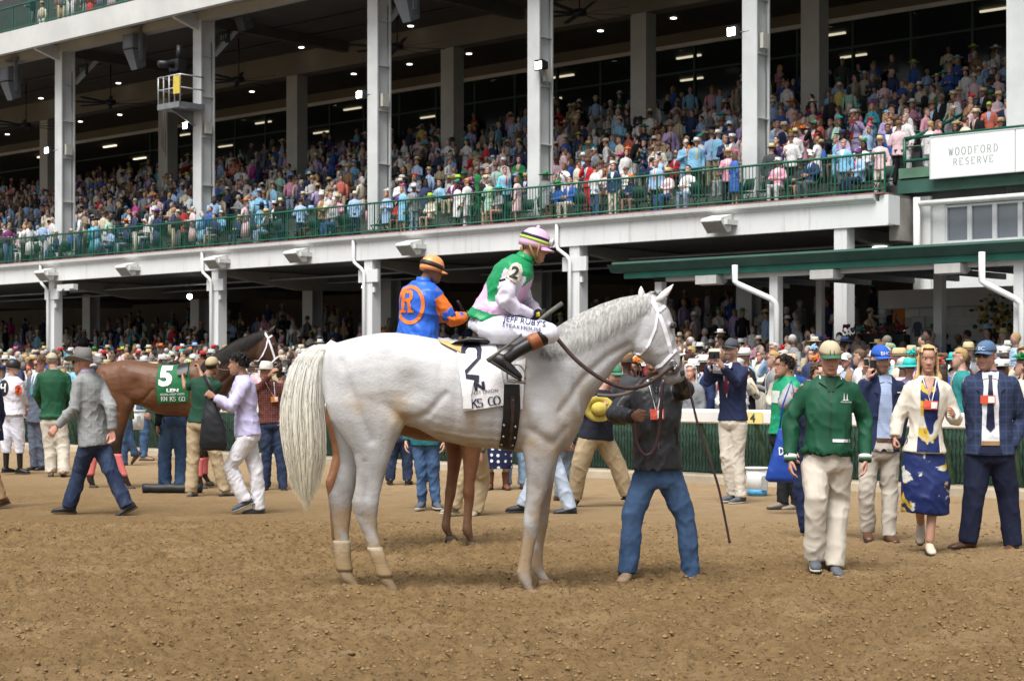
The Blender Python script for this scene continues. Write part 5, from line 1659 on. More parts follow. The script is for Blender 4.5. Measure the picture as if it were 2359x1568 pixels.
        if band:
            q = MB(); q.rings([(HLp(0, -.008, .036), pp.M @ V((rx * 1.03, 0, 0)) * pp.hs, pp.M @ V((0, ry * 1.03, 0)) * pp.hs), (HLp(0, -.008, .062), pp.M @ V((rx * 1.02, 0, 0)) * pp.hs, pp.M @ V((0, ry * 1.02, 0)) * pp.hs)], seg)
            q.build('hat_band', mat('band_%d_%d_%d' % tuple(int(c * 1000) for c in band), band, .7), o, True)
        pp.cap = o
    elif kind == 'helmet':
        q = MB(); rr = []
        for k in range(9):
            a = -.28 + k / 8 * (math.pi / 2 + .28)
            rr.append((HLp(0, -.012, .022 + .125 * math.sin(a)), pp.M @ V((.100 * max(.05, math.cos(a)) ** .85 * pp.hs, 0, 0)), pp.M @ V((0, .125 * max(.05, math.cos(a)) ** .85 * pp.hs, 0))))
        q.rings(rr, 28)
        o = q.build('helmet', hm_, root, True)
        b = MB(); n = 14
        for lay in (0, 1):
            for i in range(n + 1):
                t = -1 + 2 * i / n
                for rr_ in (0, .5, 1):
                    L = .062 * math.sqrt(max(0, 1 - t * t)) ** .7
                    b.v.append(tuple(HLp(t * .094, .108 * math.sqrt(max(0, 1 - (t * .8) ** 2)) - .008 + rr_ * L, .012 - .016 * rr_ - .012 * t * t - lay * .005)))
        k = 3 * (n + 1)
        for lay in (0, 1):
            for i in range(n):
                for j in range(2):
                    a = lay * k + i * 3 + j; f = (a, a + 1, a + 4, a + 3)
                    b.f.append(f if lay else f[::-1]); b.mi.append(0)
        b.build('visor', m or hm_, o, True)
        pp.cap = o
    elif kind == 'fascinator':
        q = MB(); r = np.random.default_rng(int(col[0] * 999 + col[1] * 77))
        c0 = HLp(.03, .01, .115)
        for i in range(26):
            dv = V((r.normal(), r.normal(), abs(r.normal()) * .8 + .15)).normalized() * r.uniform(.06, .15)
            q.tube([c0, c0 + dv * .55 + UP * .015, c0 + dv + V((0, 0, -.02))], [.016, .022, .003], 5, False, .35)
        q.disc(HLp(.03, .01, .112), UP, .06, 12, .015)
        o = q.build('fascinator', hm_, root, True)
    return
# ================================================================== foreground figures
def torso_bvh(pp):
    """surface of the garment without its sleeves"""
    o = pp.top; og = ORG[o.name]
    a = np_mesh(o.data) + np.array(og)
    sl_ = getattr(pp, 'sleeve', None)
    fs = [tuple(p.vertices) for p in o.data.polygons if sl_ is None or not sl_[p.index]]
    return BVHTree.FromPolygons([V(v) for v in a.tolist()], fs)
def pdecal(name, pts, m, parent, bvh, d, off=.004, cell=.02, thick=.002, far=.8):
    """a piece laid on the side that faces the camera, cut to photo measurements"""
    w = [P(x, y, d) for x, y in pts]
    cx = sum(p.x for p in w) / len(w); cz_ = sum(p.z for p in w) / len(w)
    return decal(name, [[(p.x - cx, p.z - cz_) for p in w]], m, parent, bvh, V((cx, d, cz_)), (1, 0, 0), (0, 0, 1), off=off, cell=cell, thick=thick, n=(0, -1, 0), far=far)
def ptext(name, txt, c, size_px, m, parent, bvh, d, rot=0, bold=0, off=.004, shape=None, cell=.01):
    a = R(rot); s_ = d / FPX
    return decal(name, shape or ('text', txt, bold), m, parent, bvh, P(*c, d), (math.cos(a), 0, math.sin(a)), (-math.sin(a), 0, math.cos(a)), off=off, size=(size_px[0] * s_, size_px[1] * s_), cell=cell, n=(0, -1, 0), far=.8, thick=.0015)
def front(pp, name, polys, m, parent=None, off=.004, back=False, cell=.02, bvh=None, thick=.002):
    """a piece on the chest; coordinates (to the wearer's left, up) in metres from the neck base"""
    l_, n_ = (pp.left, pp.fw) if not back else (-pp.left, -pp.fw)
    return decal(name, polys, m, parent or pp.root, bvh or pp.tb, pp.nb, l_, pp.up, off=off, cell=cell, n=n_, thick=thick)
def cuff(pp, k, m, a, b, r, parent=None, name='cuff'):
    e, w = pp.A[k]; dn = (w - e).normalized()
    return MB().tube([w + dn * a, w + dn * b], r, 14).build(name, m, parent or pp.top, True)
def suit_front(pp, shirt, tie=None, w=.075, depth=.36, lapel=None, full=False, twid=.030):
    s = pp.s
    pp.tb = torso_bvh(pp)
    LL = (pp.nb - pp.pel).length / s
    if full: pts = [(-w, .02), (w, .02), (w * 1.15, -.15), (w * .95, -.34), (w * 1.05, -LL * .90), (-w * 1.05, -LL * .90), (-w * .95, -.34), (-w * 1.15, -.15)]
    else: pts = [(-w, .02), (w, .02), (w * .82, -.10), (.0, -depth), (-w * .82, -.10)]
    sh_ = front(pp, 'shirt', [[(x * s, y * s) for x, y in pts]], shirt, off=.006)
    if full: front(pp, 'trouser_front', [[(x * s, y * s) for x, y in [(-w * 1.05, -LL * .895), (w * 1.05, -LL * .895), (w * 1.5, -LL * 1.045), (-w * 1.5, -LL * 1.045)]]], full, off=.005)
    if tie: front(pp, 'tie', [[(x * s, y * s) for x, y in [(-.018, -.02), (.018, -.02), (.014, -.05), (twid, -.32 if not full else -.46), (0, -.35 if not full else -.50), (-twid, -.32 if not full else -.46), (-.014, -.05)]]], tie, off=.014)
    if lapel:
        for sg in (-1, 1):
            q = [(w * .95, .01), (w * 1.35, -.06), (w * 1.75, -.14), (w * 1.25, -.165), (w * 1.15, -.25), (.012 if not full else w * 1.15, -depth), (w * .78, -.12)]
            front(pp, 'lapel', [[(sg * x * s, y * s) for x, y in q]], lapel, off=.010)
    front(pp, 'collar', [[(-w * s, .025), (-w * .2 * s, -.045), (-w * .9 * s, -.06)], [(w * s, .025), (w * .2 * s, -.045), (w * .9 * s, -.06)]], shirt, off=.016)
def lanyard(pp, m, badge, x=0.0, drop=-.36, w=.09):
    s = pp.s
    for sg in (-1, 1):
        q = [(sg * .055, .0), (sg * .065, .0), (x + sg * .008 + .003, drop + .02), (x + sg * .008 - .003, drop + .02)]
        front(pp, 'lanyard', [[(a * s, b * s) for a, b in q]], m, off=.022)
    b = front(pp, 'badge', [rect((x - w / 2) * s, (drop - .055) * s, (x + w / 2) * s, (drop + .02) * s)], badge, off=.026, thick=.004)
    front(pp, 'badge_card', [rect((x + .002) * s, (drop - .045) * s, (x + w / 2 - .008) * s, (drop + .010) * s)], mat('card_white', (.75, .75, .73), .5), b, off=.032)
    return b
def xy(K, x, y, dy=0): return (*K(x, y), dy)
DENIM = fabric('denim', (.046, .092, .185), .85, .5, 11, var=.30)
DENIMD = fabric('denim_dark', (.018, .030, .066), .85, .5, 11, var=.25)
DENIMP = fabric('denim_pale', (.20, .30, .44), .85, .5, 11, var=.2)
KHAKI = fabric('khaki', (.40, .31, .19), .85, .5, 11)
CREAM = fabric('cream_cotton', (.56, .51, .43), .85, .5, 11)
STONE = fabric('stone_cotton', (.46, .42, .36), .85, .5, 11)
WHITEF = fabric('white_cotton', (.70, .69, .72), .8, .45, 12, var=.05)
NAVYF = fabric('navy_wool', (.018, .026, .068), .85, .4, 12)
NAVYT = fabric('navy_trouser', (.012, .016, .040), .85, .4, 12)
BROWNL = mat('brown_shoe', (.095, .042, .022), .4, .3, 20)
DARKL = mat('black_shoe', (.018, .017, .018), .4, .3, 20)
GREYSH = mat('grey_trainer', (.075, .085, .10), .7, .3, 20)
TANL = mat('tan_boot', (.30, .20, .13), .8, .25, 20)
LIGHTS_ = mat('pale_sole', (.5, .48, .44), .8)
def MID(a, b): return ((a[0] + b[0]) / 2, (a[1] + b[1]) / 2)

# ---------------- rider of the white horse
SILKG = fabric('silk_green', (.015, .26, .095), .35, .5, 14, var=.12)
SILKW = fabric('silk_white', (.62, .58, .68), .4, .6, 15, var=.05)
SILKP = fabric('silk_pink', (.70, .42, .66), .4, .4, 15, var=.05)
PANTW = fabric('breeches_white', (.66, .67, .76), .5, .45, 13, var=.05)
HELP = mat('helmet_pink', (.70, .43, .62), .3, .04)
J = human('person', 'jockey in green and pink silks with pink helmet riding the white horse', (1120, 1366), 1.60, 90, d=WH_D, head=(86, 14), pel=(1122, 746), nb=(1203, 602), hd=xy(K2, 492, 318),
          arms={'R': (xy(K2, 252, 735, -.24), xy(K2, 478, 850, -.14)), 'L': (xy(K2, 430, 765, .24), xy(K2, 525, 838, .06))},
          legs={'R': (xy(K2, 598, 980, -.37), xy(K2, 262, 1168, -.41), 90, 32), 'L': (xy(K2, 598, 980, .36), xy(K2, 262, 1168, .40), 90, 32)},
          top=dict(type='silks', mat=SILKG, mat2=SILKW, hem=-.02, fold=.008, sr=(.050, .043, .031), fat=1.28), bottom=dict(mat=PANTW, wr=(.122, .082, .066), upto=.10, fold=.005, fat=1.05), shoes=dict(mat=BLKL, boot=.86), skin='tan',
          hands=(1.0, 1.0), hat=dict(kind='helmet', col=(.70, .43, .62), m=HELP), hair=dict(col=(.012, .01, .01), style='short'), seed=3)
J.tb = torso_bvh(J)
def inside(px, py, poly):
    r_ = np.zeros(len(px), bool)
    for (x0, y0), (x1, y1) in zip(poly, poly[1:] + poly[:1]):
        r_ ^= ((y0 > py) != (y1 > py)) & (px < (x1 - x0) * (py - y0) / (y1 - y0 + 1e-9) + x0)
    return r_
jm = J.top.data; jm.materials.append(SILKP)
c_ = np.empty(len(jm.polygons) * 3, dtype=np.float32); jm.polygons.foreach_get('center', c_); c_ = c_.reshape(-1, 3) + np.array(ORG[J.top.name])
mi = J.sleeve.copy()
pk = inside(CX + c_[:, 0] / WH_D * FPX, HY - (c_[:, 2] - CAMH) / WH_D * FPX, [K2(*p) for p in [(150, 440), (112, 560), (125, 660), (130, 752), (215, 742), (330, 690), (420, 620), (520, 520), (560, 640), (440, 710), (340, 790), (290, 850), (170, 846), (40, 800), (-20, 760), (-40, 640)]])
mi[pk & (mi == 0)] = 2
jm.polygons.foreach_set('material_index', mi)
sv = bvh_of(J.top)
ab = pdecal('arm_badge', [K2(*p) for p in [(262, 560), (285, 510), (318, 462), (352, 452), (385, 472), (396, 520), (385, 570), (352, 625)]], mat('badge_bone', (.52, .48, .40), .6, .25, 30), J.root, sv, WH_D, off=.008)
ptext('numeral', '2', K2(335, 530), (19, 28), mat('badge_ink', (.02, .02, .02), .6), ab, sv, WH_D, -18, .03, off=.013)
MB().tube([P(*K2(218, 582), WH_D - .33), P(*K2(262, 570), WH_D - .34)], .009, 6).build('arm_strap', BLKL, J.root, True)
# collar and chin strap
MB().rings([(J.nb + J.up * .0, J.left * .075, J.fw * .075), (J.nb + J.up * .055 + J.fw * .015, J.left * .066, J.fw * .066)], 18).build('collar', SILKG, J.root, True)
HT = mat('strap_tan', (.32, .19, .065), .6, .2, 20)
for sg in (-1, 1):
    MB().tube([J.HL(sg * .090, -.05, .01), J.HL(sg * .082, .0, -.06), J.HL(sg * .05, .05, -.125)], .008, 6, True, 1.6).build('chin_strap', HT, J.root, True)
    MB().tube([J.HL(sg * .090, .035, .02), J.HL(sg * .080, .035, -.05), J.HL(sg * .04, .055, -.12)], .008, 6, True, 1.6).build('chin_strap', HT, J.root, True)
MB().rings([(J.HL(0, -.10, -.02), J.M @ V((.055, 0, 0)), J.M @ V((0, .012, .02))), (J.HL(0, -.085, -.085), J.M @ V((.05, 0, 0)), J.M @ V((0, .012, .01)))], 12).build('neck_guard', HT, J.root, True)
hb = bvh_of(J.cap)
def band(pp, z0, z1, r, m, name, y0=-.012, tiltf=0.0):
    q = MB(); rr = []
    for z in (z0, z1):
        c = math.sqrt(max(.02, 1 - ((z - .022) / .125) ** 2)) ** .85
        rr.append((pp.HL(0, y0, z), pp.M @ V((.100 * c + r, 0, tiltf * 0)) * pp.hs, pp.M @ V((0, .125 * c + r, tiltf)) * pp.hs))
    return q.rings(rr, 32).build(name, m, pp.cap, True)
band(J, .062, .082, .0035, mat('band_navy', (.022, .016, .05), .5), 'helmet_band', tiltf=-.008)
band(J, .036, .056, .0035, mat('band_lime', (.36, .62, .06), .5), 'helmet_band', tiltf=-.010)
MB().ball(J.HL(0, -.012, .150), .016, 10, 8).build('pompom', HELP, J.cap, True)
g = MB()
for sg in (-1, 1):
    g.ball(J.HL(sg * .036, .118, .058), V((.036, .020, .026)), 12, 8, J.M)
g.build('goggles', mat('goggle_clear', (.45, .45, .42), .08, .2, 20, spec=.9), J.cap, True)
g = MB()
for sg in (-1, 1):
    g.tube([J.HL(sg * .036 + .036 * math.cos(t), .125, .058 + .027 * math.sin(t)) for t in np.linspace(0, 6.29, 17)], .006, 6)
g.build('goggle_frame', mat('goggle_white', (.65, .65, .66), .4), J.cap, True)
GLV = mat('black_glove', (.012, .012, .013), .6, .2, 30)
def glove(pp, k, curl, m=GLV, sc=1.12):
    q = MB(); e, w = pp.A[k]; dn = (w - e).normalized()
    hand_geo(q, w, dn, (-pp.left if k == 'L' else pp.left), pp.fw if abs(pp.fw.dot(dn)) < .9 else UP, curl, pp.s * sc)
    q.tube([w - dn * .035, w + dn * .01], .034, 12)
    return place('glove', remesh(q, .0056, 2, .4, 'glove'), m, pp.root)
gv = glove(J, 'R', 1.0); glove(J, 'L', 1.0)
ptext('glove_mark', '', K2(510, 845), (9, 12), mat('glove_gold', (.62, .46, .05), .6), gv, bvh_of(gv), WH_D, shape=[[(-.5, -.5), (.5, -.3), (.4, .5), (-.3, .4)]])
# lettering down the thigh
tv = bvh_of(J.bottom)
NV2 = mat('print_midnight', (.03, .03, .10), .6)
ptext('lettering', "JEFF RUBY'S", K2(405, 906), (96, 17), NV2, J.bottom, tv, WH_D, -9, .01, off=.009)
ptext('lettering', 'STEAKHOUSE', K2(385, 946), (88, 9), NV2, J.bottom, tv, WH_D, -9, off=.009)
ptext('lettering', "S", K2(8, 880), (6, 14), NV2, J.bottom, tv, WH_D, 70)
# boot tops
for k, sg in (('R', -1), ('L', 1)):
    kn, an = J.L[k][0], J.L[k][1]
    def sh_pt(t): return kn.lerp(an, t)
    limb = MB(); limb_rings(limb, [sh_pt(.20), sh_pt(.45)], [.060, .056], J.left, 16); limb.build('boot_top', mat('boot_tan_top', (.26, .085, .03), .5, .15), J.root, True)
    limb = MB(); limb_rings(limb, [sh_pt(.02), sh_pt(.22)], [.066, .061], J.left, 16); limb.build('boot_knee', BLKL, J.root, True)
bt = [o for o in J.root.children if o.name.startswith('boot') and not o.name.startswith('boot_')]
# whip
MB().tube([P(*K2(700, 752), WH_D - .16), P(*K2(590, 830), WH_D - .17), P(*K2(470, 925), WH_D - .26), P(*K2(240, 1105), WH_D - .50), P(*K2(128, 1192), WH_D - .55)], [.017, .017, .009, .008, .018], 8).build('riding_whip', mat('whip_grey', (.10, .10, .085), .6, .3, 40), None, True)
tag(bpy.data.objects['riding_whip'], 'thin grey riding whip held by the green and pink jockey', 'whip')
# stirrup
st = MB()
c = P(*K2(345, 1310), WH_D - .41)
st.tube([c + V((.062 * math.cos(t) * 1.0, 0, .078 * math.sin(t))) for t in np.linspace(-.3, math.pi + .3, 15)], .007, 6)
st.tube([c + V((-.062, 0, -.03)), c + V((.066, 0, -.045))], .012, 6)
st.build('stirrup', STEEL, J.root, True)

# ---------------- bay horse number 5
BAYC = dict(col=bay_coat(1.0), mat=coat_mat('bay_coat', .42, (.10, .05, .03), (.55, .5, .45), .5), ear=mat('bay_ear', (.03, .018, .012), .6), earin=mat('bay_ear_in', (.06, .035, .025), .7), lid=mat('bay_lid', (.015, .01, .008), .5))
CHC = dict(col=bay_coat(1.45), mat=coat_mat('chestnut_coat', .45, (.16, .07, .04), (.6, .5, .42), .5), ear=BAYC['ear'], earin=BAYC['earin'], lid=BAYC['lid'])
HAIRB = hair_mat('black_horse_hair', (.008, .007, .007), (.035, .028, .024))
HOOFD = mat('dark_hoof', (.06, .045, .035), .8, .3, 20)
BS = .954
bd = gdepth(1123)
bl = P(400.8, 1123, bd); bl.z = 0
def bay_head(x, y):
    # a higher, longer head carriage
    f = max(0.0, min(1.0, (x - 1250) / 260))
    return (x + 42 * f, y - 52 * f)
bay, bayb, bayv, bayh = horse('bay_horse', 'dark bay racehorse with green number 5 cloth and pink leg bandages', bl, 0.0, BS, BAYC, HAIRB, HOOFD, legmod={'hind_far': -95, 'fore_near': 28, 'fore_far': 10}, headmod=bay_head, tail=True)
bridle(bay, bayv, bayh, WEB)
PINKW = wrap_mat('bandage_pink', (.62, .15, .14), (.38, .22, .14), .02, .26)
for lg, y0, y1, sh_ in (('hind_near', 1205, 1310, 0), ('hind_far', 1205, 1310, -95), ('fore_near', 1225, 1312, 28), ('fore_far', 1225, 1304, 10)):
    bandage(bay, lg, y0, y1, PINKW, sh_)
def B5(x, y):
    X, Y = K5(x, y)
    return (752 + (X - 225) / .491, 1366 - (1123 - Y) / .491)
GC = fabric('cloth_green', (.012, .13, .045), .6, .4, 10)
c5 = hpoly('saddle_cloth', [B5(1122, 385), B5(1200, 374), B5(1330, 385), B5(1345, 500), B5(1335, 655), B5(1130, 668), B5(1118, 540)], GC, bay, bayv, off=.014)
c5v = bvh_of(c5)
PW = mat('print_white', (.78, .78, .78), .6)
on_cloth('numeral', ('text', '5', .05), B5(1182, 478), (.19, .30), c5, c5v, 0, PW)
on_cloth('emblem', ('text', 'LEN', .05), B5(1232, 576), (.17, .05), c5, c5v, 0, PW)
on_cloth('lettering', ('text', 'FEDERAL CREDIT UNION', 0), B5(1230, 602), (.33, .028), c5, c5v, 2, PW)
for j, ch in enumerate('KN KS GO'):
    if ch == ' ': continue
    on_cloth('letter', serif_polys(ch, .042, .058, .12), B5(1164 + j * 20, 634), (1, 1), c5, c5v, 0, PW)
hpoly('saddle_pad', [B5(1250, 372), B5(1300, 362), B5(1330, 380), B5(1330, 470), B5(1262, 470)], BLKL, bay, bayv, off=.03, thick=.03)
hpoly('towel', [B5(1170, 366), B5(1250, 372), B5(1310, 360), B5(1300, 384), B5(1200, 392)], fabric('towel_blue', (.10, .16, .35)), bay, bayv, off=.024, thick=.02)
rein('rein', [(*bay_head(*K2(1535, 1230)), -.10), (1460, 800, -.16), (1360, 815, -.2), (1270, 790, -.15), (1225, 760, 0)], bay, LEATHER, .012)

# ---------------- chestnut horse behind, with the blue and orange rider
cd = gdepth(1267)
cl_ = P(984, 1267, cd); cl_.z = 0
CYAW = 40.0
ch_root, chb, chv, chh = horse('chestnut_horse', 'chestnut brown racehorse standing behind the white horse under the blue jockey', cl_ + V((0, .25, 0)), R(CYAW), .92, CHC, HAIRB, HOOFD, legmod={'fore_near': 36, 'fore_far': -30, 'hind_near': -30}, tail=False)
for s_ in (-1, 1):
    strap('white_girth', [(1185, 960), (1190, 1030)], ch_root, chv, WEB, .02, None, s_)
SILKB = fabric('silk_blue', (.03, .13, .60), .35, .45, 14, var=.12)
SILKO = fabric('silk_orange', (.80, .19, .03), .4, .45, 14, var=.08)
jd = cd + .25
Q = human('person', 'jockey in blue silks with orange circled R and orange helmet seen from behind', (980, 1267), 1.62, 140, d=jd, head=(118, 10), pel=xy(K1, 1150, 1040), nb=xy(K1, 1205, 600), hd=xy(K1, 1275, 500),
          arms={'R': (xy(K1, 1415, 880, -.05), xy(K1, 1530, 858, .1)), 'L': (xy(K1, 1180, 850, .3), xy(K1, 1400, 860, .4))},
          legs={'R': ((1050, 800, .05), (1010, 880, -.05), 130, 20), 'L': ((1010, 800, .55), (990, 880, .5), 130, 20)},
          top=dict(type='silks', mat=SILKB, mat2=SILKO, hem=.0, fold=.007, fat=1.34, sr=(.054, .047, .038)), bottom=dict(mat=PANTW, wr=(.10, .08, .062)), shoes=dict(mat=BLKL, boot=.8), skin='brown', hands=(1, 1),
          hat=dict(kind='helmet', col=(.85, .33, .12), m=mat('helmet_orange', (.85, .33, .12), .35, .05)), hair=dict(col=(.01, .01, .01)), seed=8)
Q.tb = torso_bvh(Q)
s1 = jd / FPX
cR = K1(1108, 768)
decal('silk_ring', ring_polys(0, 0, 34.5 * s1, 45.5 * s1, 8.5 * s1, 36), SILKO, Q.top, Q.tb, P(*cR, jd), (1, 0, .0), (0, 0, 1), off=.006, cell=.03, n=(0, -1, 0), far=.8)
RL = [rect(-.36, -.5, -.12, .5), [(-.12, .5), (.30, .5), (.44, .40), (.44, .12), (.30, .0), (.30, .14), (.22, .16), (.22, .36), (-.12, .36)], [(-.12, .0), (.30, .0), (.30, .14), (-.12, .14)], [(.02, .0), (.26, .0), (.46, -.5), (.22, -.5)], rect(-.48, -.5, .02, -.40), rect(.12, -.5, .56, -.40), rect(-.48, .40, -.12, .5)]
for i_, pl in enumerate(RL):
    decal('letter_stroke', [pl], SILKO, Q.top, Q.tb, P(*K1(1078, 742), jd), (1, 0, -.05), (.05, 0, 1), off=.006 + .0006 * i_, size=(33 * s1, 52 * s1), cell=.02, n=(0, -1, 0), far=.8)
band(Q, .018, .062, .003, mat('goggle_strap', (.025, .02, .02), .5), 'goggle_strap', tiltf=-.02)
glove(Q, 'R', 1.0)
qv = bvh_of(Q.top)
for t_ in (.45, .82):
    a_, b_ = (Q.sh['R'], Q.A['R'][0]) if t_ < .5 else (Q.A['R'][0], Q.A['R'][1])
    for u_ in ((.62, .92),) if t_ < .5 else ((.42, .66),):
        q_ = MB(); limb_rings(q_, [a_.lerp(b_, u_[0]), a_.lerp(b_, u_[1])], [.066 if t_ < .5 else .058, .064 if t_ < .5 else .054], Q.left, 16); q_.build('sleeve_band', SILKB, Q.top, True)
qt = bvh_of(Q.bottom)
ptext('lettering', 'JEFF RUBY', K1(1350, 945), (46, 15), NV2, Q.bottom, qt, jd, 38, .01)
MB().rings([(Q.nb - Q.up * .01, Q.left * .078, Q.fw * .075), (Q.nb + Q.up * .05, Q.left * .066, Q.fw * .066)], 18).build('collar', SILKB, Q.root, True)
MB().tube([P(*K1(1465, 735), jd), P(*K1(1510, 815), jd + .05)], .013, 8).build('riding_whip', BLKL, None, True)
tag(bpy.data.objects['riding_whip.001'], 'black whip handle held up by the blue and orange jockey', 'whip')

# ---------------- groom holding the white horse
LEAJ = mat('black_leather_jacket', (.022, .023, .026), .42, .25, 8, .35, 14, bdist=.02)
G = human('person', 'groom in black leather jacket and blue jeans holding the white horse by its bridle', (1515, 1335), 1.80, 0, head=(-30, 5), pel=xy(K4, 1345, 600), nb=xy(K2, 1405, 1335), hd=(1512, 836),
          arms={'R': (xy(K4, 1040, 190, -.05), xy(K4, 1175, 195, -.32)), 'L': (xy(K2, 1655, 1420, -.2), xy(K2, 1570, 1330, -.42))},
          legs={'R': (xy(K4, 1165, 930, -.05), xy(K4, 1130, 1300, -.1), -18), 'L': (xy(K4, 1545, 930), xy(K4, 1590, 1325, .05), 22)},
          top=dict(type='jacket', mat=LEAJ, hem=.05, fat=1.12, fold=.007, sr=(.066, .056, .043), belly=.03), bottom=dict(mat=DENIM, fat=1.03, wr=(.102, .075, .066)), shoes=dict(mat=TANL), skin='brown', hands=(.6, 1.0), hair=dict(col=(.012, .01, .01)), seed=21)
G.tb = torso_bvh(G)
front(G, 'zip', [rect(-.006, -.52, .006, -.04)], mat('zip_dark', (.06, .06, .065), .4), G.top, off=.004)
front(G, 'undershirt', [[(-.05, .03), (.05, .03), (.0, -.14)]], fabric('black_tee', (.012, .012, .014)), off=.004)
front(G, 'pocket_zip', [[(.13, -.36), (.14, -.36), (.16, -.5), (.15, -.5)]], mat('zip_black', (.006, .006, .007), .4), G.top, off=.004)
bdg = mat('badge_red', (.62, .085, .04), .5)
lanyard(G, WEB, bdg, x=-.005, drop=-.235, w=.10)
strap_m = LEATHER
def cord(name, label, pts, r, m, flat=.4, cat='strap', n=8):
    q = [V(p) for p in pts]; out = []
    for i in range(len(q) - 1):
        p0, p1, p2, p3 = q[max(i - 1, 0)], q[i], q[i + 1], q[min(i + 2, len(q) - 1)]
        for k in range(6):
            t = k / 6
            out.append(.5 * ((2 * p1) + (p2 - p0) * t + (2 * p0 - 5 * p1 + 4 * p2 - p3) * t * t + (3 * p1 - p0 - 3 * p2 + p3) * t ** 3))
    out.append(q[-1])
    o = MB().tube(out, r, n, True, flat).build(name, m, None, True)
    return tag(o, label, cat)
gd = G.d - .36
cord('lead_strap', 'dark leather lead strap hanging beside the groom, its end swinging over the dirt', [P(*K2(1540, 1250), 12.1), P(*K2(1640, 1330), gd - .1), P(*K4(1590, 60), gd), P(*K4(1640, 260), gd), P(*K4(1692, 420), gd), P(*K4(1755, 600), gd), P(*K4(1795, 740), gd + .02), P(*K4(1838, 950), gd + .04), P(*K4(1868, 1108), gd + .05)], .018, mat('strap_maroon', (.045, .020, .024), .5, .2))
cord('looped_strap', 'looped dark leather strap held in the groom\'s fist below his badge', [P(*K4(1385, -60), gd + .05), P(*K4(1372, 120), gd), P(*K4(1362, 280), gd), P(*K4(1325, 430), gd), P(*K4(1262, 476), gd), P(*K4(1205, 410), gd), P(*K4(1185, 300), gd), P(*K4(1205, 190), gd)], .014, mat('strap_maroon', (.045, .020, .024), .5, .2))

# ---------------- man in green club jacket
GJ = fabric('club_green', (.010, .072, .036), .62, .55, 11)
M1 = human('person', 'older man in green club jacket, tan trousers and tan cap walking towards the camera', K6(870, 1512), 1.80, -4, head=(0, 14), pel=xy(K6, 862, 860), nb=xy(K6, 878, 405), hd=xy(K6, 880, 292, -.05),
           arms={'R': (xy(K6, 655, 640, .04), xy(K6, 655, 868, -.05)), 'L': (xy(K6, 1085, 640, .04), xy(K6, 1082, 868, -.05))},
           legs={'R': (xy(K6, 800, 1090, -.12), xy(K6, 792, 1415, -.02), -5, 6), 'L': (xy(K6, 925, 1100, .06), xy(K6, 905, 1462, -.05), 5)},
           top=dict(type='blouson', mat=GJ, hem=.03, fat=1.09, fold=.008, belly=.035, sr=(.064, .056, .044)), bottom=dict(mat=CREAM, fat=1.06, wr=(.102, .082, .072), fold=.005), shoes=dict(mat=GREYSH, sole=LIGHTS_), skin='red',
           hair=dict(col=(.42, .40, .38)), hat=dict(kind='cap', col=(.50, .42, .28), brim=(.035, .12, .07)), brow=(.25, .2, .16), seed=31)
M1.tb = torso_bvh(M1)
CW_ = mat('rib_white', (.72, .72, .72), .8)
for k in 'LR':
    cuff(M1, k, CW_, -.035, -.005, .050); cuff(M1, k, GJ, -.005, .018, .049); 
front(M1, 'hem_stripe', [rect(.02, -.485, .20, -.462)], CW_, M1.top, off=.004)
front(M1, 'zip', [rect(-.005, -.44, .005, -.06)], mat('zip_green', (.008, .045, .022), .5), M1.top, off=.004)
front(M1, 'collar', [[(-.085, .06), (-.03, -.07), (-.095, -.03)], [(.085, .06), (.03, -.07), (.095, -.03)]], GJ, M1.top, off=.018)
front(M1, 'collar_tip', [[(-.083, .055), (-.070, .055), (-.078, -.01), (-.088, .0)], [(.083, .055), (.070, .055), (.078, -.01), (.088, .0)]], CW_, M1.top, off=.024)
front(M1, 'polo_shirt', [[(-.05, .045), (.05, .045), (.022, -.10), (-.022, -.10)]], fabric('polo_dark_green', (.02, .06, .035)), M1.top, off=.006)
SPIRE = [[(-.30, -.5), (-.16, -.5), (-.20, .1), (-.23, .5), (-.27, .1)], [(.10, -.5), (.24, -.5), (.21, .1), (.17, .42), (.14, .1)], rect(-.42, -.5, .36, -.42)]
front(M1, 'emblem', [[(.115 + x * .06, -.135 + y * .062) for x, y in p_] for p_ in SPIRE], CW_, M1.top, off=.005, cell=.01)
decal('lettering', ('text', 'CHURCHILL DOWNS', 0), CW_, M1.top, M1.tb, M1.nb + M1.left * .118 - M1.up * .178, M1.left, M1.up, off=.005, size=(.085, .011), n=M1.fw, cell=.02)
cv = bvh_of(M1.cap)
decal('cap_emblem', [[(x * .075, y * .055) for x, y in p_] for p_ in SPIRE[:2]], mat('spire_green', (.03, .10, .06), .7), M1.cap, cv, M1.HL(0, .11, .075), M1.M @ V((1, 0, 0)), M1.M @ V((0, 0, 1)), off=.004, n=M1.M @ V((0, 1, .3)), cell=.01)

# ---------------- man on the phone
M2 = human('person', 'bearded man in navy blazer and blue cap talking on a phone', K6(1165, 1330), 1.80, 6, head=(16, 9), pel=xy(K6, 1160, 800), nb=xy(K6, 1178, 395), hd=xy(K6, 1168, 300, -.04),
           arms={'R': (xy(K6, 1068, 560, -.05), xy(K6, 1098, 408, -.1)), 'L': (xy(K6, 1290, 600, .05), xy(K6, 1270, 800, .05))},
           legs={'R': (xy(K6, 1090, 1040, -.05), xy(K6, 1095, 1262, .03), -6, 8), 'L': (xy(K6, 1222, 1045), xy(K6, 1218, 1290, -.05), 10)},
           top=dict(type='blazer', mat=NAVYF, hem=-.05, fat=1.08), bottom=dict(mat=STONE, fat=1.0, wr=(.098, .076, .062)), shoes=dict(mat=BROWNL), skin='fair', beard=(.10, .06, .04), hair=dict(col=(.06, .035, .02)), hat=dict(kind='cap', col=(.02, .10, .46)), hands=(.35, .9), seed=41)
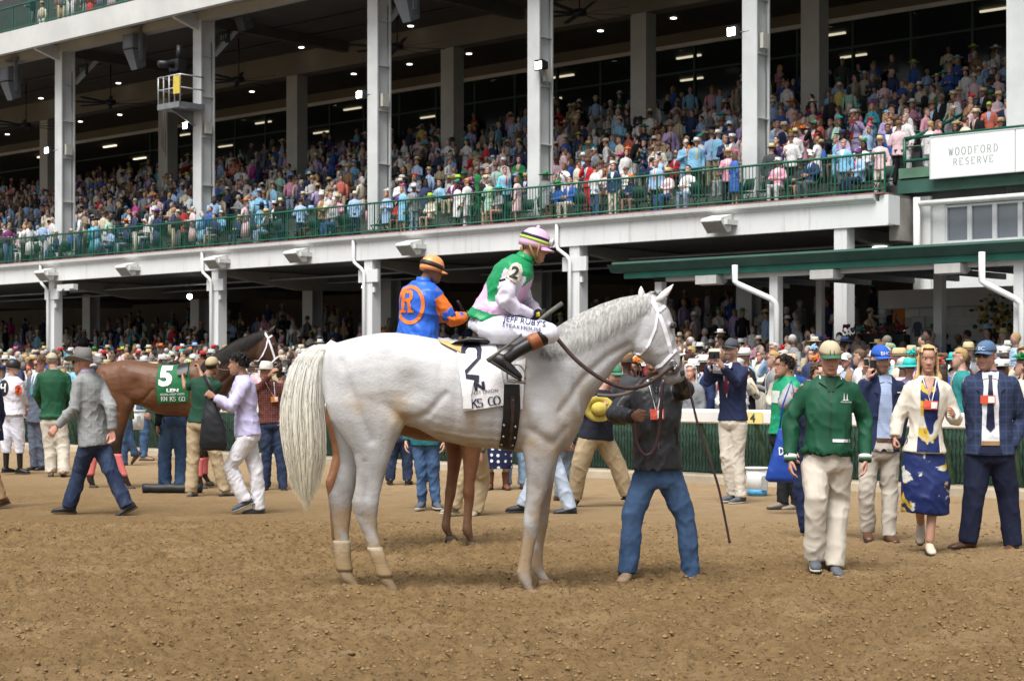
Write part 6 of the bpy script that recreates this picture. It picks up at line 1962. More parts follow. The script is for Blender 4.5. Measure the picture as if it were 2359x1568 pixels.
BLS = fabric('gingham_blue', (.30, .38, .58), .8, .3, 12, stripes=('check', (.62, .66, .75), 22))
suit_front(M2, BLS, None, .062, .36, NAVYF, full=STONE)
front(M2, 'belt', [rect(-.068, -(M2.nb - M2.pel).length * .915, .068, -(M2.nb - M2.pel).length * .86)], BROWNL, M2.top, off=.012)
front(M2, 'pocket_square', [rect(.10, -.145, .165, -.135)], CW_, M2.top, off=.008)
cv = bvh_of(M2.cap)
decal('cap_letters', ('text', 'BHC', .0), CW_, M2.cap, cv, M2.HL(0, .11, .078), M2.M @ V((1, 0, 0)), M2.M @ V((0, 0, 1)), off=.004, size=(.085, .036), n=M2.M @ V((0, 1, .3)), cell=.01)
w_ = M2.A['R'][1]
tag(MB().box(tuple(P(*K6(1128, 345), M2.d - .12)), (.012, .035, .07), R(20)).build('mobile_phone', BLACK), 'black phone held to the ear of the man in the blue cap', 'phone')

# ---------------- woman in floral dress
DRS = fabric('floral_dress', (.013, .024, .105), .5, .45, 12, stripes=('floral', (.58, .58, .52), 4.6))
DRN = fabric('navy_dress', (.016, .030, .15), .5, .45, 12)
CARD = fabric('cream_knit', (.66, .61, .52), .9, .5, 14)
M3 = human('person', 'blonde woman in cream cardigan and navy floral dress walking with a red badge', K6(1430, 1405), 1.74, -6, female=True, head=(-8, 4), pel=xy(K6, 1420, 810), nb=xy(K6, 1440, 405), hd=xy(K6, 1440, 300, -.03),
           arms={'R': (xy(K6, 1265, 640, .04), xy(K6, 1252, 748, -.02)), 'L': (xy(K6, 1598, 640, .02), xy(K6, 1585, 612, -.14))},
           legs={'R': (xy(K6, 1390, 1080, .0), xy(K6, 1398, 1235, .20), -15, 35), 'L': (xy(K6, 1468, 1090, -.05), xy(K6, 1450, 1348, -.1), -6)},
           top=dict(type='cardigan', mat=CARD, hem=-.05, fat=1.16, sr=(.062, .056, .045)), bottom=dict(type='skirt', mat=DRS, len=.60, flare=1.12, fold=.007), shoes=dict(mat=mat('cream_flat', (.55, .46, .36), .6)), skin='tan', hair=dict(col=(.48, .34, .16), style='long', seed=6), brow=(.22, .13, .06), hands=(.3, 1.0), seed=51)
M3.tb = torso_bvh(M3)
dr = front(M3, 'dress_front', [[(-.062, .0), (.062, .0), (.085, -.12), (.078, -.30), (.115, -.645), (-.085, -.645), (-.065, -.30), (-.075, -.12)]], DRS, off=.006)
front(M3, 'neckline', [[(-.052, .03), (.052, .03), (.0, -.155)]], mat('chest_skin', TONES['tan'], .5, .1, 20), dr, off=.011)
lanyard(M3, WEB, bdg, x=.012, drop=-.215, w=.125)
MB().tube([M3.HL(-.076, -.01, -.035), M3.HL(-.078, -.01, -.06)], .009, 8).build('earring', CW_, M3.root, True)
MB().tube([M3.HL(.076, -.01, -.035), M3.HL(.078, -.01, -.06)], .009, 8).build('earring', CW_, M3.root, True)

# ---------------- man in checked blazer at the right edge
CHK = fabric('navy_check', (.024, .036, .085), .85, .35, 12, stripes=('check', (.060, .078, .125), 5.0))
M4 = human('person', 'man in navy checked blazer, tie, sunglasses and slate blue cap', K6(1800, 1378), 1.84, -14, head=(-38, 4), pel=xy(K6, 1795, 820), nb=xy(K6, 1795, 372), hd=xy(K6, 1772, 280, -.03),
           arms={'R': (xy(K6, 1690, 610, .12), xy(K6, 1700, 790, .15)), 'L': (xy(K6, 1972, 640, .03), xy(K6, 1918, 800, -.06))},
           legs={'R': (xy(K6, 1700, 1080, -.02), xy(K6, 1668, 1322, -.02), -72), 'L': (xy(K6, 1900, 1080, .03), xy(K6, 1925, 1340, .04), -40)},
           top=dict(type='blazer', mat=CHK, hem=-.05, fat=1.18), bottom=dict(mat=NAVYT, fat=1.12, wr=(.105, .082, .070)), shoes=dict(mat=BROWNL), skin='red', hair=dict(col=(.10, .08, .06), style='buzz'), hat=dict(kind='cap', col=(.075, .14, .25)), glasses='sun', beard=(.20, .13, .10), seed=61)
suit_front(M4, WHITEF, fabric('navy_tie', (.012, .016, .045), .5), .070, .36, CHK, full=NAVYT, twid=.036)
front(M4, 'belt', [rect(-.078, -(M4.nb - M4.pel).length * .92, .078, -(M4.nb - M4.pel).length * .865)], mat('tan_belt', (.28, .17, .07), .5), M4.top, off=.012)
b_ = front(M4, 'badge', [rect(-.085, -.27, .04, -.20)], bdg, off=.024, thick=.004)
front(M4, 'badge_card', [rect(-.02, -.262, .034, -.208)], mat('card_white', (.75, .75, .73), .5), b_, off=.03)
cv = bvh_of(M4.cap)
decal('cap_letters', ('text', 'BC', .0), CW_, M4.cap, cv, M4.HL(0, .11, .078), M4.M @ V((1, 0, 0)), M4.M @ V((0, 0, 1)), off=.004, size=(.06, .034), n=M4.M @ V((0, 1, .3)), cell=.01)

# ---------------- photographer by the rail
M5 = human('person', 'man in navy blazer and dark cap raising a camera beside the white rail', K6(335, 1112), 1.84, -38, head=(-42, 0), pel=xy(K6, 325, 640), nb=xy(K6, 322, 322), hd=xy(K6, 318, 244, -.03),
           arms={'R': (xy(K6, 180, 430, -.2), xy(K6, 190, 322, -.3)), 'L': (xy(K6, 345, 435, -.25), xy(K6, 268, 338, -.4))},
           legs={'R': (xy(K6, 292, 850, -.03), xy(K6, 322, 1062, .0), -50), 'L': (xy(K6, 352, 850, -.05), xy(K6, 372, 1072, -.1), -50)},
           top=dict(type='blazer', mat=NAVYF, hem=-.02, fat=1.04), bottom=dict(mat=CREAM, wr=(.10, .078, .066)), shoes=dict(mat=GREYSH, sole=LIGHTS_), skin='fair', beard=(.06, .04, .03), hair=dict(col=(.03, .02, .015)), hat=dict(kind='cap', col=(.055, .065, .075)), glasses='clear', hands=(.9, .9), seed=71)
suit_front(M5, WHITEF, fabric('burgundy_tie', (.11, .012, .022), .5), .055, .40, NAVYF)
cm = MB(); cp = P(*K6(218, 272), M5.d - .45); cm.box(tuple(cp), (.065, .02, .04), R(-40)); cm.tube([cp, cp + fwd(-40) * .05], .03, 12)
tag(cm.build('compact_camera', BLACK), 'small black camera held up by the photographer at the rail', 'camera')

# ---------------- man with green bib at the rail
BIB = fabric('bib_green', (.012, .27, .13), .5, .4, 12)
M6 = human('person', 'dark haired man in green race bib and grey shirt facing along the rail', K6(640, 1150), 1.76, -62, head=(-72, -2), pel=xy(K6, 610, 735), nb=xy(K6, 640, 402), hd=xy(K6, 612, 338, -.02),
           arms={'R': (xy(K6, 600, 560, .1), xy(K6, 640, 500, -.1)), 'L': (xy(K6, 610, 545, -.2), xy(K6, 672, 510, -.25))},
           legs={'R': (xy(K6, 615, 900), xy(K6, 610, 1105), -75), 'L': (xy(K6, 680, 900), xy(K6, 690, 1115), -75)},
           top=dict(type='bib', mat=BIB, mat2=fabric('grey_shirt', (.32, .32, .34)), hem=.02, fat=1.12), bottom=dict(mat=fabric('black_trouser', (.015, .015, .017))), shoes=dict(mat=mat('muddy_trainer', (.22, .19, .15), .8)), skin='tan', hair=dict(col=(.015, .012, .01)), glasses='clear', seed=81)
front(M6, 'bib_print', [rect(-.12, -.30, .06, -.16)], fabric('bib_white', (.6, .65, .6)), M6.top, off=.006, bvh=torso_bvh(M6))
M6b = human('person', 'figure in navy trousers walking half hidden behind the man in the green club jacket', K6(795, 1318), 1.70, 0, pel=xy(K6, 785, 860), legs={'R': (xy(K6, 715, 1060), xy(K6, 752, 1260), 0), 'L': (xy(K6, 790, 1060), xy(K6, 800, 1270), 0)}, nb=xy(K6, 805, 470), hd=xy(K6, 830, 392), top=dict(mat=NAVYT, fat=.95), bottom=dict(mat=fabric('navy_twill', (.014, .022, .06))), shoes=dict(mat=DARKL), hair=dict(col=(.1, .06, .03)), seed=82)
# blue tote bag
tb_ = MB()
bd_ = gdepth(K6(0, 1180)[1])
def bagp(x, y, dy=0): return P(*K6(x, y), bd_ + dy)
rr = []
for y, x0, x1, th in ((690, 585, 640, .02), (760, 570, 690, .05), (850, 545, 712, .07), (930, 520, 728, .085), (978, 510, 733, .08), (998, 530, 722, .05)):
    c = bagp((x0 + x1) / 2, y); rr.append((c, V(((bagp(x1, y) - bagp(x0, y)).x / 2, 0, 0)), V((0, th, 0)), 2.8))
bag = empty('tote_bag', bagp(620, 998), 'blue tote bag with white letter carried beside the green race bib', 'bag')
me_ = remesh(MB().rings(rr, 20), .014, 3, .5, 'sack'); folds(me_, .005, 5, [])
bs_ = place('sack', me_, fabric('tote_blue', (.014, .055, .30), .5, .4, 9), bag)
ptext('letter', 'D', K6(597, 820), (11, 18), CW_, bs_, bvh_of(bs_), bd_, 0, .03)
MB().tube([bagp(590, 720), bagp(610, 560), bagp(660, 420), bagp(690, 560), bagp(680, 740)], .012, 6, True, .4).build('strap', MATS['fab_tote_blue'], bag, True)

# ---------------- white buckets
def bucket(label, c, d_, h, r0, r1, blue=True):
    b = empty('bucket', P(*c, d_), label, 'bucket')
    o = P(*c, d_); o.z = max(o.z, .0)
    pl = mat('bucket_white', (.70, .71, .70), .35, .05)
    MB().rings([(o + UP * .0, V((r0, 0, 0)), V((0, r0, 0))), (o + UP * h * .96, V((r1, 0, 0)), V((0, r1, 0)))], 20).build('pail', pl, b, True)
    MB().rings([(o + UP * h * .93, V((r1 + .012, 0, 0)), V((0, r1 + .012, 0))), (o + UP * h, V((r1 + .012, 0, 0)), V((0, r1 + .012, 0)))], 20).build('rim', pl, b, True)
    if blue: MB().rings([(o + UP * .002, V((r0 + .002, 0, 0)), V((0, r0 + .002, 0))), (o + UP * h * .22, V((r0 + .008, 0, 0)), V((0, r0 + .008, 0)))], 20).build('blue_base', mat('paint_blue', (.08, .34, .62), .5, .2), b, True)
    pn = [o + V(((r1 + .01) * math.cos(t), -.03, h * .9 + .06 * math.sin(t) - .05)) for t in np.linspace(math.pi, 2 * math.pi, 12)]
    MB().tube(pn, .003, 5).build('handle', STEEL, b, True)
    MB().box((o.x + r1 * .45, o.y - r1 * .88, o.z + h * .45), (.035, .004, .09)).build('warning_label', mat('label_grey', (.35, .36, .36), .6, .3, 60), b)
bucket('white bucket with blue paint splashed round its base standing by the fence', K6(465, 1075), gdepth(K6(0, 1072)[1]), .36, .125, .15)
bucket('small white bucket carried behind the bay horse', K5(952, 850), 30.5, .34, .115, .14, False)

# ---------------- left group
PLD = fabric('grey_plaid', (.27, .28, .275), .9, .4, 12, stripes=('check', (.20, .21, .22), 9))
M7 = human('person', 'man in grey cowboy hat, pale grey jacket and dark jeans striding away left', K5(650, 1438), 1.80, -112, head=(-118, -2), pel=xy(K5, 655, 905), nb=xy(K5, 608, 458), hd=xy(K5, 572, 392, .02),
           arms={'L': (xy(K5, 515, 700, -.2), xy(K5, 395, 832, -.22)), 'R': (xy(K5, 770, 700, -.1), xy(K5, 780, 860, -.12))},
           legs={'L': (xy(K5, 555, 1140, .05), xy(K5, 480, 1372, .05), -92), 'R': (xy(K5, 775, 1150, -.08), xy(K5, 885, 1365, -.1), -75, 28)},
           top=dict(type='jacket', mat=PLD, hem=-.13, fat=1.14, fold=.006), bottom=dict(mat=DENIMD, fat=1.05, wr=(.105, .080, .078)), shoes=dict(mat=mat('dark_boot', (.03, .025, .022), .5)), skin='red', hair=dict(col=(.10, .08, .06), style='buzz'), hat=dict(kind='cowboy', col=(.16, .15, .14), band=(.10, .09, .085)), glasses='sun', hands=(.5, .4), seed=91)
MB().rings([(M7.nb - M7.up * .01, M7.left * .085, M7.fw * .082), (M7.nb + M7.up * .045, M7.left * .068, M7.fw * .068)], 18).build('collar', fabric('lilac', (.50, .44, .62)), M7.root, True)
LAV = fabric('lavender_shirt', (.50, .47, .68), .75, .6, 13, var=.08)
M8 = human('person', 'dark haired man in lavender shirt and white jeans carrying a black bag', K5(1740, 1432), 1.74, -72, head=(-88, 2), pel=xy(K5, 1725, 870), nb=xy(K5, 1690, 482), hd=xy(K5, 1655, 398, -.02),
           arms={'L': (xy(K5, 1610, 690, -.24), xy(K5, 1490, 622, -.25)), 'R': (xy(K5, 1600, 690, .2), xy(K5, 1490, 640, -.05))},
           legs={'L': (xy(K5, 1600, 1110, -.06), xy(K5, 1705, 1330, -.04), -82, 22), 'R': (xy(K5, 1785, 1140, .05), xy(K5, 1800, 1388, .05), -80)},
           top=dict(type='shirt', mat=LAV, hem=-.06, fat=1.10, fold=.007, sr=(.07, .060, .048)), bottom=dict(mat=WHITEF, fat=1.05, wr=(.102, .078, .070), fold=.006), shoes=dict(mat=GREYSH, sole=mat('grey_sole', (.25, .25, .25))), skin='olive', hair=dict(col=(.010, .009, .009)), hands=(1, 1), seed=101)
sk = empty('black_bag', P(*K5(1480, 990), M8.d - .2), 'limp black carrier bag hanging from the lavender man\'s hand', 'bag')
def sp_k(x, y): return P(*K5(x, y), M8.d - .22)
rr = []
for y, x0, x1, th in ((610, 1425, 1500, .012), (680, 1425, 1510, .03), (760, 1405, 1540, .06), (860, 1395, 1575, .075), (940, 1390, 1588, .07), (985, 1395, 1580, .05), (998, 1430, 1550, .02)):
    c = sp_k((x0 + x1) / 2, y); rr.append((c, V(((sp_k(x1, y) - sp_k(x0, y)).x / 2, 0, 0)), V((0, th, 0)), 2.6))
me_ = remesh(MB().rings(rr, 20), .014, 3, .5, 'sack'); folds(me_, .007, 6, [])
place('sack', me_, fabric('bag_black', (.016, .017, .020), .5, .5, 9), sk)
POLO = fabric('polo_green', (.012, .052, .030), .8, .5, 12)
M9 = human('person', 'man in dark green polo and tan cap adjusting the saddle of the bay horse', K5(1440, 1312), 1.70, 168, head=(160, -14), pel=xy(K5, 1400, 800), nb=xy(K5, 1440, 490), hd=xy(K5, 1480, 412, .02),
           arms={'L': (xy(K5, 1290, 560, .08), xy(K5, 1275, 500, .28)), 'R': (xy(K5, 1420, 520, .35), xy(K5, 1392, 440, .45))},
           legs={'L': (xy(K5, 1345, 1030, .02), xy(K5, 1330, 1270, 0), 170), 'R': (xy(K5, 1505, 1050, .03), xy(K5, 1565, 1262, .05), 120)},
           top=dict(type='polo', mat=POLO, hem=-.02, fat=1.10, sleeve='short'), bottom=dict(mat=KHAKI, fat=1.08, wr=(.10, .08, .072)), shoes=dict(mat=mat('dusty_trainer', (.26, .23, .19), .85)), skin='olive', hair=dict(col=(.02, .015, .012)), hat=dict(kind='cap', col=(.42, .34, .21)), hands=(.4, .5), seed=111)
MB().tube([P(*K5(1420, 470), M9.d - .16), P(*K5(1470, 560), M9.d - .22), P(*K5(1540, 700), M9.d - .17)], .03, 6, True, .2).build('shoulder_strap', BLACK, M9.root, True)
M10 = human('person', 'jockey in white silks with black circled H and black helmet standing at left', K5(88, 1160), 1.62, 150, head=(110, 8), pel=xy(K5, 88, 745), nb=xy(K5, 82, 490), hd=xy(K5, 96, 418, 0),
            arms={'R': (xy(K5, 148, 600, -.1), xy(K5, 182, 672, .1)), 'L': (xy(K5, 60, 620, .3), xy(K5, 150, 690, .3))},
            legs={'R': (xy(K5, 135, 930), xy(K5, 140, 1118), 70), 'L': (xy(K5, 45, 930), xy(K5, 42, 1112), 140)},
            top=dict(type='silks', mat=fabric('silk_chalk', (.66, .64, .70), .45, .5, 13), hem=-.02, fat=1.36, sr=(.050, .043, .034)), bottom=dict(mat=PANTW, wr=(.115, .095, .07), fat=1.08, upto=.45), shoes=dict(mat=BLKL, boot=.62), skin='fair', hat=dict(kind='helmet', col=(.014, .014, .015), m=mat('helmet_black', (.014, .014, .015), .4)), hair=dict(col=(.02, .015, .01)), seed=121)
tv = bvh_of(M10.top)
ptext('roundel', '', K5(38, 560), (30, 38), mat('ink_black', (.012, .012, .014), .6), M10.top, tv, M10.d, shape=[ellipse(0, 0, .5, .5)], cell=.02)
ptext('letter', 'H', K5(38, 560), (15, 20), CW_, M10.top, tv, M10.d, 0, .03, off=.009)
ab = pdecal('arm_badge', [K5(*p_) for p_ in [(130, 548), (150, 538), (170, 556), (172, 596), (150, 612), (128, 600)]], mat('armband_orange', (.65, .10, .03), .6), M10.root, tv, M10.d, off=.008)
ptext('numeral', '7', K5(151, 575), (6, 11), mat('ink_black', (.012, .012, .014), .6), ab, tv, M10.d, -8, .02, off=.013)
M11 = human('person', 'man in green jacket, cream trousers and tan cap seen from behind at left', K5(400, 1175), 1.82, 196, head=(190, 0), pel=xy(K5, 372, 775), nb=xy(K5, 375, 440), hd=xy(K5, 362, 378, .02),
            arms={'L': (xy(K5, 262, 610, .05), xy(K5, 290, 690, .35)), 'R': (xy(K5, 490, 600, .05), xy(K5, 470, 700, .3))},
            legs={'L': (xy(K5, 350, 960, .02), xy(K5, 355, 1135), 195), 'R': (xy(K5, 440, 960, .03), xy(K5, 445, 1140, -.1), 180, 30)},
            top=dict(type='blouson', mat=fabric('bottle_green', (.012, .075, .035), .7, .5, 12), hem=-.02, fat=1.16), bottom=dict(mat=CREAM, fat=1.08, wr=(.105, .086, .078)), shoes=dict(mat=TANL), skin='fair', hair=dict(col=(.25, .22, .19)), hat=dict(kind='cap', col=(.44, .38, .27)), seed=131)
GRS = fabric('slate_suit', (.095, .11, .15), .85, .4, 12)
M12 = human('person', 'man in slate grey suit and sunglasses looking down at left', K5(262, 1130), 1.80, -30, head=(-42, 14), pel=xy(K5, 262, 760), nb=xy(K5, 272, 462), hd=xy(K5, 276, 398, -.02), top=dict(type='suit_jacket', mat=GRS, hem=-.14, fat=1.08), bottom=dict(mat=GRS, wr=(.10, .08, .07)), shoes=dict(mat=DARKL), skin='red', hair=dict(col=(.16, .09, .05)), glasses='sun', seed=141,
            legs={'R': (xy(K5, 235, 940), xy(K5, 240, 1100), -50), 'L': (xy(K5, 290, 940), xy(K5, 305, 1095), -30)})
suit_front(M12, WHITEF, fabric('teal_tie', (.10, .25, .28), .5), .05, .30, GRS)
M13 = human('person', 'man in blue jeans standing on the far side of the bay horse', K5(1205, 1238), 1.78, 5, top=dict(mat=fabric('black_tee2', (.016, .016, .018)), hem=-.02), bottom=dict(mat=DENIM, fat=1.12, wr=(.108, .088, .08)), shoes=dict(mat=DARKL), skin='tan', hair=dict(col=(.02, .015, .01)), pel=xy(K5, 1215, 800), legs={'R': (xy(K5, 1150, 1000), xy(K5, 1145, 1215), -8), 'L': (xy(K5, 1268, 1000), xy(K5, 1260, 1215), 12)}, seed=151)
M14 = human('person', 'man in maroon plaid shirt and dark jeans reaching up to the bay horse\'s bridle', K5(1890, 1266), 1.76, 12, head=(-20, -6), pel=xy(K5, 1890, 800), nb=xy(K5, 1872, 520), hd=xy(K5, 1850, 452), arms={'R': (xy(K5, 1810, 560, -.1), xy(K5, 1880, 470, -.2)), 'L': (xy(K5, 1975, 640), xy(K5, 1960, 760, -.05))}, legs={'R': (xy(K5, 1858, 1010), xy(K5, 1850, 1232), -5), 'L': (xy(K5, 1950, 1010), xy(K5, 1972, 1240), 15)},
            top=dict(type='shirt', mat=fabric('maroon_plaid', (.075, .018, .016), .8, .4, 12, stripes=('check', (.26, .12, .09), 10)), hem=-.02, fat=1.05), bottom=dict(mat=DENIMD), shoes=dict(mat=DARKL), skin='olive', hair=dict(col=(.015, .012, .01)), hat=dict(kind='panama', col=(.62, .60, .55)), seed=161)
M14.tb = torso_bvh(M14); lanyard(M14, WEB, mat('badge_orange', (.62, .20, .04), .5), .05, -.22, .10)
M15 = human('person', 'man in brown trousers walking out of frame at the left edge', K5(-40, 1396), 1.78, -100, pel=xy(K5, -70, 860), legs={'L': (xy(K5, -60, 1120), xy(K5, 8, 1325, -.05), -60, 18), 'R': (xy(K5, -160, 1120), xy(K5, -200, 1330), -90)}, top=dict(mat=NAVYF), bottom=dict(mat=fabric('brown_trouser', (.26, .16, .08))), shoes=dict(mat=BROWNL), hair=dict(col=(.05, .03, .02)), seed=171)
M16 = human('person', 'man in blue jeans and tan boots standing by the fence behind the bay horse', K5(1000, 1062), 1.78, 100, top=dict(mat=fabric('teal_shirt', (.03, .20, .20))), bottom=dict(mat=DENIM, fat=1.1), shoes=dict(mat=TANL), hair=dict(col=(.05, .03, .02)), seed=181, lod=1)
M17 = human('person', 'person in blue jeans stepping behind the hind legs of the bay horse', K5(880, 1098), 1.72, -80, top=dict(mat=fabric('olive_shirt', (.08, .10, .05))), bottom=dict(mat=DENIM), shoes=dict(mat=BROWNL), hair=dict(col=(.05, .03, .02)), seed=182, lod=1, legs={'L': (xy(K5, 865, 960), xy(K5, 862, 1075), -80), 'R': (xy(K5, 905, 930), xy(K5, 940, 1015, .1), -80, 50)})
# people seen under and behind the white horse
M18 = human('person', 'man in navy jacket and khaki trousers holding a yellow hat behind the reins', K4(880, 845), 1.84, 25, head=(40, 12), pel=xy(K4, 905, 330), nb=xy(K4, 940, 10), hd=xy(K2, 1092, 1302, -.05),
            arms={'R': (xy(K4, 840, 150, -.1), xy(K4, 930, 120, -.28)), 'L': (xy(K4, 1080, 140, -.05), xy(K4, 1010, 100, -.28))}, legs={'R': (xy(K4, 790, 530, -.05), xy(K4, 748, 770, .05), -20, 15), 'L': (xy(K4, 1050, 530, .05), xy(K4, 1130, 740, .1), 40)},
            top=dict(type='jacket', mat=fabric('ink_jacket', (.016, .018, .030)), hem=-.10, fat=1.16), bottom=dict(mat=KHAKI, fat=1.12, wr=(.108, .088, .074)), shoes=dict(mat=BROWNL), skin='fair', beard=(.10, .06, .04), hair=dict(col=(.12, .08, .05)), hat=dict(kind='cap', col=(.06, .20, .12)), glasses='clear', hands=(.7, .7), seed=191)
hy_ = MB(); hc = P(*K4(925, 140), M18.d - .36)
n = 28
for i in range(n):
    a = 2 * math.pi * i / n
    for f in (0, .5, 1):
        hy_.v.append(tuple(hc + V(((.09 + .09 * f) * math.cos(a), .02 * f * math.sin(2 * a) - .02 * f, (.075 + .075 * f) * math.sin(a)))))
for i in range(n):
    for j in range(2): hy_.f.append((i * 3 + j, i * 3 + j + 1, ((i + 1) % n) * 3 + j + 1, ((i + 1) % n) * 3 + j)); hy_.mi.append(0)
hy_.rings([(hc, V((.09, 0, 0)), V((0, 0, .075))), (hc + V((0, -.05, .0)), V((.085, 0, 0)), V((0, 0, .072))), (hc + V((0, -.10, .0)), V((.06, 0, 0)), V((0, 0, .05)))], 20)
yh = hy_.build('straw_hat', mat('straw_yellow', (.50, .40, .08), .8, .15, 30, .3, 80), None, True); thicken(yh, .006)
tag(yh, 'yellow straw hat held against the navy jacket behind the white horse', 'hat')
M19 = human('person', 'person in pale blue trousers striding behind the white horse\'s forelegs', K4(540, 890), 1.78, -85, pel=xy(K4, 560, 400), legs={'L': (xy(K4, 470, 610, .05), xy(K4, 372, 825, .05), -85), 'R': (xy(K4, 640, 620, -.05), xy(K4, 715, 845, -.05), -85)}, top=dict(mat=fabric('grey_jacket', (.2, .21, .23))), bottom=dict(mat=fabric('pale_blue_seersucker', (.45, .53, .64)), wr=(.10, .08, .074)), shoes=dict(mat=mat('navy_shoe', (.03, .035, .05), .5)), hair=dict(col=(.2, .15, .1)), seed=201)
M19b = human('person', 'man in grey checked trousers behind the white horse\'s chest', K4(660, 800), 1.78, 80, pel=xy(K4, 680, 330), legs={'L': (xy(K4, 690, 560), xy(K4, 668, 770), 80), 'R': (xy(K4, 650, 560), xy(K4, 640, 760), 80)}, top=dict(mat=fabric('charcoal', (.05, .052, .058))), bottom=dict(mat=fabric('grey_check_trouser', (.16, .20, .25), stripes=('check', (.1, .12, .15), 8))), shoes=dict(mat=BROWNL), hair=dict(col=(.2, .15, .1)), seed=202, lod=1)
M20 = human('person', 'woman in navy polka dot skirt and brown boots behind the white horse\'s girth', K4(195, 722), 1.68, 0, female=True, top=dict(mat=fabric('navy_top', (.02, .03, .09))), bottom=dict(type='skirt', mat=fabric('polka', (.012, .018, .06), stripes=('dots', (.7, .7, .72), 11)), len=.62, flare=1.1), shoes=dict(mat=mat('rust_boot', (.14, .05, .025), .7), boot=.4), skin='fair', hair=dict(col=(.2, .1, .05), style='long'), arms={'L': (xy(K4, 275, 330), xy(K4, 250, 440, -.05))}, seed=211)
M21 = human('person', 'person in faded pale jeans beside the polka dot skirt', K4(318, 715), 1.74, 0, top=dict(mat=fabric('check_shirt', (.3, .25, .2))), bottom=dict(mat=DENIMP), shoes=dict(mat=BROWNL), hair=dict(col=(.1, .06, .03)), seed=212, lod=1)
M22 = human('person', 'person in slim blue jeans and grey trainers under the chestnut horse', K3(1115, 838), 1.70, -5, pel=xy(K3, 1110, 330), top=dict(mat=fabric('teal_top', (.02, .12, .14))), bottom=dict(mat=DENIM, fat=1.0, wr=(.098, .068, .055)), shoes=dict(mat=GREYSH, sole=LIGHTS_), legs={'R': (xy(K3, 1080, 590), xy(K3, 1085, 775), -15), 'L': (xy(K3, 1165, 590), xy(K3, 1180, 775), 20)}, hair=dict(col=(.1, .06, .03)), seed=221)
M23 = human('person', 'person in black jacket and blue jeans standing behind the white horse\'s belly', K3(930, 662), 1.76, 180, pel=xy(K3, 930, 330), top=dict(mat=fabric('black_jacket', (.014, .014, .016)), hem=-.1), bottom=dict(mat=DENIMD, fat=1.1), shoes=dict(mat=DARKL), legs={'R': (xy(K3, 985, 480), xy(K3, 985, 620), 170), 'L': (xy(K3, 870, 480), xy(K3, 865, 615), 190)}, hair=dict(col=(.02, .015, .01)), seed=222, lod=1)
M24 = human('person', 'person in khaki trousers walking behind the chestnut horse\'s forelegs', K3(1380, 878), 1.78, -50, pel=xy(K3, 1430, 400), top=dict(mat=fabric('olive_jacket', (.10, .10, .05))), bottom=dict(mat=KHAKI, fat=1.1, wr=(.105, .086, .074)), shoes=dict(mat=mat('tan_trainer', (.30, .26, .20), .8), sole=LIGHTS_), legs={'R': (xy(K3, 1350, 620), xy(K3, 1300, 805), -40), 'L': (xy(K3, 1500, 620, .1), xy(K3, 1460, 830, .1), -20)}, hair=dict(col=(.1, .06, .03)), seed=223)
# black rubber roll on the track
rd = gdepth(1134)
a_, b_ = P(*K5(992, 1262), rd), P(*K5(1405, 1268), rd)
q_ = MB()
zz = .055
pts = [V((a_.x + (b_.x - a_.x) * t, rd + .01 * math.sin(t * 9), zz + .004 * math.sin(t * 17))) for t in np.linspace(0, 1, 15)]
q_.tube(pts, [.060 + .004 * math.sin(i * 2.1) for i in range(15)], 16)
o = q_.build('rubber_roll', mat('black_rubber', (.014, .014, .015), .55, .2, 20, .2, 30), None, True)
tag(o, 'long black rubber roll lying on the dirt below the bay horse', 'roll')
# ================================================================== fittings on the stand
LAMPW = mat('lamp_housing', (.62, .62, .59), .5, .08, 4, .1, 30)
for i, px in enumerate((105, 293, 498, 684, 945, 1655)):
    py = (632, 620, 603, 588, 570, 515)[i]
    n = NF - .35
    u, z = fu(px, n), fz(px, py, n)
    where = ('over the dome camera', 'between the two leftmost lower columns', 'over the second lower column', 'between the second and third lower columns', 'behind the blue jockey', 'over the green canopy')[i]
    t = empty('fascia_lamp', F(u, n, z), 'white wedge shaped lamp box on the balcony fascia ' + where, 'lamp', 'lamp boxes along the balcony fascia')
    pr = [(NF - .10, z + .27), (NF - .62, z + .14), (NF - .66, z + .06), (NF - .34, z - .26), (NF - .14, z - .22)]
    MB().fprism(pr, u - .40, u + .30).build('housing', LAMPW, t)
    MB().hexa([F(u + s_, nn, zz) for zz, nn in ((0, 0),) for s_ in ()] or [F(u - .37, NF - .655, z + .045), F(u + .27, NF - .655, z + .045), F(u + .27, NF - .355, z - .255), F(u - .37, NF - .355, z - .255), F(u - .37, NF - .665, z + .035), F(u + .27, NF - .665, z + .035), F(u + .27, NF - .365, z - .265), F(u - .37, NF - .365, z - .265)]).build('lens', mat('lamp_lens', (.33, .31, .27), .35, .15, 12), t)
    MB().fbox(u + .301, u + .42, NF - .5, NF - .002, z - .05, z + .10).build('bracket', LAMPW, t)
    MB().tube([F(u + .302, NF - .36, z + .02), F(u + .325, NF - .36, z + .02)], .05, 12).build('pivot', GREYM, t, True)
# dome camera on its arm
n = NF - .2; u = fu(150, n); z = fz(150, 663, n)
t = empty('dome_camera', F(u, n, z), 'white bracket with a dark dome camera under the balcony at left', 'camera')
MB().fbox(u - .45, u + .45, n - .1, n + .12, z - .12, z + .14).build('bracket', LAMPW, t)
MB().fprism([(n - .1, z + .14), (n + .12, z + .14), (n + .12, z - .12), (n - .1, z - .05)], u + .45, u + .75).build('arm', LAMPW, t)
MB().ball(F(u + .05, n - .02, z - .16), .16, 16, 10).build('dome', SHADES, t, True)
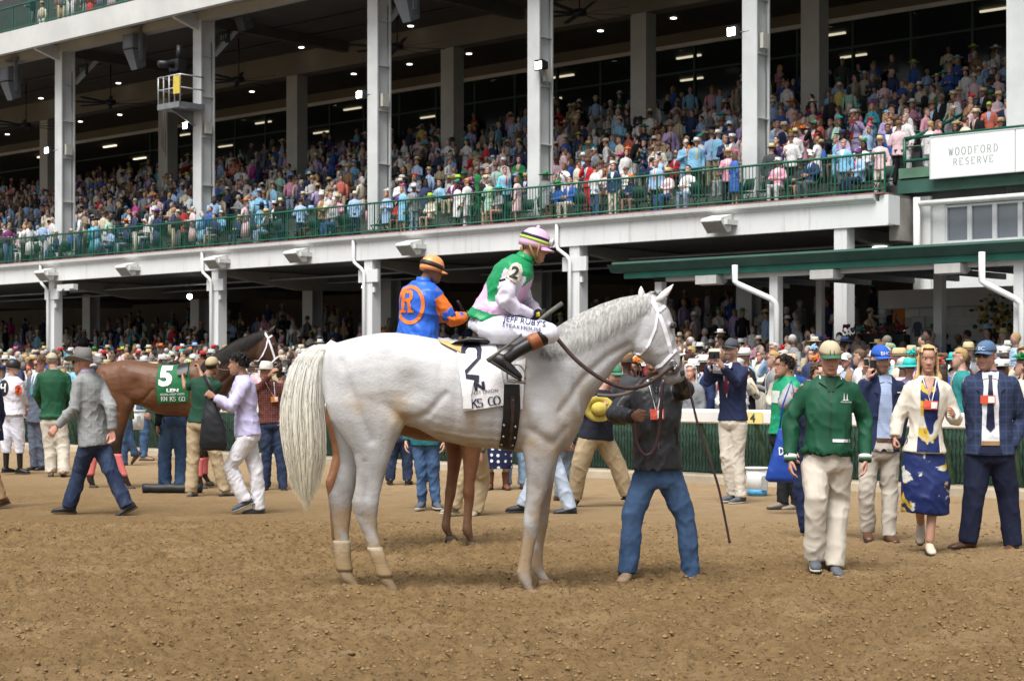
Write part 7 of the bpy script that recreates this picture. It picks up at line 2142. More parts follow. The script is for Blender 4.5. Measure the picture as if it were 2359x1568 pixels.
# hanging loudspeakers
def hang_speaker(px, py, n, label):
    u, z = fu(px, n), fz(px, py, n)
    t = empty('hanging_loudspeaker', F(u, n, z), label, 'loudspeaker', 'loudspeakers hung under the upper deck')
    MB().fbox(u - .48, u + .22, n - .2, n + .5, z + .10, z + .68).build('upper_cabinet', SPEAK, t)
    MB().fbox(u - .40, u + .10, n - .212, n - .202, z + .14, z + .64).build('grille', mat('speaker_grille', (.17, .185, .20), .6, .2, 40), t)
    m = MB()
    c = [(-.32, n - .28, .02), (.30, n - .28, .02), (.30, n + .35, .06), (-.32, n + .35, .06)]
    lo = [(-.12, n - .02, -.78), (.26, n - .02, -.78), (.26, n + .42, -.60), (-.12, n + .42, -.60)]
    m.hexa([F(u + a, b, z + q) for a, b, q in lo] + [F(u + a, b, z + q) for a, b, q in c]); m.build('lower_cabinet', SPEAK, t)
    MB().fbox(u + .24, u + .34, n + .05, n + .2, z - .35, z + 1.05).build('yoke', GREYM, t)
    MB().fbox(u - .4, u + .5, n + .0, n + .3, z + 1.0, z + 1.1).build('hanger', GREYM, t)
hang_speaker(308, 118, 42.0, 'grey two part loudspeaker hung under the upper deck beside the camera platform')
hang_speaker(22, 192, 42.0, 'grey two part loudspeaker hung at the far left edge')
hang_speaker(935, 1, 42.0, 'grey loudspeaker cut by the top edge beside the middle column')
hang_speaker(556, 28, 44.0, 'dark loudspeaker hung in shade behind the second column')
# section number boards
for px, py, tx, lb in ((190, 161, '316', 'dark board numbered 316 hung behind the first upper column'), (515, 86, '317', 'dark board numbered 317 hung behind the second upper column')):
    n = 43.6; u, z = fu(px, n), fz(px, py, n)
    t = empty('section_board', F(u, n, z), lb, 'sign')
    MB().fbox(u - .36, u + .34, n, n + .06, z - .24, z + .24).build('panel', mat('board_dark', (.012, .022, .024), .5, .1), t)
    decal('numeral', ('text', tx, 0), mat('board_print', (.30, .33, .33), .6), t, None, F(u, n - .004, z), (UX, UY, 0), (0, 0, 1), size=(.42, .18))
    MB().fbox(u - .02, u + .02, n + .02, n + .04, z + .24, 15.85).build('hanger', GREYM, t)
# camera platform on the second column
n0 = 41.2
u0, u1 = fu(372, n0), fu(470, 42.2)
zf = fz(400, 238, n0)
t = empty('camera_platform', F((u0 + u1) / 2, 41.7, zf), 'grey railed camera platform bolted to the second upper column', 'platform')
MB().fbox(u0, u1, 41.0, 42.25, zf - .22, zf).build('deck', GREYM, t)
MB().fprism([(41.1, zf - .22), (42.2, zf - .22), (42.2, zf - .75)], (u0 + u1) / 2 - .05, (u0 + u1) / 2 + .05).build('brace', GREYM, t)
for z in (.55, 1.05):
    MB().tube([F(u0, 42.2, zf + z), F(u0, 41.05, zf + z), F(u1, 41.05, zf + z), F(u1, 42.2, zf + z)], .03, 6).build('guard_rail', mat('galvanised', (.42, .43, .43), .4, .1, metal=.3), t, True)
for k in range(5):
    u = u0 + (u1 - u0) * k / 4
    MB().tube([F(u, 41.05, zf), F(u, 41.05, zf + 1.05)], .03, 6).build('guard_post', MATS['galvanised'], t, True)
MB().fbox(u1 - .35, u1 + .05, 40.98, 41.02, zf + .3, zf + 1.0).build('warning_panel', mat('panel_yellow', (.60, .46, .08), .5, .15), t)
for k in range(3):
    MB().tube([F(u0 + .3 + k * .12, 41.0, zf - .2), F(u0 + .33 + k * .1, 41.0, zf - 1.1), F(u0 + .3 + k * .13, 41.0, zf - 1.7 - .2 * k)], .012, 5).build('cable', BLACK, t, True)
tc = empty('broadcast_camera', F(u0 + .7, 41.5, zf), 'black broadcast camera on a pedestal on the platform', 'camera')
MB().tube([F(u0 + .7, 41.5, zf), F(u0 + .7, 41.5, zf + 1.3)], .06, 8).build('pedestal', BLACK, tc, True)
MB().fbox(u0 + .35, u0 + .95, 41.3, 41.7, zf + 1.3, zf + 1.75).build('camera_body', BLACK, tc)
MB().tube([F(u0 + .6, 41.3, zf + 1.55), F(u0 + .5, 40.7, zf + 1.5)], .14, 12).build('lens', BLACK, tc, True)
MB().tube([F(u0 + .75, 41.5, zf + 1.75), F(u0 + .75, 41.5, zf + 2.3)], .12, 8).build('viewfinder', BLACK, tc, True)
# ceiling fans
for i, (px, py) in enumerate(((60, 290), (255, 238), (550, 186), (915, 110), (1335, 32))):
    n = 46.5; u, z = fu(px, n), fz(px, py, n)
    t = empty('ceiling_fan', F(u, n, z), 'large black ceiling fan, ' + ('leftmost of the five under the upper deck', 'second of five from the left', 'third of five from the left', 'fourth of five from the left', 'rightmost, cut near the top edge')[i], 'fan', 'ceiling fans over the terrace')
    MB().tube([F(u, n, z - .06), F(u, n, z + .14)], .24, 14).build('motor', BLACK, t, True)
    MB().tube([F(u, n, z + .1), F(u, n, 15.87)], .03, 6).build('rod', BLACK, t, True)
    for k in range(8):
        a = 2 * math.pi * (k + .3) / 8
        d_ = V((math.cos(a), math.sin(a), 0)); s_ = V((-math.sin(a), math.cos(a), .25)).normalized() * .085
        p0, p1 = F(u, n, z) + d_ * .2, F(u, n, z + .02) + d_ * 1.9
        MB().hexa([p0 - s_, p1 - s_, p1 + s_, p0 + s_, p0 - s_ + UP * .02, p1 - s_ + UP * .02, p1 + s_ + UP * .02, p0 + s_ + UP * .02]).build('blade', BLACK, t)
# recessed downlights
GLW = glow('downlight_glow', (1.0, .95, .85), 2.2)
ONES = 'first second third fourth fifth sixth seventh eighth ninth tenth eleventh twelfth thirteenth fourteenth fifteenth sixteenth seventeenth eighteenth nineteenth'.split()
def ordinal(n):
    if n < 20: return ONES[n - 1]
    t = {2: 'twent', 3: 'thirt', 4: 'fort', 5: 'fift', 6: 'sixt'}[n // 10]
    return t + 'ieth' if n % 10 == 0 else t + 'y-' + ONES[n % 10 - 1]
def spots(rows, group):
    k = 0
    for n, z, du, off, nm in rows:
        u = fu(-80, n) + off; rk = 0
        while u < 0 and u < fu(2420, n):
            o = MB().disc(F(u, n, z), UP, .12, 14, .03).build('downlight', GLW, None)
            rk += 1
            tag(o, 'round white downlight, %s from the left in the %s ceiling row' % (ordinal(rk), nm), 'ceiling light', group)
            u += du; k += 1
spots([(44.5, 15.855, 9.4, 1.5, 'front'), (49.6, 15.855, 6.8, .6, 'middle'), (53.0, 15.185, 3.6, .9, 'rear')], 'downlights under the upper deck')
STR = glow('strip_glow', (1.0, .88, .62), .9)
for n, z, du, off, nm in ((57.5, 14.66, 6.8, 1.0, 'nearer'), (61.9, 14.66, 8.2, 2.4, 'farther')):
    u = fu(-60, n) + off; rk = 0
    while u < fu(2420, n):
        o = MB().fbox(u - .6, u + .6, n - .05, n + .06, z - .04, z + .03).build('strip_light', STR)
        rk += 1
        tag(o, 'thin warm strip light, %s from the left in the %s row behind the terrace' % (ordinal(rk), nm), 'strip light', 'strip lights in the room behind the terrace')
        u += du
# floodlights on the upper columns
FG = glow('flood_glow', (1.0, .97, .86), 9.0)
for i, (px, py) in enumerate(((113, 348), (432, 291), (833, 220), (1246, 153), (1690, 76))):
    n = 42.2; u, z = fu(px, n), fz(px, py, n)
    t = empty('floodlight', F(u, n, z), 'lit floodlight on the ' + ('first', 'second', 'third', 'fourth', 'fifth')[i] + ' upper column from the left', 'floodlight', 'floodlights on the upper columns')
    MB().fprism([(n - .12, z - .16), (n + .16, z - .10), (n + .16, z + .14), (n - .12, z + .2)], u - .17, u + .17).build('housing', BLACK, t)
    MB().fbox(u - .13, u + .13, n - .135, n - .122, z - .10, z + .13).build('lamp_glass', FG, t)
    MB().tube([F(u, n + .1, z), F(UCU[i], 42.32, z + .02)], .025, 6).build('arm', GREYM, t, True)
for i, (px, py) in enumerate(((437, 683), (840, 661))):
    n = 43.0; u, z = fu(px, n), fz(px, py, n)
    t = empty('bulkhead_bulb', F(u, n, z), ('bright round bulb in the dark under the balcony behind the second lower column', 'bright round bulb beside the third lower column')[i], 'lamp', 'bulbs under the balcony')
    MB().ball(F(u, n, z), .11, 12, 8).build('bulb', FG, t, True)
    MB().tube([F(u, n, z + .1), F(u, n, 5.5)], .015, 6).build('cord', BLACK, t, True)
n = 42.0; u, z = fu(2028, n), fz(2028, 571, n)
t = empty('oval_lamp', F(u, n, z), 'oval ceiling lamp glowing above the end of the canopy', 'lamp')
MB().ball(F(u, n, z), (.24, .24, .05), 16, 8).build('diffuser', GLW, t, True)
MB().disc(F(u, n, z + .08), UP, .34, 18, .05).build('base', GREYM, t, True)
# divider rails between the boxes
for k in (2, 4, 6, 8, 10):
    n = 41.35 + .95 * k + .03; z = 6.42 + .352 * k
    t = empty('box_rail', F(-40, n, z), 'green pipe rail dividing the boxes along balcony row %s' % ('three', 'five', 'seven', 'nine', 'eleven')[k // 2 - 1], 'railing', 'box rails on the balcony')
    u = -74.0; r_ = random.Random(k)
    while u < 2:
        L = r_.choice((2.4, 3.6, 4.8))
        if r_.random() < .75:
            MB().tube([F(u, n, z), F(u, n, z + .82), F(u + L - .4, n, z + .82), F(u + L - .4, n, z)], .024, 6).build('rail', GREEN, t, True)
        u += L
# folding chairs at the front of the balcony
def make_chair():
    t = empty('folding_chair', (0, 0, 0))
    cm_ = mat('chair_green', (.012, .040, .032), .5, .2, 12)
    MB().rings([(V((0, .20, .52)), V((.21, 0, 0)), V((0, .012, 0)), 3.5), (V((0, .235, .70)), V((.22, 0, 0)), V((0, .012, 0)), 3.5), (V((0, .26, .86)), V((.17, 0, 0)), V((0, .012, 0)), 3)], 14).build('backrest', cm_, t, True)
    MB().box((0, 0, .44), (.21, .20, .014)).build('seat', cm_, t)
    for s_ in (-1, 1):
        MB().tube([(s_ * .22, -.22, 0), (s_ * .22, .05, .44), (s_ * .22, .26, .88)], .013, 6).build('leg', cm_, t, True)
        MB().tube([(s_ * .20, .26, 0), (s_ * .20, -.16, .43)], .013, 6).build('leg', cm_, t, True)
    return t
def copy_tree(o, parent=None):
    c = o.copy(); COL.objects.link(c)
    c.parent = parent
    if parent: c.matrix_parent_inverse = Matrix.Identity(4)
    for chd in o.children: copy_tree(chd, c)
    return c
ch0 = make_chair(); first = True
r_ = random.Random(9)
n = 42.0
u = UE - .7
k = 0
while u > fu(20, n):
    if r_.random() < .72:
        c = ch0 if first else copy_tree(ch0); first = False
        c.location = F(u, 41.75 + r_.uniform(-.05, .25), 6.43); c.rotation_euler = (0, 0, FROT + R(r_.uniform(-20, 20) + (180 if r_.random() < .4 else 0)))
        k += 1
        tag(c, 'dark green folding chair, %s from the right end of the balcony railing' % ordinal(k), 'chair', 'folding chairs along the balcony front')
    u -= r_.uniform(.62, .95)
# flower planter, framed silks picture, flower arrangement
FLR = mat('red_petals', (.42, .02, .07), .7, .4, 20); LEAF = mat('planter_leaf', (.03, .075, .02), .7, .4, 20)
def planter(px0, px1, n, zc, label):
    ua, ub = fu(px0, n), fu(px1, n)
    t = empty('flower_box', F((ua + ub) / 2, n, zc), label, 'planter')
    MB().fbox(ua, ub, n - .15, n + .15, zc - .32, zc).build('box', mat('planter_dark', (.03, .035, .035), .6), t)
    r = np.random.default_rng(int(px0)); mf, ml = MB(), MB()
    for i in range(170):
        p = F(r.uniform(ua, ub), n + r.normal() * .09 - .05, zc + r.uniform(-.05, .28))
        (mf if r.random() < .55 else ml).ball(p, tuple(r.uniform(.02, .05, 3)), 6, 4)
    tag(mf.build('blossom', FLR, t), kind='stuff'); tag(ml.build('leaves', LEAF, t), kind='stuff')
planter(1948, 2090, 38.0, fz(2010, 772, 38.0), 'dark planter of red flowers under the canopy')
n = 39.5; u, z = fu(2114, n), fz(2114, 757, n)
t = empty('framed_picture', F(u, n, z), 'small framed picture of blue racing silks on the post under the canopy', 'picture')
MB().fbox(u - .2, u + .2, n, n + .04, z - .32, z + .32).build('frame', mat('frame_grey', (.35, .37, .38), .5), t)
MB().fbox(u - .17, u + .17, n - .006, n - .001, z - .29, z + .29).build('mount', mat('mount_pale', (.50, .52, .52), .6), t)
decal('silks_print', [[(-.09, -.2), (.09, -.2), (.10, .02), (.14, -.12), (.16, -.08), (.11, .14), (.04, .18), (-.04, .18), (-.11, .14), (-.16, -.08), (-.14, -.12), (-.10, .02)]], mat('silks_print_blue', (.06, .08, .14), .6), t, None, F(u, n - .01, z), (UX, UY, 0), (0, 0, 1))
n = 39.4; u, z = fu(2292, n), fz(2292, 735, n)
t = empty('flower_arrangement', F(u, n, z), 'tall arrangement of white and gold flowers against the block wall', 'flowers')
r = np.random.default_rng(4)
for nm, mt, cnt in (('white_blossom', mat('petal_white', (.6, .58, .5), .7), 60), ('gold_blossom', mat('petal_gold', (.45, .27, .04), .7), 60), ('leaves', LEAF, 80)):
    q = MB()
    for i in range(cnt): q.ball(F(u, n, z) + V((r.normal() * .22, r.normal() * .12, r.normal() * .28)), tuple(r.uniform(.03, .07, 3)), 6, 4)
    tag(q.build(nm, mt, t), kind='stuff')
MB().tube([F(u, n, .6), F(u, n, z)], .12, 10).build('vase', mat('vase_dark', (.05, .05, .05), .4), t, True)
# ================================================================== spectators
def tinted_skin(name, k):
    m = SKIN.copy(); m.name = name
    t = m.node_tree; b = t.nodes['Principled BSDF']
    src = b.inputs['Base Color'].links[0].from_socket
    x = t.nodes.new('ShaderNodeMix'); x.data_type = 'RGBA'; x.blend_type = 'MULTIPLY'; x.inputs[0].default_value = 1
    t.links.new(src, x.inputs[6]); x.inputs[7].default_value = (*k, 1); t.links.new(x.outputs[2], b.inputs['Base Color'])
    return m
SKINS = [tinted_skin('skin_fair', (1, 1, 1)), tinted_skin('skin_rosy', (1.02, .88, .85)), tinted_skin('skin_tan', (.85, .78, .72)), tinted_skin('skin_brown', (.45, .38, .34)), tinted_skin('skin_dark', (.22, .18, .16))]
TOPC = [('navy', (.020, .032, .090)), ('royal blue', (.035, .10, .36)), ('pale blue', (.32, .46, .66)), ('sky blue', (.22, .47, .66)), ('white', (.68, .67, .66)), ('cream', (.60, .54, .42)), ('beige', (.42, .34, .22)), ('grey', (.24, .25, .26)), ('charcoal', (.05, .052, .058)),
        ('pink', (.68, .32, .42)), ('pale pink', (.68, .48, .50)), ('coral', (.66, .17, .12)), ('red', (.48, .025, .035)), ('teal', (.03, .22, .22)), ('green', (.03, .20, .07)), ('mint', (.34, .56, .44)), ('lilac', (.42, .34, .58)), ('plum', (.13, .03, .12)), ('yellow', (.64, .50, .13)), ('tan', (.30, .18, .09)), ('black', (.013, .013, .015)), ('orange', (.66, .22, .04)), ('turquoise', (.05, .40, .48)), ('magenta', (.48, .03, .26))]
TW = np.array([15, 6, 14, 6, 17, 9, 6, 8, 6, 3, 5, 1.2, 2.4, .9, .7, 1.4, 2.4, .7, .6, 3, 7, .5, .7, .5]); TW = TW / TW.sum()
BOTC = [(.42, .34, .23), (.55, .50, .42), (.02, .03, .07), (.10, .11, .12), (.05, .10, .22), (.6, .6, .6), (.015, .015, .017), (.26, .33, .45)]
HAIRC = [(.02, .014, .01), (.05, .028, .015), (.11, .06, .03), (.38, .25, .10), (.45, .43, .40), (.2, .17, .14)]
HATC = [('white', (.70, .69, .66)), ('straw', (.56, .44, .24)), ('cream', (.62, .56, .42)), ('pink', (.68, .14, .32)), ('red', (.55, .03, .03)), ('navy', (.02, .03, .09)), ('black', (.013, .013, .015)), ('green', (.03, .24, .08)), ('orange', (.72, .20, .03)), ('pale blue', (.32, .48, .68)), ('purple', (.20, .05, .34)), ('lime', (.42, .58, .06)), ('turquoise', (.04, .45, .42)), ('brown', (.15, .08, .04))]
def V3(x, y, z): return V((x, y, z))
TEMPL = {}
def template(key, female, arms=None, legs=None, pel=None, dress=False, hairs='short'):
    """arms/legs in metres from the feet: x to the viewer's right when the figure faces the viewer, y away"""
    s_ = 1.0
    d0 = 40.0
    def q(v): return (CX + v[0] / d0 * FPX, HY - (v[2] - CAMH) / d0 * FPX, v[1])
    kw = {}
    if arms: kw['arms'] = {k: (q(a), q(b)) for k, (a, b) in arms.items()}
    if legs: kw['legs'] = {k: (q(a), q(b), 0) for k, (a, b) in legs.items()}
    if pel: kw['pel'] = q(pel); kw['nb'] = q((pel[0], pel[1] + .02, pel[2] + .53)); kw['hd'] = q((pel[0], pel[1] - .01, pel[2] + .71))
    c0 = fabric('template_cloth', (.3, .3, .3))
    pp = human('person', None, (CX, HY + CAMH * FPX / d0), 1.76 if not female else 1.66, 0, d=d0, female=female, top=dict(mat=c0, type='jacket' if not dress else 'dress', hem=-.22 if not dress else -.05, fat=1.06, fold=.004), bottom=dict(mat=c0) if not dress else dict(mat=c0, type='skirt', len=.45, flare=1.08), shoes=dict(mat=BROWNL), hair=dict(style=hairs), lod=2, seed=len(key) * 13, **kw)
    if not dress: suit_front(pp, WHITEF, c0, .06, .32)
    for o in list(pp.root.children):
        if o.name.split('.')[0] in ('lapel', 'collar'): bpy.data.objects.remove(o)
    for o in pp.root.children:
        for c in list(o.children): bpy.data.objects.remove(c)
        if o.name.split('.')[0] == 'hair':
            o.modifiers.clear()
    TEMPL[key] = (pp.root, pp.hd - pp.base, female, dress)
    return pp.root
template('m_stand', False)
template('m_drink', False, arms={'R': ((-.24, .0, 1.12), (-.12, -.28, 1.22)), 'L': ((.25, .02, 1.10), (.27, -.02, .86))})
template('m_read', False, arms={'R': ((-.25, .0, 1.12), (-.07, -.27, 1.14)), 'L': ((.25, .0, 1.12), (.07, -.27, 1.14))})
template('m_face', False, arms={'R': ((-.24, -.16, 1.17), (-.08, -.17, 1.46)), 'L': ((.25, .02, 1.10), (.24, .0, .86))})
template('w_stand', True, dress=True, hairs='long')
template('w_clasp', True, arms={'R': ((-.21, .02, 1.04), (-.05, -.22, 1.02)), 'L': ((.21, .02, 1.04), (.05, -.22, 1.04))}, dress=True, hairs='long')
template('w_phone', True, arms={'R': ((-.21, -.05, 1.08), (-.06, -.28, 1.28)), 'L': ((.21, -.05, 1.08), (.06, -.28, 1.26))}, dress=True)
SL = {'R': ((-.12, -.42, .50), (-.12, -.40, .10)), 'L': ((.12, -.42, .50), (.13, -.40, .10))}
template('m_sit', False, pel=(0, 0, .55), legs=SL, arms={'R': ((-.25, -.05, .78), (-.10, -.30, .72)), 'L': ((.25, -.05, .78), (.10, -.30, .72))})
template('w_sit', True, pel=(0, 0, .53), legs=SL, arms={'R': ((-.21, -.03, .76), (-.05, -.28, .70)), 'L': ((.21, -.03, .76), (.05, -.28, .70))}, dress=True, hairs='long')
HATLIB = {}
class _D: pass
for kd in ('cap', 'fedora', 'wide', 'panama', 'boater', 'fascinator'):
    dm = _D(); dm.M = Matrix.Identity(3); dm.hs = 1.0; dm.hd = V((0, 0, 0)); dm.HL = lambda x, y, z: V((x, -y, z))
    hr = empty('hat_holder', (0, 0, 0))
    # heads of the templates face -Y
    dm.M = Matrix(((1, 0, 0), (0, -1, 0), (0, 0, 1)))
    hat_on(dm, hr, 1, kind=kd, col=(.5, .5, .5), band=(.05, .05, .05) if kd in ('fedora', 'panama', 'boater') else None)
    o = hr.children[0]; o.parent = None
    bpy.data.objects.remove(hr)
    HATLIB[kd] = o
used_labels = set()
pr = random.Random(77); nr = np.random.default_rng(77)
def own(o, m):
    o.material_slots[0].link = 'OBJECT'; o.material_slots[0].material = m
def fab(c): return fabric('c_%d_%d_%d' % tuple(int(x * 1000) for x in c), c, .85, .35, 12)
def patterned(c):
    k = pr.random()
    if k < .55: return fab(c), ''
    if k < .70: return fabric('chk_%d_%d_%d' % tuple(int(x * 1000) for x in c), c, .85, .3, 12, stripes=('check', tuple(min(.8, x * 1.6 + .08) for x in c), 9)), 'checked '
    c2 = pr.choice([(.6, .55, .5), (.5, .1, .15), (.05, .1, .3), (.1, .3, .15)])
    return fabric('flo_%d_%d_%d_%d' % (*(int(x * 1000) for x in c), int(c2[0] * 10)), c, .8, .3, 12, stripes=('floral', c2, 9)), 'patterned '
def spectator(key, pos, rz, place_txt, group, shoes=True, sc=1.0):
    root, hdp, female, dress = TEMPL[key]
    for _ in range(60):
        i = int(nr.choice(len(TOPC), p=TW)); tn, tcol = TOPC[i]
        if female and pr.random() < .2: i = pr.randrange(len(TOPC)); tn, tcol = TOPC[i]
        hk = pr.choice(['cap', 'fedora', 'panama', 'panama', 'boater', None, None, None, None]) if not female else pr.choice(['wide', 'wide', 'fascinator', 'fascinator', 'fascinator', None])
        hn, hc = pr.choice(HATC)
        if hk in ('fedora', 'panama', 'boater'): hn, hc = pr.choice(HATC[:3] + HATC[:2] + [HATC[13]])
        mt, pat = patterned(tcol) if female else ((fab(tcol), '') if pr.random() < .7 else patterned(tcol))
        who = 'woman in ' if female else 'man in '
        lb = who + pat + tn + (' dress' if dress else ' jacket') + ((' and ' + hn + ' ' + {'wide': 'wide brimmed hat', 'fascinator': 'feathered hat', 'cap': 'cap', 'fedora': 'fedora', 'panama': 'panama hat', 'boater': 'boater'}[hk]) if hk else ', bareheaded') + ', ' + place_txt
        if len(lb.split()) > 16: lb = lb.replace(pat, '') if pat else lb.replace('wide brimmed', 'wide')
        if lb not in used_labels and len(lb.split()) <= 16: break
    used_labels.add(lb)
    r = root.copy(); COL.objects.link(r)
    r.location = pos; r.rotation_euler = (0, 0, rz); r.scale = (sc, sc, sc)
    tag(r, lb, 'person', group)
    hairm = HAIRC[pr.randrange(len(HAIRC))]
    for o in root.children:
        nm = o.name.split('.')[0]
        if nm in ('shoe', 'boot') and not shoes: continue
        if nm == 'tie' and pr.random() < .45: continue
        c = o.copy(); COL.objects.link(c); c.parent = r
        if nm == 'body': own(c, pr.choices(SKINS, [5, 4, 3, 2, 1])[0])
        elif nm in ('jacket', 'dress'): own(c, mt)
        elif nm == 'skirt': own(c, mt)
        elif nm == 'trousers': own(c, fab(pr.choice(BOTC)) if pr.random() < .7 else mt)
        elif nm == 'hair':
            own(c, mat('hair_c_%d' % int(hairm[0] * 1000 + hairm[1] * 77), hairm, .6, .3, 40))
            c.data = c.data
        elif nm == 'shirt': own(c, fab(pr.choice([(.68, .67, .68), (.68, .67, .68), (.36, .48, .66), (.66, .5, .52)])))
        elif nm == 'tie': own(c, fab(pr.choice(TOPC)[1]))
    if hk:
        h = HATLIB[hk]; c = h.copy(); COL.objects.link(c); c.parent = r; c.location = hdp + V((0, 0, .0))
        hm_ = mat('hatc_%s' % hn.replace(' ', '_'), hc, .8, .15, 14, .2, 80)
        own(c, hm_)
        for b in h.children:
            q = b.copy(); COL.objects.link(q); q.parent = c
            q.matrix_parent_inverse = Matrix.Identity(4)
            if not b.name.startswith('hat_band'): own(q, hm_)
    return r
# ---- plain low-detail figures for the mass at the back
def mini(kind):
    m = MB(); parts = []
    def mark(name, n0): parts.append((name, n0, len(m.v)))
    sit = kind.endswith('sit'); dz = -.42 if sit else 0
    n0 = len(m.v); m.rings([(V((0, 0, .92 + dz)), V((.17, 0, 0)), V((0, .12, 0))), (V((0, 0, 1.15 + dz)), V((.15, 0, 0)), V((0, .11, 0))), (V((0, 0, 1.36 + dz)), V((.20, 0, 0)), V((0, .12, 0))), (V((0, 0, 1.46 + dz)), V((.15, 0, 0)), V((0, .08, 0))), (V((0, 0, 1.50 + dz)), V((.06, 0, 0)), V((0, .06, 0)))], 8)
    for s_ in (-1, 1):
        if kind[2:] == 'a': m.tube([(s_ * .20, 0, 1.40 + dz), (s_ * .25, .02, 1.12 + dz), (s_ * .25, -.03, .86 + dz)], [.06, .055, .04], 6)
        else: m.tube([(s_ * .20, 0, 1.40 + dz), (s_ * .25, .0, 1.14 + dz), (s_ * .08, -.26, 1.18 + dz)], [.06, .055, .04], 6)
    mark('top', n0)
    n0 = len(m.v)
    if sit:
        for s_ in (-1, 1): m.tube([(s_ * .09, 0, .5), (s_ * .12, -.42, .5), (s_ * .12, -.42, .02)], [.09, .07, .06], 6)
    elif kind[0] == 'w': m.rings([(V((0, 0, .96)), V((.15, 0, 0)), V((0, .12, 0))), (V((0, 0, .4)), V((.22, 0, 0)), V((0, .18, 0)))], 8)
    else:
        for s_ in (-1, 1): m.tube([(s_ * .09, 0, .95), (s_ * .10, 0, .48), (s_ * .11, 0, .02)], [.10, .075, .065], 6)
    mark('bot', n0)
    n0 = len(m.v); m.tube([(0, 0, 1.47 + dz), (0, 0, 1.58 + dz)], .055, 6); m.ball((0, -.005, 1.64 + dz), (.075, .095, .115), 8, 6)
    for s_ in (-1, 1): m.ball((s_ * (.25 if kind[2:] == 'a' else .07), -.03 if kind[2:] == 'a' else -.28, (.82 if kind[2:] == 'a' else 1.19) + dz), .045, 6, 4)
    mark('skin', n0)
    n0 = len(m.v); m.ball((0, .018, 1.675 + dz), (.085, .098, .098), 8, 6)
    if kind[0] == 'w': m.tube([(0, .06, 1.66 + dz), (0, .09, 1.45 + dz)], [.085, .06], 6)
    mark('hair', n0)
    n0 = len(m.v)
    m.tube([(0, 0, 1.735 + dz), (0, 0, 1.745 + dz)], .21 if kind[0] == 'w' else .15, 10); m.rings([(V((0, 0, 1.74 + dz)), V((.09, 0, 0)), V((0, .10, 0))), (V((0, 0, 1.83 + dz)), V((.07, 0, 0)), V((0, .08, 0)))], 8)
    mark('hat', n0)
    return np.array(m.v), m.f, parts
MINI = [mini(k) for k in ('m_a', 'm_b', 'w_a', 'w_b', 'm_sit', 'w_sit')]
def mass(name, label, plist):
    vs, fs, cs = [], [], []
    nv = 0
    for (p, rz, kind) in plist:
        v, f, parts = MINI[kind]
        nohat = nr.random() < (.72 if kind in (0, 1, 4) else .62)
        hs0 = parts[4][1]
        if nohat: v2 = v[:hs0]; f2 = [q for q in f if max(q) < hs0]
        else: v2, f2 = v, f
        sc = nr.uniform(.88, 1.07)
        ca, sa = math.cos(rz), math.sin(rz)
        w = v2 * sc
        w = np.stack([w[:, 0] * ca - w[:, 1] * sa + p[0], w[:, 0] * sa + w[:, 1] * ca + p[1], w[:, 2] + p[2]], -1)
        c = np.zeros((len(v), 4), dtype=np.float32); c[:, 3] = 1
        tc_ = TOPC[int(nr.choice(len(TOPC), p=TW))][1]
        cols = {'top': tc_, 'bot': BOTC[nr.integers(len(BOTC))] if kind in (0, 1, 4) else tc_, 'skin': [(.5, .31, .23), (.42, .24, .17), (.2, .11, .07)][nr.choice(3, p=[.5, .35, .15])], 'hair': HAIRC[nr.integers(len(HAIRC))], 'hat': HATC[nr.integers(3) if kind in (0, 1, 4) else nr.integers(len(HATC))][1]}
        for nm, a, b in parts: c[a:b, :3] = cols[nm]
        vs.append(w); cs.append(c[:len(v2)]); fs.extend(tuple(i + nv for i in q) for q in f2); nv += len(v2)
    me = bpy.data.meshes.new(name)
    me.from_pydata(np.concatenate(vs).tolist(), [], fs)
    ca_ = me.color_attributes.new('Skin', 'FLOAT_COLOR', 'POINT'); ca_.data.foreach_set('color', np.concatenate(cs).ravel())
    smooth(me)
    if 'crowd_cloth' not in MATS:
        m, t, b = _new('crowd_cloth'); at = t.nodes.new('ShaderNodeAttribute'); at.attribute_name = 'Skin'
        c = mixnode(t, mixnode(t, at.outputs['Color'], (.01, .01, .01), .35), at.outputs['Color'], ramp(t, noise(t, 14, 4, .6), .35, .6))
        t.links.new(c, b.inputs['Base Color']); b.inputs['Roughness'].default_value = .85
        bumpn(t, b, noise(t, 14, 4), .5, .02); MATS['crowd_cloth'] = m
    me.materials.append(MATS['crowd_cloth'])
    o = link(name, me)
    tag(o, label, 'crowd', kind='stuff')
# ---- positions on the balcony
def pxof(p): return (CX + p.x / p.y * FPX, HY - (p.z - CAMH) / p.y * FPX)
cand = []
for k in range(NT):
    n0 = 41.35 + .95 * k + .48
    dens = .82 if k < 11 else .6
    u = fu(-25, n0)
    while u < (UE - .5 if k < 1 else 1.5):
        jn = n0 + pr.uniform(-.36, .36)
        p = F(u + pr.uniform(-.12, .12), jn, 6.42 + .352 * k + .003)
        x, y = pxof(p)
        clear = all(abs(u - c) > .55 for c in UCU) or abs(jn - 42.6) > .7
        clump = .22 * math.sin(u * 1.7 + k * 2.3) + .16 * math.sin(u * .6 - k * 1.1)
        if -20 < x < 2400 and pr.random() < dens + clump and clear: cand.append((p, k, x, u))
        u += pr.uniform(.40, .78)
cand.sort(key=lambda c: (c[1] > 5, c[0].y + c[1] * 1.2))
NBAL = 185
colnames = ('left of column one', 'before column two', 'before column three', 'before column four', 'before column five', 'past column five')
rown = ('at balcony railing', 'balcony row two', 'balcony row three', 'balcony row four', 'balcony row five', 'balcony row six') + ('upper balcony',) * 9
def zone(u): return colnames[sum(u > c for c in UCU[:5])]
rest = []
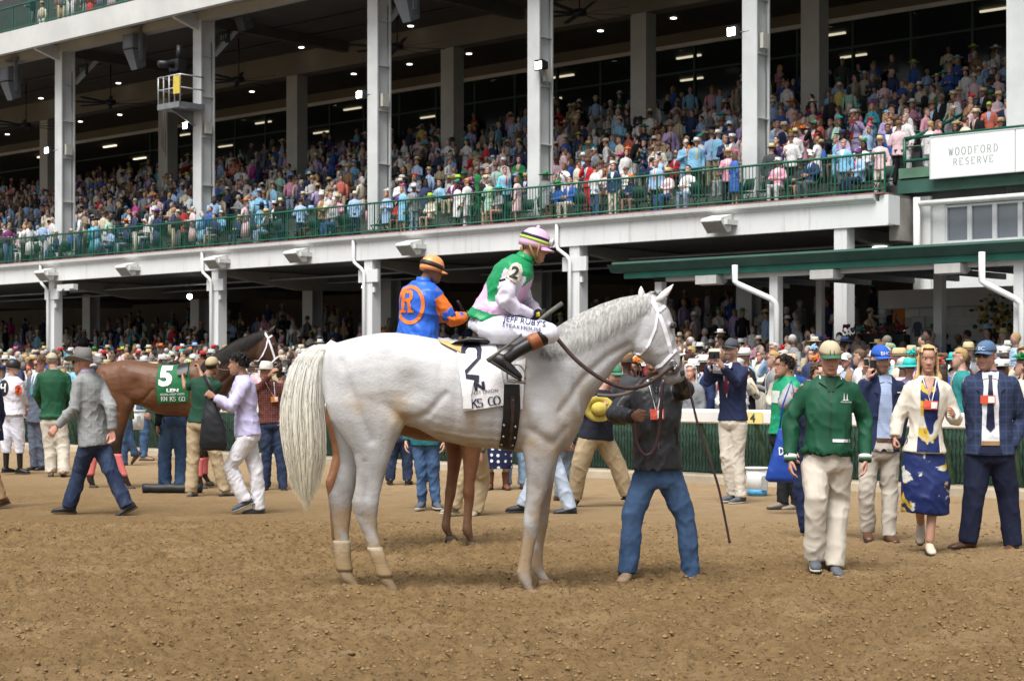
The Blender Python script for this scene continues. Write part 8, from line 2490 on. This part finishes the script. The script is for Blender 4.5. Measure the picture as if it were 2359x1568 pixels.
for i, (p, k, x, u) in enumerate(cand):
    sit = pr.random() < (.34 if k == 0 else .30)
    face = FROT + R(pr.choice((0, 0, 0, 0, 30, -30, 60, -70, 90, -90, 180, 160, -150)) + pr.uniform(-20, 20))
    if sit: face = FROT + R(pr.uniform(-25, 25))
    fem = pr.random() < .42
    if i < NBAL:
        key = ('w_sit' if fem else 'm_sit') if sit else (pr.choice(('w_stand', 'w_clasp', 'w_phone')) if fem else pr.choice(('m_stand', 'm_drink', 'm_read', 'm_face', 'm_drink')))
        spectator(key, p, face, ('seated ' if sit else '') + rown[k] + ' ' + zone(u), 'spectators on the balcony', shoes=(k == 0), sc=pr.uniform(.96, 1.05))
    else:
        rest.append((p, face, (5 if fem else 4) if sit else ((2, 3)[pr.random() < .5] if fem else (0, 1)[pr.random() < .6])))
mass('balcony_crowd', 'packed mass of spectators filling the back rows of the balcony', rest)
# upper deck, just a few behind the rail in the corner
up = []
for i in range(16):
    n0 = 41.6 + pr.random() * 1.2; u = fu(pr.uniform(-40, 420), n0)
    up.append((F(u, n0, 16.53), FROT + R(pr.uniform(-60, 60)), pr.choice((0, 1, 2, 3))))
mass('upper_deck_crowd', 'spectators behind the railing of the upper deck in the top corner', up)
# ---- on the apron and under the balcony
def apron_z(n): return .05 if n < 22 else min(.05 + (n - 22) * .05, 1.15)
cand = []
n0 = 21.15
row = 0
while n0 < 43.2:
    dens = .9 if n0 < 25 else .55 if n0 < 32 else .42
    u = fu(-25, n0)
    while u < fu(2400, n0):
        jn = n0 + pr.uniform(-.25, .25)
        p = F(u + pr.uniform(-.15, .15), jn, apron_z(jn) + .004)
        x, y = pxof(p)
        clear = abs(n0 - 41.15) > .8 and not (39.3 < n0 < 40.6 and x > 2050) and abs(n0 - 33.4) > .25
        if -20 < x < 2385 and pr.random() < dens and clear: cand.append((p, row, x, jn))
        u += pr.uniform(.52, .85)
    n0 += .82; row += 1
def visible_score(c):
    p, row, x, jn = c
    hidden = (560 < x < 1440)          # behind the horses
    return p.y + (14 if hidden else 0) + (6 if row > 9 else 0)
cand.sort(key=visible_score)
NGR = 88
rest = []
MARKS = [(0, 'behind the black helmeted jockey'), (130, 'left of the grey cowboy hat'), (235, 'over the back of the bay horse'), (440, 'by the bay horse\'s neck'), (600, 'by the bay horse\'s head'), (760, 'behind the white horse\'s croup'), (1440, 'under the white horse\'s chin'), (1560, 'left of the photographer'), (1700, 'behind the photographer'), (1800, 'behind the green race bib'), (1930, 'behind the man on the phone'), (2060, 'behind the blonde woman'), (2200, 'behind the checked blazer')]
for i, (p, row, x, jn) in enumerate(cand):
    face = FROT + R(pr.choice((0, 0, 0, 20, -30, 60, -70, 150, 180)) + pr.uniform(-20, 20))
    fem = pr.random() < .46
    if i < NGR:
        key = pr.choice(('w_stand', 'w_clasp', 'w_phone')) if fem else pr.choice(('m_stand', 'm_drink', 'm_read', 'm_face'))
        mk = [t for a, t in MARKS if x >= a] or [MARKS[0][1]]
        spectator(key, p, face, ('' if 1 else '') + mk[-1], 'spectators behind the running rail', shoes=False, sc=pr.uniform(.96, 1.05))
    else: rest.append((p, face, (2, 3)[pr.random() < .5] if fem else (0, 1)[pr.random() < .6]))
for k in range(9):
    n0 = 44.4 + 1.1 * k
    u = fu(-25, n0)
    while u < fu(2100, n0):
        if pr.random() < .55:
            rest.append((F(u, n0 + pr.uniform(-.3, .3), 1.15 + .22 * (k + 1) + .003), FROT + R(pr.uniform(-90, 90)), pr.choice((0, 1, 2, 3, 4))))
        u += pr.uniform(.7, 1.1)
mass('apron_crowd', 'dense mass of spectators behind the rail and in the shade under the balcony', rest)
# template figures have served their purpose
for k, (root, *_r) in TEMPL.items():
    for o in list(root.children): bpy.data.objects.remove(o)
    bpy.data.objects.remove(root)
for h in HATLIB.values():
    for b in list(h.children): bpy.data.objects.remove(b)
    bpy.data.objects.remove(h)
